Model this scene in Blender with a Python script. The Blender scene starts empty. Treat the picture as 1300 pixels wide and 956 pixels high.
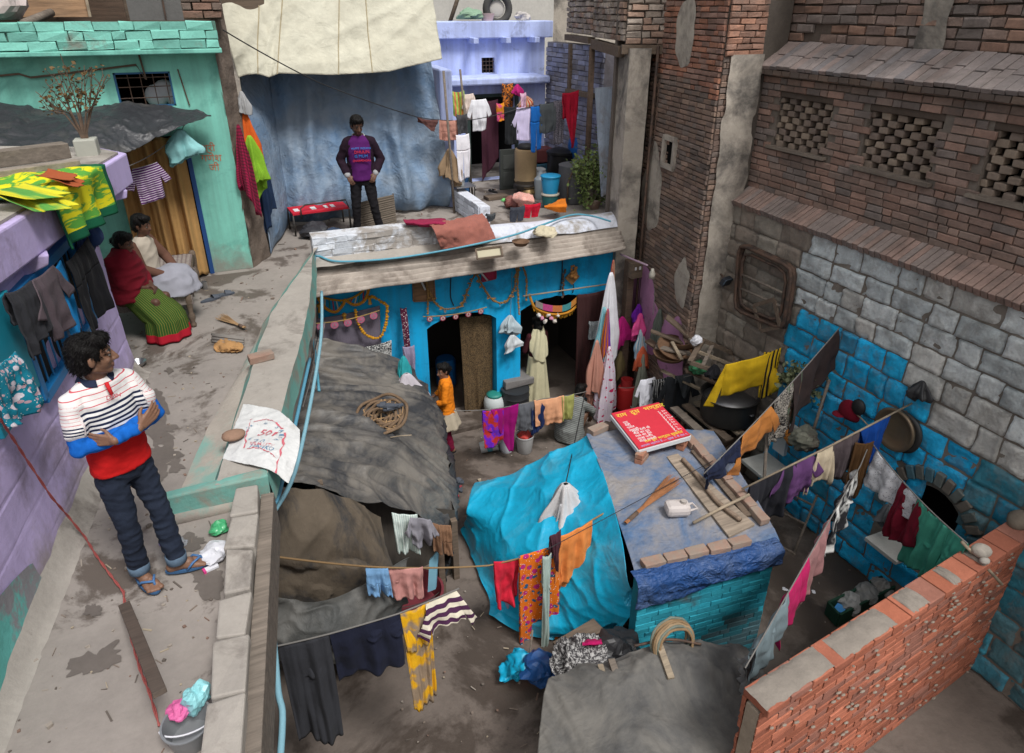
import bpy, bmesh, math, random
from mathutils import Vector as V, Matrix, noise
random.seed(11)
SC = bpy.context.scene
COL = SC.collection
PI = math.pi
R = math.radians
F_, CX_, CY_ = 867.0, 650.0, 433.5
PITCH, YAW, CZ = R(26.1), R(22.5), 6.25
_sp, _cp = math.sin(PITCH), math.cos(PITCH)
def _ray(u, v):
 dx = (u - CX_) / F_; dy = (v - CY_) / F_
 f = _cp - dy * _sp; d = _sp + dy * _cp
 return V((f * math.sin(YAW) + dx * math.cos(YAW), f * math.cos(YAW) - dx * math.sin(YAW), -d))
def PZ(u, v, z): r = _ray(u, v); return V((0, 0, CZ)) + r * ((z - CZ) / r.z)
def PY(u, v, y): r = _ray(u, v); return V((0, 0, CZ)) + r * (y / r.y)
def PX(u, v, x): r = _ray(u, v); return V((0, 0, CZ)) + r * (x / r.x)
def PD(u, v, d): r = _ray(u, v); return V((0, 0, CZ)) + r * (d / math.hypot(r.x, r.y))   # d: horizontal distance
def PN(u, v, p0, n):                       # vertical plane through p0 with horizontal normal n
 r = _ray(u, v); n = V(n); o = V((0, 0, CZ))
 return o + r * ((V(p0) - o).dot(n) / r.dot(n))
UP = V((0, 0, 1))
def rnd(a, b): return random.uniform(a, b)
def lerp(a, b, t): return a + (b - a) * t
def nz(p, s=1.0, o=0.0): return noise.noise(V((p[0] * s + o, p[1] * s + o * 1.7, p[2] * s - o)))
class MB:
 def __init__(s): s.v = []; s.f = []; s.c = []; s.uv = []; s.m = []; s.has_uv = False; s.has_c = False; s.att = None
 def add(s, vs, fs, col=None, uvs=None, mi=0):
  b = len(s.v)
  s.v += [V(p) for p in vs]
  s.f += [tuple(b + i for i in f) for f in fs]; s.m += [mi] * len(fs)
  if col is not None: s.has_c = True
  if col is not None and len(col) and hasattr(col[0], '__len__'): s.c += list(col)
  else: s.c += [col or (1, 1, 1)] * len(vs)
  if uvs is not None: s.has_uv = True; s.uv += list(uvs)
  else: s.uv += [(0, 0)] * len(vs)
  return s
 def hexa(s, p, col=None, mi=0):      # p: 4 bottom, 4 top (same winding, ccw from above)
  return s.add(p, [(3, 2, 1, 0), (4, 5, 6, 7), (0, 1, 5, 4), (1, 2, 6, 5), (2, 3, 7, 6), (3, 0, 4, 7)], col, None, mi)
 def box(s, c, size, rz=0, col=None, jit=0, rx=0, ry=0, mi=0):
  c = V(c); hx, hy, hz = size[0] / 2, size[1] / 2, size[2] / 2
  m = Matrix.Rotation(rz, 3, 'Z') @ Matrix.Rotation(ry, 3, 'Y') @ Matrix.Rotation(rx, 3, 'X')
  P = []
  for z in (-hz, hz):
   for x, y in ((-hx, -hy), (hx, -hy), (hx, hy), (-hx, hy)):
    P.append(c + m @ V((x + rnd(-jit, jit), y + rnd(-jit, jit), z + rnd(-jit, jit))))
  return s.hexa(P, col, mi)
 def bar(s, a, b, w, h, up=UP, col=None, mi=0):          # rectangular bar a->b
  a, b = V(a), V(b); d = (b - a).normalized(); u = V(up)
  x = d.cross(u)
  if x.length < 1e-4: x = d.cross(V((0, 1, 0)))
  x.normalize(); y = x.cross(d)
  q = [x * (w / 2) * i + y * (h / 2) * j for i, j in ((-1, -1), (1, -1), (1, 1), (-1, 1))]
  return s.hexa([a + k for k in q] + [b + k for k in q], col, mi)
 def prism(s, poly, z0, z1, col=None, mi=0):
  n = len(poly)
  vs = [V((p[0], p[1], z0)) for p in poly] + [V((p[0], p[1], z1 if len(p) < 3 else p[2])) for p in poly]
  fs = [tuple(reversed(range(n))), tuple(range(n, 2 * n))] + [(i, (i + 1) % n, n + (i + 1) % n, n + i) for i in range(n)]
  return s.add(vs, fs, col, None, mi)
 def extr(s, poly, vec, col=None, mi=0):
  n = len(poly); vec = V(vec)
  vs = [V(p) for p in poly] + [V(p) + vec for p in poly]
  fs = [tuple(reversed(range(n))), tuple(range(n, 2 * n))] + [(i, (i + 1) % n, n + (i + 1) % n, n + i) for i in range(n)]
  return s.add(vs, fs, col, None, mi)
 def tube(s, path, r, n=8, closed=False, col=None, cap=True, mi=0):
  path = [V(p) for p in path]; m = len(path); vs = []; fs = []
  prev = None
  for i, p in enumerate(path):
   a = path[(i - 1) % m] if (closed or i > 0) else p
   b = path[(i + 1) % m] if (closed or i < m - 1) else p
   d = (b - a).normalized()
   if prev is None:
    x = d.cross(UP)
    if x.length < 1e-3: x = d.cross(V((1, 0, 0)))
   else:
    x = prev - d * prev.dot(d)
   x.normalize(); prev = x; y = d.cross(x)
   rr = r[i] if hasattr(r, '__len__') else r
   for k in range(n):
    t = 2 * PI * k / n
    vs.append(p + (x * math.cos(t) + y * math.sin(t)) * rr)
  for i in range(m if closed else m - 1):
   for k in range(n):
    a0 = i * n + k; a1 = i * n + (k + 1) % n; j = (i + 1) % m
    fs.append((a0, a1, j * n + (k + 1) % n, j * n + k))
  if cap and not closed: fs += [tuple(reversed(range(n))), tuple(range((m - 1) * n, m * n))]
  return s.add(vs, fs, col, None, mi)
 def lathe(s, prof, c=(0, 0, 0), n=24, M=None, col=None, mi=0, caps=True):
  c = V(c); vs = []; fs = []; m = len(prof)
  for r, z in prof:
   for k in range(n):
    t = 2 * PI * k / n; p = V((r * math.cos(t), r * math.sin(t), z))
    vs.append(c + (M @ p if M else p))
  for i in range(m - 1):
   for k in range(n): fs.append((i * n + k, i * n + (k + 1) % n, (i + 1) * n + (k + 1) % n, (i + 1) * n + k))
  if caps:
   fs.append(tuple(reversed(range(n)))); fs.append(tuple(range((m - 1) * n, m * n)))
  return s.add(vs, fs, col, None, mi)
 def grid(s, fn, nu, nv, uvf=None, col=None, mi=0, flip=False):
  vs = []; uv = []; cs = []
  for j in range(nv + 1):
   for i in range(nu + 1):
    a, b = i / nu, j / nv
    vs.append(fn(a, b)); uv.append(uvf(a, b) if uvf else (a, b))
    if callable(col): cs.append(col(a, b))
  w = nu + 1
  fs = [(j * w + i, j * w + i + 1, (j + 1) * w + i + 1, (j + 1) * w + i) for j in range(nv) for i in range(nu)]
  if flip: fs = [tuple(reversed(f)) for f in fs]
  return s.add(vs, fs, cs if callable(col) else col, uv, mi)
 def ell(s, c, rad, n=16, M=None, col=None, mi=0):
  c = V(c); m = max(6, n // 2); vs = []; fs = []
  rx, ry, rz = rad if hasattr(rad, '__len__') else (rad,) * 3
  for i in range(1, m):
   ph = PI * i / m
   for k in range(n):
    t = 2 * PI * k / n
    p = V((rx * math.sin(ph) * math.cos(t), ry * math.sin(ph) * math.sin(t), -rz * math.cos(ph)))
    vs.append(c + (M @ p if M else p))
  b = len(vs); vs.append(c + (M @ V((0, 0, -rz)) if M else V((0, 0, -rz)))); vs.append(c + (M @ V((0, 0, rz)) if M else V((0, 0, rz))))
  for i in range(m - 2):
   for k in range(n): fs.append((i * n + k, i * n + (k + 1) % n, (i + 1) * n + (k + 1) % n, (i + 1) * n + k))
  for k in range(n):
   fs.append((b, (k + 1) % n, k)); fs.append((b + 1, (m - 2) * n + k, (m - 2) * n + (k + 1) % n))
  return s.add(vs, fs, col, None, mi)
 def build(s, name, mat, parent=None, label=None, cat=None, group=None, kind=None, smooth=False, bevel=0, solid=0, origin=None, sub=0):
  me = bpy.data.meshes.new(name)
  if parent is not None: o0 = world_of(parent)
  elif origin is not None: o0 = V(origin)
  elif kind: o0 = V((0, 0, 0))
  else:
   xs = [p.x for p in s.v]; ys = [p.y for p in s.v]; zs = [p.z for p in s.v]
   o0 = V(((min(xs) + max(xs)) / 2, (min(ys) + max(ys)) / 2, min(zs)))
  me.from_pydata([p - o0 for p in s.v], [], s.f)
  if s.has_uv:
   ul = me.uv_layers.new(name='uv')
   for l in me.loops: ul.data[l.index].uv = s.uv[l.vertex_index]
  if s.has_c:
   ca = me.color_attributes.new('Col', 'FLOAT_COLOR', 'POINT')
   for i, c in enumerate(s.c): ca.data[i].color = (c[0], c[1], c[2], 1)
  mats = mat if isinstance(mat, (list, tuple)) else [mat]
  for m in mats: me.materials.append(m)
  if len(mats) > 1: me.polygons.foreach_set('material_index', s.m)
  if smooth: me.polygons.foreach_set('use_smooth', [True] * len(me.polygons))
  me.validate(); me.update()
  o = bpy.data.objects.new(name, me); COL.objects.link(o)
  if parent is not None: o.parent = parent
  else: o.location = o0
  if bevel:
   b = o.modifiers.new('b', 'BEVEL'); b.width = bevel; b.segments = 2; b.limit_method = 'ANGLE'
  if solid:
   b = o.modifiers.new('s', 'SOLIDIFY'); b.thickness = solid; b.offset = 0
  if sub:
   b = o.modifiers.new('ss', 'SUBSURF'); b.levels = sub; b.render_levels = sub
  tag(o, label, cat, group, kind)
  return o
def world_of(o):
 p = V(o.location)
 while o.parent is not None: o = o.parent; p = p + V(o.location)
 return p
def tag(o, label=None, cat=None, group=None, kind=None):
 if label: o['label'] = label
 if cat: o['category'] = cat
 if group: o['group'] = group
 if kind: o['kind'] = kind
 return o
def thing(name, label, cat, loc=(0, 0, 0), group=None, rz=0):
 o = bpy.data.objects.new(name, None); COL.objects.link(o); o.location = V(loc); o.rotation_euler = (0, 0, rz); o.empty_display_size = .1
 return tag(o, label, cat, group)
def dup(root, loc, rot=None, label=None, group=None, scale=None):
 def cp(o, par):
  c = o.copy(); COL.objects.link(c)
  if par is not None: c.parent = par
  for ch in list(o.children): cp(ch, c)
  return c
 r = cp(root, None); r.location = V(loc)
 if rot is not None: r.rotation_euler = rot if hasattr(rot, '__len__') else (0, 0, rot)
 if scale: r.scale = (scale,) * 3
 if label: r['label'] = label
 if group: r['group'] = group
 return r
class NT:
 def __init__(s, name):
  s.m = bpy.data.materials.new(name); s.m.use_nodes = True; s.t = s.m.node_tree; s.t.nodes.clear()
  s.out = s.n('ShaderNodeOutputMaterial'); s.b = s.n('ShaderNodeBsdfPrincipled'); s.l(s.b.outputs[0], s.out.inputs[0])
  s.b.inputs['Specular IOR Level'].default_value = .3
 def n(s, t, **k):
  x = s.t.nodes.new(t)
  for a, b in k.items(): setattr(x, a, b)
  return x
 def l(s, a, b): s.t.links.new(a, b)
 def val(s, sock, v):
  if hasattr(v, 'is_linked') or isinstance(v, bpy.types.NodeSocket): s.l(v, sock)
  else: sock.default_value = v
 def math(s, op, a, b=0.0, c=None, clamp=False):
  x = s.n('ShaderNodeMath', operation=op, use_clamp=clamp); s.val(x.inputs[0], a); s.val(x.inputs[1], b)
  if c is not None: s.val(x.inputs[2], c)
  return x.outputs[0]
 def mix(s, f, a, b, mode='MIX'):
  x = s.n('ShaderNodeMix', data_type='RGBA', blend_type=mode); s.val(x.inputs[0], f)
  for i, q in ((6, a), (7, b)):
   if isinstance(q, (tuple, list)): x.inputs[i].default_value = (q[0], q[1], q[2], 1)
   else: s.l(q, x.inputs[i])
  return x.outputs[2]
 def ramp(s, f, st, mode='LINEAR'):
  x = s.n('ShaderNodeValToRGB'); x.color_ramp.interpolation = mode; e = x.color_ramp.elements
  while len(e) > 1: e.remove(e[0])
  for i, (p, c) in enumerate(st):
   q = e[0] if i == 0 else e.new(p)
   q.position = p; q.color = (*c, 1) if hasattr(c, '__len__') else (c, c, c, 1)
  s.l(f, x.inputs[0]); return x.outputs[0]
 def co(s, rnd_=False, kind='Object'):
  c = s.n('ShaderNodeTexCoord').outputs[kind]
  if rnd_:
   oi = s.n('ShaderNodeObjectInfo'); a = s.n('ShaderNodeVectorMath', operation='MULTIPLY_ADD')
   cb = s.n('ShaderNodeCombineXYZ'); s.l(oi.outputs['Random'], cb.inputs[0]); s.l(oi.outputs['Random'], cb.inputs[2])
   s.l(cb.outputs[0], a.inputs[0]); a.inputs[1].default_value = (37, 0, 91); s.l(c, a.inputs[2]); c = a.outputs[0]
  return c
 def noise(s, c, sc, det=6, rough=.6, st=None, dist=0):
  if st:
   mp = s.n('ShaderNodeMapping'); mp.inputs['Scale'].default_value = st; s.l(c, mp.inputs[0]); c = mp.outputs[0]
  x = s.n('ShaderNodeTexNoise'); s.l(c, x.inputs[0]); x.inputs['Scale'].default_value = sc; x.inputs['Detail'].default_value = det
  x.inputs['Roughness'].default_value = rough; x.inputs['Distortion'].default_value = dist
  return x.outputs[0]
 def bump(s, h, dist=.01, stren=.6, prev=None):
  b = s.n('ShaderNodeBump'); b.inputs['Distance'].default_value = dist; b.inputs['Strength'].default_value = stren; s.l(h, b.inputs['Height'])
  if prev is not None: s.l(prev, b.inputs['Normal'])
  s.l(b.outputs[0], s.b.inputs['Normal']); return b.outputs[0]
 def fin(s, col, rough=.85, metal=0, spec=.3):
  s.val(s.b.inputs['Base Color'], (*col, 1) if isinstance(col, tuple) else col)
  s.b.inputs['Roughness'].default_value = rough; s.b.inputs['Metallic'].default_value = metal; s.b.inputs['Specular IOR Level'].default_value = spec
  return s.m
_mc = {}
def mat(name, col=None, rough=.85, var=.35, sc=2.0, bump=.5, bd=.008, bsc=25, stain=None, st=(.5, .62), ssc=1.2, streak=0, metal=0, spec=.25, attr=False, rn=True, crack=0, amt=.9, wet=0, base_=None):
 """dirty painted / plastered surface: base colour or 'Col' attribute, value noise, stains, vertical streaks, bump"""
 if name in _mc: return _mc[name]
 N = NT(name); c = N.co(rn)
 if attr:
  a = N.n('ShaderNodeAttribute', attribute_name='Col'); base = a.outputs[0]
  if col: base = N.mix(1, base, col, 'MULTIPLY')
 else: base = N.mix(0, col, col)
 n1 = N.noise(c, sc, 8, .65); n2 = N.noise(c, sc * 9, 5, .7)
 m = N.math('MULTIPLY_ADD', n1, var * 2, 1 - var); m2 = N.math('MULTIPLY_ADD', n2, var * 1.1, 1 - var * .55)
 k = N.math('MULTIPLY', m, m2)
 g = N.n('ShaderNodeCombineColor'); [N.l(k, g.inputs[i]) for i in range(3)]
 base = N.mix(1, base, g.outputs[0], 'MULTIPLY')
 if streak:
  sn = N.noise(c, 1, 5, .6, (7, 7, .35)); f = N.ramp(sn, [(.42, 0), (.66, 1)])
  base = N.mix(N.math('MULTIPLY', f, streak), base, (.06, .05, .045))
 if stain:
  sn = N.noise(c, ssc, 9, .68, dist=.4); f = N.ramp(sn, [(st[0], 0), (st[1], 1)])
  base = N.mix(N.math('MULTIPLY', f, amt), base, stain); fs = f
 if base_:
  sz = N.n('ShaderNodeSeparateXYZ'); N.l(c if not rn else N.co(), sz.inputs[0]); gz = N.math('ADD', N.math('DIVIDE', sz.outputs[2], base_[0]), N.math('MULTIPLY_ADD', N.noise(c, 3.5, 8, .7), 2.2, -1.1))
  base = N.mix(N.ramp(gz, [(.0, .85), (.75, 0)]), base, base_[1])
 h = N.math('ADD', N.noise(c, bsc, 6, .7), N.math('MULTIPLY', N.noise(c, bsc * .2, 4), 1.6))
 if crack:
  vo = N.n('ShaderNodeTexVoronoi', feature='DISTANCE_TO_EDGE'); vo.inputs['Scale'].default_value = crack;
  dv = N.n('ShaderNodeVectorMath', operation='ADD'); N.l(c, dv.inputs[0]); nn = N.n('ShaderNodeTexNoise'); nn.inputs['Scale'].default_value = 3; N.l(c, nn.inputs[0]); N.l(nn.outputs[1], dv.inputs[1]); N.l(dv.outputs[0], vo.inputs[0])
  f = N.ramp(vo.outputs[0], [(0, 1), (.012, 0)]); base = N.mix(N.math('MULTIPLY', f, .6), base, (.05, .04, .035))
 N.bump(h, bd, bump)
 _mc[name] = N.fin(base, rough, metal, spec)
 if wet: N.l(N.math('MULTIPLY_ADD', fs, -wet, rough), N.b.inputs['Roughness'])
 return _mc[name]
def flat(name, col, rough=.6, metal=0, spec=.4, var=.12, bump=.1):
 return mat(name, col, rough, var, 3, bump, .003, 60, metal=metal, spec=spec)
def tarpmat(name, col, dust=(.2, .17, .14), amt=.6, rough=.5, wr=7, st=(.42, .62), spec=.4, bd=.03, c2=None, wst=(1, 1.8, 1.2), cr=1):
 N = NT(name); c = N.co()
 n = N.noise(c, 1.3, 9, .7, dist=.6); base = N.mix(0, col, col)
 if c2: base = N.mix(N.ramp(N.noise(c, .8, 6, .6), [(.4, 0), (.6, 1)]), base, c2)
 k = N.math('MULTIPLY_ADD', N.noise(c, 5, 6, .7), .7, .62); g = N.n('ShaderNodeCombineColor'); [N.l(k, g.inputs[i]) for i in range(3)]
 base = N.mix(1, base, g.outputs[0], 'MULTIPLY')
 base = N.mix(N.math('MULTIPLY', N.ramp(n, [(st[0], 0), (st[1], 1)]), amt), base, dust)
 w = N.noise(c, wr, 4, .55, wst, .8); w = N.math('ABSOLUTE', N.math('SUBTRACT', w, .5))
 w2 = N.noise(c, wr * 3, 3, .5, dist=1.5); w2 = N.math('ABSOLUTE', N.math('SUBTRACT', w2, .5))
 dn = N.n('ShaderNodeTexNoise'); dn.inputs['Scale'].default_value = 2.2; N.l(c, dn.inputs[0]); mp = N.n('ShaderNodeMapping'); mp.inputs['Scale'].default_value = wst; N.l(c, mp.inputs[0]); av = N.n('ShaderNodeVectorMath', operation='MULTIPLY_ADD'); N.l(dn.outputs[1], av.inputs[0]); av.inputs[1].default_value = (.9, .9, .9); N.l(mp.outputs[0], av.inputs[2])
 h = N.math('MULTIPLY_ADD', w2, .35, w)
 for s_, k_ in ((wr * .9, .5 * cr), (wr * 2.6, .22 * cr)):
  vo = N.n('ShaderNodeTexVoronoi'); vo.inputs['Scale'].default_value = s_; N.l(av.outputs[0], vo.inputs[0]); h = N.math('MULTIPLY_ADD', vo.outputs[0], k_, h)
 N.bump(h, bd * 2.2, .85)
 return N.fin(base, rough, 0, spec)
def wood(name, col=(.12, .085, .06), rough=.85, ax=(1, 12, 12)):
 N = NT(name); c = N.co(True); n = N.noise(c, 2.2, 8, .7, ax); n2 = N.noise(c, 3, 5)
 base = N.mix(N.ramp(n, [(.3, 0), (.7, 1)]), tuple(x * .5 for x in col), tuple(min(1, x * 1.5) for x in col))
 base = N.mix(N.math('MULTIPLY', n2, .4), base, (.2, .17, .14)); N.bump(n, .006, .7)
 return N.fin(base, rough, 0, .2)
def bricks(mb, O, U, N, w, h, bl=.23, bh=.072, gap=.012, d=.05, jit=.004, col=None, skip=None, slope=0, inset=.007, up=UP, out=.006):
 O, U, N, up = V(O), V(U).normalized(), V(N).normalized(), V(up)
 nr = max(1, int(round(h / (bh + gap)))); ph = h / nr
 for r in range(nr):
  x = -rnd(.2, .8) * bl if r % 2 else 0
  x0 = x
  while x < w:
   L = bl * rnd(.92, 1.08) if random.random() > .12 else bl * .5
   a, b = max(x, 0), min(x + L, w); x += L + gap
   if b - a < .03: continue
   z0 = r * ph + gap * .5; z1 = (r + 1) * ph - gap * .5
   if skip and skip((a + b) / 2, (z0 + z1) / 2): continue
   cc = col((a + b) / 2, (z0 + z1) / 2) if col else (.2, .1, .07)
   k = rnd(.78, 1.22); cc = tuple(q * k for q in cc)
   dd = d + rnd(-out, out)
   J = lambda: rnd(-jit, jit)
   outer = [O + U * (p + J()) + up * (q + J()) for p, q in ((a, z0), (b, z0), (b, z1), (a, z1))]
   i = inset; inner = [O + U * (p + J()) + up * (q + J()) + N * (dd + J()) for p, q in ((a + i, z0 + i), (b - i, z0 + i), (b - i, z1 - i), (a + i, z1 - i))]
   mid = [lerp(o, q, .25) * 0 + o + N * (dd * .8) for o, q in zip(outer, inner)]
   mb.add(outer + mid + inner, [(8, 9, 10, 11)] + [(e, (e + 1) % 4, 4 + (e + 1) % 4, 4 + e) for e in range(4)] + [(4 + e, 4 + (e + 1) % 4, 8 + (e + 1) % 4, 8 + e) for e in range(4)], cc)
def stones(mb, O, U, N, w, h, rows, wmin, wmax, d=.08, gap=.022, col=None, skip=None, g=(9, 7)):
 O, U, N = V(O), V(U).normalized(), V(N).normalized()
 z = 0;
 hs = [rnd(.8, 1.2) for _ in range(rows)]; k = h / sum(hs); hs = [q * k for q in hs]
 for r, rh in enumerate(hs):
  x = -rnd(0, wmin)
  while x < w:
   L = rnd(wmin, wmax); a, b = max(0, x), min(w, x + L - gap); x += L
   if b - a < .05: continue
   z0, z1 = z + gap * .5 + rnd(-.008, .008), z + rh - gap * .5 + rnd(-.008, .008)
   if skip and skip((a + b) / 2, (z0 + z1) / 2): continue
   cc = col((a + b) / 2, (z0 + z1) / 2) if col else (.2, .2, .2)
   q = rnd(.8, 1.2); cc = tuple(e * q for e in cc); off = rnd(0, 50); dd = d * rnd(.7, 1.2); tx, tz = rnd(-.12, .12), rnd(-.12, .12)
   def fn(s, t):
    s = lerp(s, .5 - .5 * math.cos(PI * s), .75); t = lerp(t, .5 - .5 * math.cos(PI * t), .75)
    es = min(s, 1 - s) * (b - a); et = min(t, 1 - t) * (z1 - z0)
    e = min(es, et); prof = 1 - max(0, 1 - e / .014) ** 2.5
    p = O + U * lerp(a, b, s) + UP * lerp(z0, z1, t)
    wob = .014 * nz(p, 5, 3)
    rr = .028 * nz(p, 6, off) + .026 * nz(p, 17, off)
    return p + U * wob + UP * wob * .7 + N * (prof * (dd + rr + tx * (s - .5) * .2 + tz * (t - .5) * .2) - .008)
   mb.grid(fn, g[0], g[1], None, cc)
  z += rh
def _cr(p, t):
 n = len(p) - 1; x = min(max(t, 0), 1) * n; i = min(int(x), n - 1); f = x - i
 a, b, c, d = p[max(i - 1, 0)], p[i], p[i + 1], p[min(i + 2, n)]
 return b + .5 * f * ((c - a) + f * ((2 * a - 5 * b + 4 * c - d) + f * (3 * (b - c) + d - a)))
def net(mb, rows, nu=60, nv=60, amp=.02, sc=2.0, ridge=.02, rs=3.0, seed=0, aniso=(1, 1, 1), fine=.3, uvs=None):
 rows = [[V(p) for p in r] for r in rows]
 def fn(u, v):
  q = [_cr(r, u) for r in rows]; p = _cr(q, v)
  e = 1e-2
  du = _cr([_cr(r, min(1, u + e)) for r in rows], v) - _cr([_cr(r, max(0, u - e)) for r in rows], v)
  dv = _cr([_cr(r, u) for r in rows], min(1, v + e)) - _cr([_cr(r, u) for r in rows], max(0, v - e))
  n = du.cross(dv)
  if n.length > 1e-9: n.normalize()
  if n.z < 0: n = -n
  s = V((p.x * aniso[0], p.y * aniso[1], p.z * aniso[2]))
  w = amp * nz(s, sc, seed + 3) + amp * .5 * nz(s, sc * 2.3, seed + 9)
  r = 1 - abs(nz(s, rs, seed + 5)) * 2.2; r2 = 1 - abs(nz(s, rs * 2.1, seed + 15)) * 2.2
  w += ridge * max(0, r) ** 2.6 + ridge * .45 * max(0, r2) ** 3 + ridge * fine * max(0, 1 - abs(nz(s, rs * 4.3, seed + 25)) * 2.4) ** 3
  return p + n * w
 mb.grid(fn, nu, nv, uvs)
 return mb
cam = bpy.data.cameras.new('camera'); co_ = bpy.data.objects.new('camera', cam); COL.objects.link(co_); SC.camera = co_
cam.sensor_width = 36; cam.lens = 36 * F_ / 1300; cam.clip_end = 500; cam.clip_start = .05
cam.shift_y = -(956 / 2 - CY_) / 1300
co_.location = (0, 0, CZ); co_.rotation_euler = (PI / 2 - PITCH, 0, -YAW)
SC.view_settings.view_transform = 'Standard'; SC.view_settings.look = 'None'; SC.view_settings.exposure = 0
W = bpy.data.worlds.new('World'); SC.world = W; W.use_nodes = True
wt = W.node_tree; bg = wt.nodes['Background']; sky = wt.nodes.new('ShaderNodeTexSky'); sky.sky_type = 'NISHITA'; sky.sun_disc = False
sky.sun_elevation = R(58); sky.sun_rotation = R(200); sky.air_density = 1.6; sky.dust_density = 4; sky.ozone_density = 1.0
hs = wt.nodes.new('ShaderNodeHueSaturation'); hs.inputs['Saturation'].default_value = .3
wt.links.new(sky.outputs[0], hs.inputs['Color']); wt.links.new(hs.outputs[0], bg.inputs[0]); bg.inputs[1].default_value = .115
sl = bpy.data.lights.new('sun', 'SUN'); so = bpy.data.objects.new('sun', sl); COL.objects.link(so)
sl.energy = 3.1; sl.angle = R(16); sl.color = (1, .985, .96); so.rotation_euler = (R(32), 0, R(20)); so.location = (0, 0, 20)
SC.cycles.use_denoising = True; SC.cycles.max_bounces = 6
M_ground = mat('mud_concrete', (.15, .122, .104), .8, .45, 1.1, .6, .012, 18, (.06, .046, .037), (.49, .57), .8, wet=.35)
M_terr = mat('terrace_concrete', (.27, .24, .215), .85, .3, 1.6, .5, .006, 30, (.10, .08, .066), (.53, .58), 1.05, wet=.3)
M_conc = mat('grey_concrete', (.34, .31, .275), .9, .3, 2.2, .6, .006, 35, (.13, .11, .095), (.52, .68), 2)
M_tealk = mat('faded_teal', (.16, .36, .31), .85, .25, 3, .5, .006, 35, (.27, .24, .2), (.47, .62), 3.2)
M_teal = mat('teal_paint', (.21, .56, .46), .75, .16, 1.5, .35, .006, 20, (.10, .3, .25), (.52, .68), 1.6, streak=.3, base_=(.5, (.24, .22, .19)))
M_purp = mat('lilac_paint', (.52, .43, .70), .8, .16, 2, .4, .008, 16, (.26, .21, .30), (.52, .66), 1.7, base_=(.45, (.27, .23, .22)), streak=.12)
M_lav = mat('lavender_paint', (.50, .58, .90), .8, .2, 2, .4, .008, 18, (.16, .17, .25), (.56, .72), 2, streak=.25)
M_blue = mat('bright_blue_paint', (.008, .40, .76), .7, .16, 1.6, .35, .006, 20, (.01, .17, .36), (.52, .68), 1.8, streak=.22, base_=(.5, (.10, .12, .13)))
M_brickd = mat('old_brick', (1, 1, 1), .9, .5, 3.5, .9, .008, 45, (.12, .10, .09), (.5, .72), 1.6, attr=True, rn=False)
M_mort = mat('old_mortar', (.19, .16, .135), .95, .4, 4, .8, .01, 30, rn=False)
M_stone = mat('rough_stone', (1.1, 1.1, 1.1), .92, .5, 5.5, 1, .014, 26, (.17, .15, .13), (.49, .57), 4.2, attr=True, rn=False, amt=.34, streak=.16)
M_stucco = mat('grey_stucco', (.42, .375, .32), .92, .35, 2, .7, .008, 30, (.10, .092, .085), (.46, .62), 1.3)
M_redb = mat('new_red_brick', (1, 1, 1), .9, .4, 5, .9, .006, 50, attr=True, rn=False)
M_dark = flat('dark_room', (.015, .013, .012), .9)
M_black = flat('black_void', (.006, .006, .006), .95, spec=.05)  # near-black standing in for the unlit depth of openings
M_wood = wood('weathered_wood'); M_woodg = wood('grey_wood', (.17, .14, .115)); M_woodr = wood('brown_wood', (.10, .06, .04)); M_woodp = wood('pale_wood', (.30, .24, .17))
M_iron = mat('rusty_iron', (.12, .075, .055), .7, .5, 8, .5, .004, 60, (.05, .04, .036), (.45, .6), 5, metal=.3)
M_corr = mat('corrugated_cement', (.38, .33, .285), .9, .35, 1.6, .4, .004, 40, (.15, .12, .10), (.45, .65), 2)
M_pipe = flat('blue_pipe_plastic', (.10, .30, .42), .45)
mb = MB()
mb.grid(lambda u, v: V((lerp(-14, 16, u), lerp(-6, 24, v), 0.035 * nz((u * 30, v * 30, 0), .5) + .015 * nz((u * 30, v * 30, 0), 1.7))), 90, 90)
mb.build('ground', M_ground, kind='structure', smooth=True)
mb = MB(); mb.add([(-200, -200, -.12), (200, -200, -.12), (200, 200, -.12), (-200, 200, -.12)], [(0, 1, 2, 3)])
mb.build('ground', M_ground, kind='structure')
Rl = [(-.45, 2.2), (-.19, 3.85), (-.02, 4.66), (.36, 6.23), (.66, 7.6), (.80, 8.6), (.86, 9.22)]    # right edge of the terrace
mb = MB(); mb.prism([(-7, 1.0)] + [(-.62, 1.0)] + Rl + [(.86, 9.24), (-7, 9.24)], 2.88, 3.1)
mb.build('terrace', M_terr, kind='structure')
Rl = [(-1.4, 1.0), (-1.2, 2.2), (-.97, 3.85), (-.8, 4.66), (-.44, 6.23), (.2, 7.6), (.68, 8.6), (.8, 9.22)]
mb = MB(); mb.prism([(-7, 1.0)] + Rl + [(.8, 9.24), (-7, 9.24)], 0, 2.879)
mb.build('terrace', M_terr, kind='structure')
mb = MB(); mb.prism([(-7, 9.24), (5.86, 9.24), (6.25, 9.9), (7.6, 15.5), (-7, 15.5)], 2.85, 3.097)
mb.build('terrace', M_terr, kind='structure')
mb = MB()
for a, b in zip(Rl[:-2], Rl[1:-1]):
 a3, b3 = V((*a, .0)), V((*b, .0)); u = (b3 - a3).normalized()
 bricks(mb, a3, u, V((u.y, -u.x, 0)), (b3 - a3).length, 2.86, .25, .08, col=lambda x, z: random.choice([(.11, .085, .07), (.14, .1, .08), (.10, .09, .08)]), d=.035)
mb.build('terrace_facing_wall', M_brickd, label='old dark brick retaining wall under the terrace edge behind the black tarp', cat='wall')
K = [(-.74, 4.22), (-.5, 5.24), (-.35, 5.75), (-.01, 6.87), (.21, 7.56), (.80, 9.35)]
T = [(-.49, 4.22), (-.24, 5.49), (-.07, 6.38), (.09, 7.12), (.36, 7.9), (.90, 9.32)]
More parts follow.
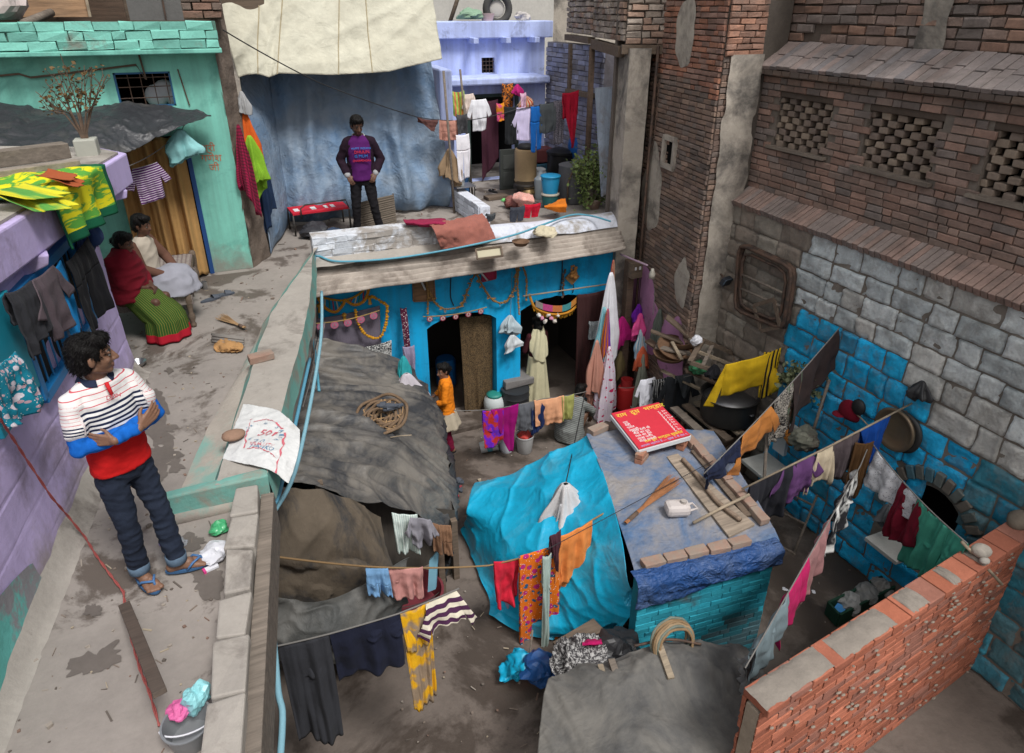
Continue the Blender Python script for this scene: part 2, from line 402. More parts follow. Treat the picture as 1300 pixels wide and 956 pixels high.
Rr = [(-.10, 4.22), (.17, 5.45), (.40, 6.38), (.56, 7.12), (.70, 7.9), (.90, 9.2)]
kb = thing('kerb_wall', 'low grey kerb wall with chipped teal edge bordering the raised walkway', 'wall', (-.3, 5.5, 3.1))
def strip(mb, A, B, za0, za1, zb0, zb1):
 for i in range(len(A) - 1):
  n = 6
  def fn(u, v, i=i):
   t = (i + u) / (len(A) - 1)
   a = lerp(V((*A[i], 0)), V((*A[i + 1], 0)), u); b = lerp(V((*B[i], 0)), V((*B[i + 1], 0)), u)
   p = lerp(a, b, v); p.z = lerp(lerp(za0, za1, t), lerp(zb0, zb1, t), v) + .008 * nz(p, 6)
   p.x += .012 * nz(p, 4, 2)
   return p
  mb.grid(fn, 10, n)
mb = MB(); strip(mb, K, T, 3.19, 3.13, 3.22, 3.24)
Kl = [(x - .01, y) for x, y in K]; strip(mb, Kl, K, 3.05, 3.05, 3.19, 3.13)
mb.prism([(K[0][0], 4.2), (-.1, 4.2), (-.1, 4.23), (K[0][0], 4.23)], 3.05, 3.19)
mb.build('step', mat('teal_tinted', (.36, .32, .275), .88, .3, 2.5, .5, .006, 35, (.19, .36, .31), (.5, .62), 1.6), kb, smooth=True)
mb = MB(); T2 = [(x + .055 + .06 * i / 5, y) for i, (x, y) in enumerate(T)]; strip(mb, T, T2, 3.22, 3.24, 3.33, 3.33)
strip(mb, Rr, [(x + .03, y) for x, y in Rr], 3.325, 3.325, 3.1, 3.1)
mb.build('teal_edge', M_tealk, kb, smooth=True)
mb = MB(); mb.box((-.42, 4.25, 3.255), (.66, .10, .15), .0, jit=.01); mb.build('teal_end', M_tealk, kb, bevel=.012)
mb = MB(); strip(mb, T2, Rr, 3.33, 3.33, 3.325, 3.325)
mb.build('slab', M_conc, kb, smooth=True)
mb = MB(); y = 4.15
while y > .9:
 L = rnd(.26, .42); t = (4.15 - y) / 1.9
 mb.box((-.235 - .115 * (4.15 - y) - .02, y - L / 2, 3.18), (.16, L - .015, .30), -.12, col=(.27, .23, .19), jit=.014); y -= L
mb.build('low_block_wall', M_conc, label='row of grey cement blocks edging the terrace near the bottom left', cat='wall', bevel=.012)
mb = MB(); mb.bar((-.115, 4.1, 3.1), (-.47, 1.1, 3.1), .085, .32)
mb.build('plank', M_woodg, label='long weathered wooden beam lying along the cement block row', cat='plank', bevel=.006)
ph = thing('purple_house', 'lilac painted house with projecting roof slab on the left', 'house', (-1.4, 5, 3.1))
A, B = V((-1.15, 6.67, 3.1)), V((-1.62, 2.4, 3.1)); d = (B - A); dn = d.normalized(); nn = V((-d.y, d.x, 0)).normalized(); nn = nn if nn.x > 0 else -nn
mb = MB()
def wfn(u, v):
 p = A + d * u + UP * (1.72 * v)
 br = .008 * max(0, min(1, 4 * abs(math.sin(p.z * 13 + .3 * p.y)) - .1)) * max(0, nz(p, 1.1, 7) + .45)        # brick courses showing through the paint
 return p + nn * (br + .05 * (1 - v) ** 4 + .012 * nz(p, 3))
mb.grid(wfn, 120, 110)
mb.prism([(A.x, A.y), (A.x - 3.5, A.y + .35), (A.x - 3.5, 1.2), (B.x - .35, 1.2), (B.x, B.y)], 3.1, 4.8)
mb.build('wall', M_purp, ph, smooth=False)
mb = MB(); S = [(-.80, 7.06), (-1.58, 3.2), (-1.9, 1.6), (-6, 1.6), (-6, 8.4), (-2.0, 7.9), (-1.05, 7.45)]
mb.prism(S, 4.81, 5.08)
mb.build('roof_slab', [M_purp], ph, bevel=.015)
mb = MB(); mb.prism([(-.86, 7.0), (-1.64, 3.2), (-1.96, 1.7), (-5.9, 1.7), (-5.9, 8.3), (-2.0, 7.8), (-1.1, 7.38)], 5.082, 5.10)
mb.build('roof_screed', M_conc, ph)
for t, s in ((.1, 1), (.47, 1.2), (.0, .7)):
 mb = MB(); p = lerp(V((-.86, 6.9, 4.81)), V((-1.55, 3.2, 4.81)), t); mb.extr([p + V((-.3, 0, 0)), p + V((.0, 0, 0)), p + V((-.02, 0, -.07)), p + V((-.3, 0, -.16 * s))], (0.03, -.12, 0)); mb.build('bracket', M_purp, ph, bevel=.01)
mb = MB()
def pf(u, v):
 p = A + d * lerp(.66, 1, u) + UP * (.02 + .62 * v * (.35 + .65 * u ** .8)); return p + nn * (.05 * (1 - v * .3) ** 4 + .017 + .012 * nz(p, 3))
mb.grid(pf, 30, 16); mb.build('teal_plinth', mat('teal_plinth', (.12, .42, .38), .85, .3, 3, .5, .008, 25, (.26, .22, .24), (.45, .55), 3), ph)
mb = MB(); mb.grid(lambda u, v: A + d * u + nn * (.02 + .13 * (1 - v)) + UP * (.16 * v ** 1.6 + .01 * nz((u * 20, v, 0), 2)), 60, 5)
mb.build('plinth', M_conc, ph, smooth=True)
def on_w(u, v, off=0): p = PN(u, v, A + nn * off, nn); return p
wf = MB(); q = [on_w(14, 378, .03), on_w(92, 312, .03), on_w(106, 440, .03), on_w(50, 497, .03)]
y0, y1 = 4.66, 5.95; z0, z1 = 3.98, 4.66
def wp(y, z, off=.03): t = (A.y - y) / (A.y - B.y); p = A + d * t; return V((p.x, p.y, z)) + nn * off
for a, b in (((y0, z0), (y1, z0)), ((y0, z1), (y1, z1)), ((y0, z0), (y0, z1)), ((y1, z0), (y1, z1)), (((y0 + y1) / 2, z0), ((y0 + y1) / 2, z1))):
 wf.bar(wp(*a), wp(*b), .07, .06, nn)
win = wf.build('window', flat('blue_enamel', (.012, .17, .42), .5), ph, bevel=.006)
mb = MB()
for i in range(12):
 y = lerp(y0, y1, (i + .5) / 12); mb.tube([wp(y, z0), wp(y, z1)], .007, 6)
mb.build('grille', flat('blue_enamel2', (.012, .15, .36), .5), win)
mb = MB(); mb.extr([wp(y0, z0, .003), wp(y1, z0, .003), wp(y1, z1, .003), wp(y0, z1, .003)], nn * .005); mb.build('pane', M_dark, win)
mb = MB(); mb.extr([wp(4.0, 4.1, .03), wp(4.62, 4.1, .03), wp(4.62, 4.75, .03), wp(4.0, 4.75, .03)], nn * .03); mb.build('shutter', flat('teal_shutter', (.01, .26, .36), .6), win, bevel=.005)
th = thing('teal_house', 'teal green painted house with brick parapet in the upper left', 'house', (-1.5, 9.4, 3.1))
TY = 9.36
mb = MB()
def rectwall(mb, y, x0, x1, z0, z1, holes, th_=.25, mi=0):
 xs = sorted({x0, x1, *[h[0] for h in holes], *[h[1] for h in holes]}); zs = sorted({z0, z1, *[h[2] for h in holes], *[h[3] for h in holes]})
 for i in range(len(xs) - 1):
  for j in range(len(zs) - 1):
   cx, cz = (xs[i] + xs[i + 1]) / 2, (zs[j] + zs[j + 1]) / 2
   if any(h[0] < cx < h[1] and h[2] < cz < h[3] for h in holes): continue
   mb.hexa([(xs[i], y, zs[j]), (xs[i + 1], y, zs[j]), (xs[i + 1], y + th_, zs[j]), (xs[i], y + th_, zs[j]), (xs[i], y, zs[j + 1]), (xs[i + 1], y, zs[j + 1]), (xs[i + 1], y + th_, zs[j + 1]), (xs[i], y + th_, zs[j + 1])], None, mi)
holes = [(-1.22, -.42, 3.1, 4.86), (-1.01, -.42, 5.2, 5.58)]
rectwall(mb, TY, -6, .11, 3.1, 5.93, holes)
wl = mb.build('wall', M_teal, th)
mb = MB(); mb.box((-3, TY - .12, 5.80), (6.36, .26, .05)); mb.build('ledge', M_teal, th, bevel=.01)
mb = MB(); bricks(mb, (-6, TY - .22, 5.83), (1, 0, 0), (0, -1, 0), 6.16, .28, .26, .085, .007, .02, .009, lambda x, z: (.21, .54, .45)); mb.box((-2.92, TY - .1, 5.97), (6.16, .22, .27), col=(.10, .2, .16))
mb.build('parapet', mat('teal_brick', (1, 1, 1), .8, .3, 4, .6, .006, 40, (.22, .24, .2), (.54, .66), 3, attr=True), th)
mb = MB()
for x in (-1.0, -.87, -.74, -.61, -.48): mb.tube([(x, TY + .03, 5.2), (x, TY + .03, 5.58)], .006, 6)
for z in (5.3, 5.42, 5.52): mb.tube([(-1.01, TY + .025, z), (-.42, TY + .025, z)], .006, 6)
wn = MB()
for a, b in (((-1.01, 5.2), (-.42, 5.2)), ((-1.01, 5.58), (-.42, 5.58)), ((-1.01, 5.2), (-1.01, 5.58)), ((-.42, 5.2), (-.42, 5.58))): wn.bar((a[0], TY + .02, a[1]), (b[0], TY + .02, b[1]), .04, .03, (0, 1, 0))
wn = wn.build('window', flat('blue_frame', (.02, .10, .22), .5), th); mb.build('grille', M_iron, wn)
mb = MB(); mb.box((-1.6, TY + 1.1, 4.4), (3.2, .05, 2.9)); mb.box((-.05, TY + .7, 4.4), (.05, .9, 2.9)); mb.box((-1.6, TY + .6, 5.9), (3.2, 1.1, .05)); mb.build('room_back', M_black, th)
mb = MB()
for i in range(3): mb.ell((-.62 + .1 * i, TY + .2, 5.3 + .05 * (i % 2)), (.13, .08, .13), 14)
mb.build('sack', flat('grey_sack', (.35, .35, .37), .9), wn, smooth=True)
mb = MB(); mb.bar((-.40, TY - .01, 3.1), (-.40, TY - .01, 4.9), .05, .05, (0, 1, 0)); mb.build('door_jamb', flat('blue_jamb', (.015, .06, .2), .5), th)
mb = MB(); mb.tube([(-2.6, TY - .02, 5.55), (-1.9, TY - .02, 5.6), (-1.8, TY - .03, 5.56), (-.75, TY - .02, 5.66), (-.68, TY - .02, 5.5), (-.7, TY - .02, 5.8)], .012, 6)
mb.tube([(-.33, TY - .01, 5.6), (-.28, TY - .01, 5.2)], .008, 6)
mb.build('conduit', M_woodr, th)
cu = bpy.data.curves.new('t', 'FONT')
def text_mesh(txt, size, M, name, m, parent=None, extr=.0008, align='LEFT', shear=0, **kw):
 c = bpy.data.curves.new(name, 'FONT'); c.body = txt; c.size = size; c.extrude = extr; c.align_x = align; c.resolution_u = 3; c.shear = shear
 for k, v in kw.items(): setattr(c, k, v)
 o = bpy.data.objects.new(name, c); dg = bpy.context.evaluated_depsgraph_get(); COL.objects.link(o); dg.update()
 me = bpy.data.meshes.new_from_object(o.evaluated_get(dg)); bpy.data.objects.remove(o)
 w0 = world_of(parent) if parent is not None else V((0, 0, 0))
 me.transform(Matrix.Translation(-w0) @ M); me.materials.clear(); me.materials.append(m); me.name = name
 ob = bpy.data.objects.new(name, me); COL.objects.link(ob)
 if parent is not None: ob.parent = parent
 return ob
def frame(o, x, y): x = V(x).normalized(); z = x.cross(V(y)).normalized(); y = z.cross(x); m = Matrix((x, y, z)).transposed().to_4x4(); m.translation = V(o); return m
bpy.data.curves.remove(cu)
M_orange = flat('orange_paint', (.5, .16, .08), .8)
for i, (t, x, z) in enumerate((('श्री', -.25, 4.66), ('गणेश', -.27, 4.54), ('जी', -.2, 4.42))):
 text_mesh(t, .12, frame((x, TY - .004, z), (1, 0, -.06), (0, 0, 1)), 'painted_writing', M_orange, th)
for i, (t, x, z) in enumerate((('श्री', -1.5, 4.58), ('शुभ', -1.53, 4.46))): text_mesh(t, .12, frame((x, TY - .004, z), (1, 0, -.03), (0, 0, 1)), 'painted_writing', M_orange, th)
mb = MB()
def bf(u, v):
 p = V((lerp(.11, .36 - .1 * v, u), lerp(9.36, 9.75, u), lerp(3.1, 6.7, v))); return p + V((.03 * nz(p, 5, 1), -.05 * nz(p, 7) , 0))
mb.grid(bf, 14, 70); mb.grid(lambda u, v: bf(1, v) + V((0, 1.8 * u, 0)) , 4, 60)
mb.build('crumbling_wall', mat('mud_brick', (.16, .125, .10), .95, .5, 4, 1, .02, 14), label='crumbling brown wall edge between the teal house and the blue tarp', cat='wall', smooth=True)
bh = thing('blue_house', 'bright blue single storey house under a corrugated eave facing the courtyard', 'house', (3.2, 9.3, 0))
FY = 9.25
def arch_wall(mb, y, x0, x1, z0, z1, doors, th_=.25, n=12):
 xs = x0
 for xa, xb, zt, ar, zb in doors:
  mb.hexa([(xs, y, z0), (xa, y, z0), (xa, y + th_, z0), (xs, y + th_, z0), (xs, y, z1), (xa, y, z1), (xa, y + th_, z1), (xs, y + th_, z1)])
  if zb > z0: mb.hexa([(xa, y, z0), (xb, y, z0), (xb, y + th_, z0), (xa, y + th_, z0), (xa, y, zb), (xb, y, zb), (xb, y + th_, zb), (xa, y + th_, zb)])
  for i in range(n):
   a, b = lerp(xa, xb, i / n), lerp(xa, xb, (i + 1) / n)
   h = lambda x: zt - ar * abs(2 * (x - xa) / (xb - xa) - 1) ** 2.6 + .02 * nz((x * 9, 0, 0), 1)
   mb.hexa([(a, y, h(a)), (b, y, h(b)), (b, y + th_, h(b)), (a, y + th_, h(a)), (a, y, z1), (b, y, z1), (b, y + th_, z1), (a, y + th_, z1)])
  xs = xb
 mb.hexa([(xs, y, z0), (x1, y, z0), (x1, y + th_, z0), (xs, y + th_, z0), (xs, y, z1), (x1, y, z1), (x1, y + th_, z1), (xs, y + th_, z1)])
mb = MB(); arch_wall(mb, FY, .87, 5.85, 0, 2.85, [(2.42, 3.56, 1.98, .17, 0), (3.98, 5.25, 2.02, .16, 0)])
mb.build('wall', M_blue, bh)
mb = MB()
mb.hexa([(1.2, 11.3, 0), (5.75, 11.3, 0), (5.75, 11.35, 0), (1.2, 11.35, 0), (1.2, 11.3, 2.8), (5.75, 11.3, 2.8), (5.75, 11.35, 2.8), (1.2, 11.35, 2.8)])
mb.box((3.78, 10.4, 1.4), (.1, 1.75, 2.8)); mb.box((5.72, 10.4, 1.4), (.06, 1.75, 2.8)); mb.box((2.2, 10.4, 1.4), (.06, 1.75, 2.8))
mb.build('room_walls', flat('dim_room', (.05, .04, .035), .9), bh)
mb = MB(); mb.prism([(.95, 8.95), (5.2, 8.95), (5.2, 9.6), (.95, 9.6)], 0, .10); mb.build('doorstep', M_ground, bh, bevel=.02)
mb = MB()
def corr(u, v):
 x = lerp(.62, 5.72, u); s = v
 p = V((lerp(.60, 5.62, u) + .05 * v, lerp(8.74 + .12 * u, 9.2, v), lerp(2.80, 3.09, v)))
 return p + V((0, 0, .03 * math.sin(v * 2 * PI * 6) + .02 * nz((x * 2, v * 3, 0), 1) - .02 * math.sin(u * PI)))
mb.grid(corr, 90, 84); ev = mb.build('eave', M_corr, bh, smooth=True, solid=.012)
mb = MB()
bricks(mb, (.90, FY - .03, 3.09), (1, 0, 0), (0, -1, 0), 1.78, .36, .27, .09, .006, .016, .012, lambda x, z: (.62, .65, .7)); mb.box((1.79, FY + .105, 3.27), (1.78, .27, .36), col=(.6, .62, .66), jit=.01)
mb.build('parapet', mat('white_brick', (1, 1, 1), .85, .3, 3, .8, .01, 30, (.30, .265, .23), (.46, .58), 3, attr=True), bh)
mb = MB()
def slabf(u, v): p = V((lerp(2.66, 5.85, u), lerp(9.12, 9.85, v), 3.1 + .16 * math.sin(min(1, v * 1.3) * PI) ** .6 * (1 if v > .0 else 0))); return p + V((0, 0, .03 * nz(p, 3)))
mb.grid(slabf, 50, 16); mb.build('roof_edge', mat('worn_white_plaster', (.58, .60, .67), .9, .3, 3, .8, .012, 25, (.27, .24, .2), (.5, .62), 2.4), bh, smooth=True)
mb = MB(); mb.grid(lambda u, v: V((lerp(.86, 2.7, u), lerp(8.97, 9.2, v), 3.12 + .05 * v + .012 * nz((u * 9, v * 4, 0), 1.3))), 30, 6); mb.build('plaster_fillet', M_conc, bh, smooth=True)
lh = thing('lavender_house', 'small lavender house with washing line at the back of the upper yard', 'house', (5.3, 13, 3.1))
LY = 13.0
mb = MB(); rectwall(mb, LY, 3.85, 6.1, 3.0, 4.95, [(4.47, 5.48, 3.1, 4.72)]); mb.build('wall', M_lav, lh)
mb = MB(); rectwall(mb, 13.5, 3.9, 6.3, 4.9, 5.75, [(4.95, 5.22, 5.08, 5.36)]); mb.build('upper_wall', M_lav, lh)
mb = MB(); mb.box((5.1, 13.55, 5.86), (2.6, .45, .30)); mb.build('parapet', M_lav, lh, bevel=.02)
mb = MB(); mb.prism([(3.8, 12.72), (6.08, 12.72), (6.08, 13.5), (3.8, 13.5)], 4.93, 5.06); mb.build('ledge', M_lav, lh, bevel=.03)
for x in (4.7, 5.35, 5.95): MB().box((x, 13.28, 5.68), (.1, .4, .10)).build('rain_spout', M_lav, lh, bevel=.01)
mb = MB(); mb.box((5.08, 13.62, 5.22), (.3, .02, .3)); w = mb.build('window', M_black, lh)
mb = MB()
for i in range(4): mb.tube([(4.98 + .07 * i, 13.52, 5.08), (4.98 + .07 * i, 13.52, 5.36)], .007, 6)
for z in (5.15, 5.22, 5.29): mb.tube([(4.95, 13.52, z), (5.22, 13.52, z)], .007, 6)
mb.build('grille', M_iron, w)
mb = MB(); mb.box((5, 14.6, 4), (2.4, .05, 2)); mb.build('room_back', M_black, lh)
mb = MB()
for a, b in (((4.47, 3.1), (4.47, 4.72)), ((5.48, 3.1), (5.48, 4.72)), ((4.47, 4.72), (5.48, 4.72))): mb.bar((a[0], 12.99, a[1]), (b[0], 12.99, b[1]), .06, .06, (0, 1, 0))
mb.build('door_frame', flat('dk_green', (.03, .05, .045), .6), lh)
sw = thing('side_wall', 'dirty lavender brick side wall on the right of the upper yard', 'wall', (6.15, 11.8, 3.1))
mb = MB(); A2, B2 = V((6.12, 12.98, 3.1)), V((6.22, 10.9, 3.1)); u2 = (B2 - A2).normalized(); n2 = V((-1, -.05, 0))
bricks(mb, A2, u2, n2, (B2 - A2).length, 2.55, .24, .075, .01, .03, .005, lambda x, z: random.choice([(.24, .25, .33), (.2, .2, .24), (.28, .3, .42)]))
mb.hexa([B2, B2 + V((.2, 0, 0)), A2 + V((.2, 0, 0)), A2, B2 + V((0, 0, 2.55)), B2 + V((.2, 0, 2.55)), A2 + V((.2, 0, 2.55)), A2 + V((0, 0, 2.55))], col=(.16, .15, .17))
mb.build('brickwork', M_brickd, sw)
mb = MB(); mb.box((6.13, 11.55, 4.85), (.16, .9, .08), .05); mb.box((6.12, 12.0, 5.25), (.06, .08, .8)); mb.build('timber', M_wood, sw)
dw = thing('divider_wall', 'narrow pale blue wall end with whitewashed low brick wall at its foot', 'wall', (3.6, 11.3, 3.1))
mb = MB(); mb.prism([(3.43, 11.35), (3.60, 11.2), (3.72, 12.9), (3.5, 12.9)], 3.1, 5.35); mb.build('wall', M_lav, dw, bevel=.03)
mb = MB(); a, b = PZ(588, 270, 3.1), PZ(560, 215, 3.1)
mb.bar(V((3.62, 11.15, 3.27)), V((3.66, 9.95, 3.24)), .17, .36, col=(.6, .62, .68)); bricks(mb, V((3.53, 11.15, 3.1)), (0.03, -1, 0), (-1, 0, 0), 1.2, .35, .24, .08, .01, .02, .005, lambda x, z: (.6, .63, .7))
mb.build('low_wall', mat('white_brick2', (1, 1, 1), .85, .3, 3, .8, .01, 30, (.3, .28, .28), (.55, .7), 3, attr=True), dw)
pc = thing('plaster_column', 'tall grey plastered column with peeling base right of the roof terrace', 'column', (5.75, 9.2, 0))
mb = MB()
c0 = [PZ(786, 292, 3.1), PZ(813, 288, 3.1)]
def colf(u, v):
 P4 = [(5.60, 9.12), (5.90, 9.03), (6.0, 9.5), (5.7, 9.6)]; i = int(min(3.999, u * 4)); f = u * 4 - i
 a, b = P4[i], P4[(i + 1) % 4]; p = V((lerp(a[0], b[0], f), lerp(a[1], b[1], f), lerp(0, 5.72, v))); return p + V((.008 * nz(p, 3, 1), .012 * nz(p, 4, 2), 0))
mb.grid(colf, 64, 90); mb.build('shaft', M_stucco, pc, smooth=False)
mb = MB(); q = PY(820, 60, 8.98); mb.tube([(5.99, 9.0, .1), (5.99, 9.0, 5.75)], .022, 8); mb.tube([(6.05, 9.0, .1), (6.06, 9.0, 5.3)], .016, 8); mb.build('pipe', M_iron, pc, smooth=True)
bp = thing('beam_parapet', 'rough brick parapet carried on old timber beams at the top centre', 'wall', (6, 9.7, 5.7))
mb = MB()
a, b = PY(585, 42, 11.6), PY(735, 40, 10.3); pts = [V((4.95, 12.6, 5.78)), V((6.0, 11.0, 5.80)), V((5.62, 9.35, 5.75)), V((6.25, 8.95, 5.72))]
mb.bar(V((6.0, 10.9, 5.70)), V((5.62, 9.35, 5.66)), .14, .14); mb.bar(V((5.55, 9.28, 5.70)), V((6.45, 8.9, 5.70)), .14, .12); mb.bar(V((6.35, 12.6, 5.74)), V((6.05, 11.1, 5.74)), .12, .1)
mb.build('beam', M_wood, bp)
mb = MB(); brc = lambda x, z: random.choice([(.32, .27, .23), (.28, .23, .19), (.38, .32, .27), (.31, .21, .16)])
for a, b in ((V((6.42, 12.7, 5.82)), V((6.02, 10.95, 5.82))), (V((6.02, 10.95, 5.80)), V((5.62, 9.3, 5.76))), (V((5.62, 9.28, 5.765)), V((6.42, 8.88, 5.765)))):
 u = (b - a); u.z = 0; L = u.length; u.normalize(); n = V((u.y, -u.x, 0))
 n = n if n.y < 0 or n.x < -.5 else -n
 bricks(mb, a, u, n, L, 1.3, .22, .07, .015, .04, .008, brc, inset=.012, out=.012)
 c = a - n * .11; mb.bar(a + UP * .65 - n * .1, a + u * L + UP * .65 - n * .1, .2, 1.3, col=(.12, .10, .085))
mb.build('brickwork', M_brickd, bp)
bt = thing('brick_tower', 'dark brick building corner with a pale stucco strip down its edge', 'building', (6.2, 8.2, 0))
TA, TB, TE = V((5.90, 7.42, 0)), V((6.44, 7.40, 0)), V((6.13, 9.30, 0))
u = (TA - TE).normalized(); L = (TA - TE).length; n = V((-u.y, u.x, 0)); n = n if n.x < 0 else -n
tcol = lambda x, z: random.choice([(.36, .17, .11), (.31, .15, .105), (.27, .165, .13)]) if z > 5.3 + .35 * nz((x * 3, z, 0), 1) else random.choice([(.20, .14, .115), (.23, .155, .12), (.18, .14, .12), (.25, .175, .135)])
def tskip(x, z):
 if abs(x - (L - 1.05)) < .14 and 4.18 < z < 4.52: return True
 return z < 1.2 and x < .0
mb = MB(); bricks(mb, TE, u, n, L, 7.2, .19, .055, .012, .035, .005, tcol, tskip, inset=.008)
bk = MB(); bk.prism([TE[:2], (TE.x + 1.2, TE.y + .3), (6.9, 7.45), TB[:2], TA[:2]], 0, 7.2, col=(.10, .085, .072))
mb.v += bk.v; off = len(mb.v) - len(bk.v); mb.f += [tuple(off + i for i in f) for f in bk.f]; mb.c += bk.c; mb.uv += bk.uv; mb.m += bk.m
mb.build('brickwork', M_brickd, bt)
mb = MB()
def stf(u_, v):
 z = lerp(.6, 5.72, v); wob = .05 * nz((0, 0, z * 3), 1) + .03 * nz((3, 0, z * 8), 1)
 pa = TA + V((-.02 + wob * .6 + .10, -.05, 0)); pb = TB + V((.03 + wob, -.05, 0)); p = lerp(pa, pb, u_); p.z = z
 return p + V((0, -.02 * nz(p, 5, 2), 0))
mb.grid(stf, 12, 80); mb.build('stucco_strip', M_stucco, bt, smooth=True)
mb = MB(); bricks(mb, TA + V((0, -.02, 5.7)), (1, 0, 0), (0, -1, 0), .56, 1.5, .22, .06, .012, .03, .006, lambda x, z: random.choice([(.36, .19, .13), (.30, .175, .13)]))
bricks(mb, TA + V((0, -.005, .3)), (1, 0, 0), (0, -1, 0), .14, 5.4, .15, .06, .012, .02, .006, tcol)
mb.build('corner_bricks', M_brickd, bt)
mb = MB(); mb.box((6.15, 9.63, 3.6), (1.0, .06, 7.2), .05, (.13, .11, .095)); mb.build('infill', M_brickd, bt)
mb = MB(); c = TE + u * (L - 1.05) + UP * 4.35 + n * .02; mb.bar(c - u * .17, c + u * .17, .40, .02, n); mb.build('niche_shade', M_black, bt); mb = MB(); [mb.bar(c + u * a_ + UP * b_ + n * .02, c + u * e_ + UP * f_ + n * .02, .07, .08, n) for a_, b_, e_, f_ in ((-.18, -.2, .18, -.2), (-.18, .2, .18, .2), (-.16, -.2, -.16, .2), (.16, -.2, .16, .2))]; mb.build('niche_surround', M_stucco, bt)  # flat near-black plate paints the shade of a deeper niche
mb = MB()
def patch(c, w, h, seed):
 def fn(a, b):
  ang = 2 * PI * a; r = b * (1 + .35 * nz((math.cos(ang) * 1.6 + seed, math.sin(ang) * 1.6, seed), 1)); p = c + u * (w * r * math.cos(ang)) + UP * (h * r * math.sin(ang)); return p + n * (.052 - .012 * b ** 4)
 mb.grid(fn, 40, 6)
M_pinkp = mat('pink_plaster', (.50, .24, .42), .9, .3, 3, .7, .01, 25, (.12, .09, .09), (.55, .68), 2.2)
for c_, w_, h_, s_, n_, m_ in ((TE + u * .38 + UP * 3.72, .32, .62, 1.3, 'plaster_patch', M_stucco), (TE + u * .95 + UP * 5.95, .28, .4, 4.1, 'plaster_patch', M_stucco), (TE + u * 1.6 + UP * 2.6, .2, .35, 6.0, 'plaster_patch', M_stucco), (TE + u * .45 + UP * 1.65, .62, .75, 2.2, 'pink_plaster_patch', M_pinkp), (TE + u * 1.5 + UP * 1.45, .42, .6, 8.2, 'pink_plaster_patch', M_pinkp)):
 mb = MB(); patch(c_, w_, h_, s_); mb.build(n_, m_, bt)
cw = thing('compound_wall', 'tall brick and stone boundary wall with lattice openings on the right', 'wall', (6.5, 4.5, 0))
Y0, Y1 = -1.0, 7.42; WX, UX = 6.37, 6.6
def isblue(y, z):                        # painted zone of the stone base
 top = 2.95 if 4.2 < y < 6.08 else (2.45 - .25 * max(0, 3.9 - y) if y <= 4.2 else 0)
 return z < top + .12 * nz((y * 1.7, z * 1.7, 3), 1)
def stcol(x, z):
 y = Y1 - x
 if y < 2.75: return random.choice([(.03, .16, .22), (.06, .15, .18), (.05, .2, .27)]) if z < 1.9 else (.2, .21, .21)
 if y > 6.05: return random.choice([(.20, .17, .14), (.24, .2, .165), (.28, .25, .21)])
 if isblue(y, z): return random.choice([(.014, .41, .76), (.016, .37, .66), (.02, .43, .78)]) if (random.random() < .93 and y > 3.3) else random.choice([(.04, .22, .30), (.02, .24, .38), (.12, .22, .25)])
 return random.choice([(.48, .52, .53), (.55, .58, .58), (.42, .455, .46), (.48, .475, .45)])
AY, AZ = 3.62, 1.15                     # arched niche
def inarch(y, z): return ((y - AY) / .42) ** 2 + ((z - AZ) / .52) ** 2 < 1 if z > AZ else (abs(y - AY) < .42 and z > .55)
mb = MB(); stones(mb, (WX, Y1, 0), (0, -1, 0), (-1, 0, 0), Y1 - Y0, 3.86, 14, .22, .52, .032, .008, stcol, lambda x, z: inarch(Y1 - x, z))
mb.build('stone_base', M_stone, cw, smooth=True)
mb = MB();
ys = [Y0, AY - .42, AY + .42, Y1]
for a, b in ((Y0, AY - .42), (AY + .42, Y1)): mb.box((WX + .3, (a + b) / 2, 1.93), (.6, b - a, 3.86))
mb.box((WX + .3, AY, 2.78), (.6, .84, 2.16)); mb.box((WX + .3, AY, .275), (.6, .84, .55)); mb.box((WX + .45, AY, 1.2), (.3, .84, 1.4))
for i in range(10):
 a, b = AY - .42 + .084 * i, AY - .42 + .084 * (i + 1); h = lambda y: AZ + .52 * math.sqrt(max(0, 1 - ((y - AY) / .42) ** 2))
 mb.hexa([(WX + .001, a, h(a)), (WX + .5, a, h(a)), (WX + .5, b, h(b)), (WX + .001, b, h(b)), (WX + .001, a, 1.705), (WX + .5, a, 1.705), (WX + .5, b, 1.705), (WX + .001, b, 1.705)])
mb.build('core', mat('wall_mortar', (.19, .165, .14), .95, .4, 4, .8, .01, 30), cw)
mb = MB()
for i in range(17):
 t = PI * i / 16; p = V((WX - .02, AY + .50 * math.cos(t), AZ + .60 * math.sin(t))); q = V((WX - .02, AY + .62 * math.cos(t), AZ + .73 * math.sin(t)))
 mb.bar(lerp(p, q, -.1), lerp(p, q, 1.1), .09, .08, (1, 0, 0), col=random.choice([(.12, .13, .12), (.14, .12, .10), (.07, .14, .17)]))
mb.build('niche_arch', M_brickd, cw, bevel=.01)
mb = MB(); mb.box((WX + .28, AY, 1.05), (.03, .84, 1.25)); mb.build('niche_back', M_black, cw)
mb = MB(); y = Y1 - .02
while y > Y0:
 w = .075; z0 = rnd(-.006, .006); cc = random.choice([(.28, .2, .17), (.32, .22, .185), (.26, .21, .19)])
 mb.bar(V((WX - .07, y - w / 2, 3.85 + z0)), V((UX + .05, y - w / 2, 4.04 + z0)), w - .01 + rnd(-.004, .004), .09, (0, 0, 1), col=cc); y -= w
mb.build('lower_coping', M_brickd, cw, bevel=.006)
LW = [(6.22, 7.10), (4.82, 5.72), (3.42, 4.32), (2.02, 2.92)]
def upskip(x, z):
 y = Y1 - x; return any(a - .02 < y < b + .02 and 4.63 < z + 4.04 < 5.32 for a, b in LW)
ucol = lambda x, z: random.choice([(.23, .168, .14), (.27, .185, .15), (.25, .17, .14), (.21, .17, .152), (.30, .19, .15)])
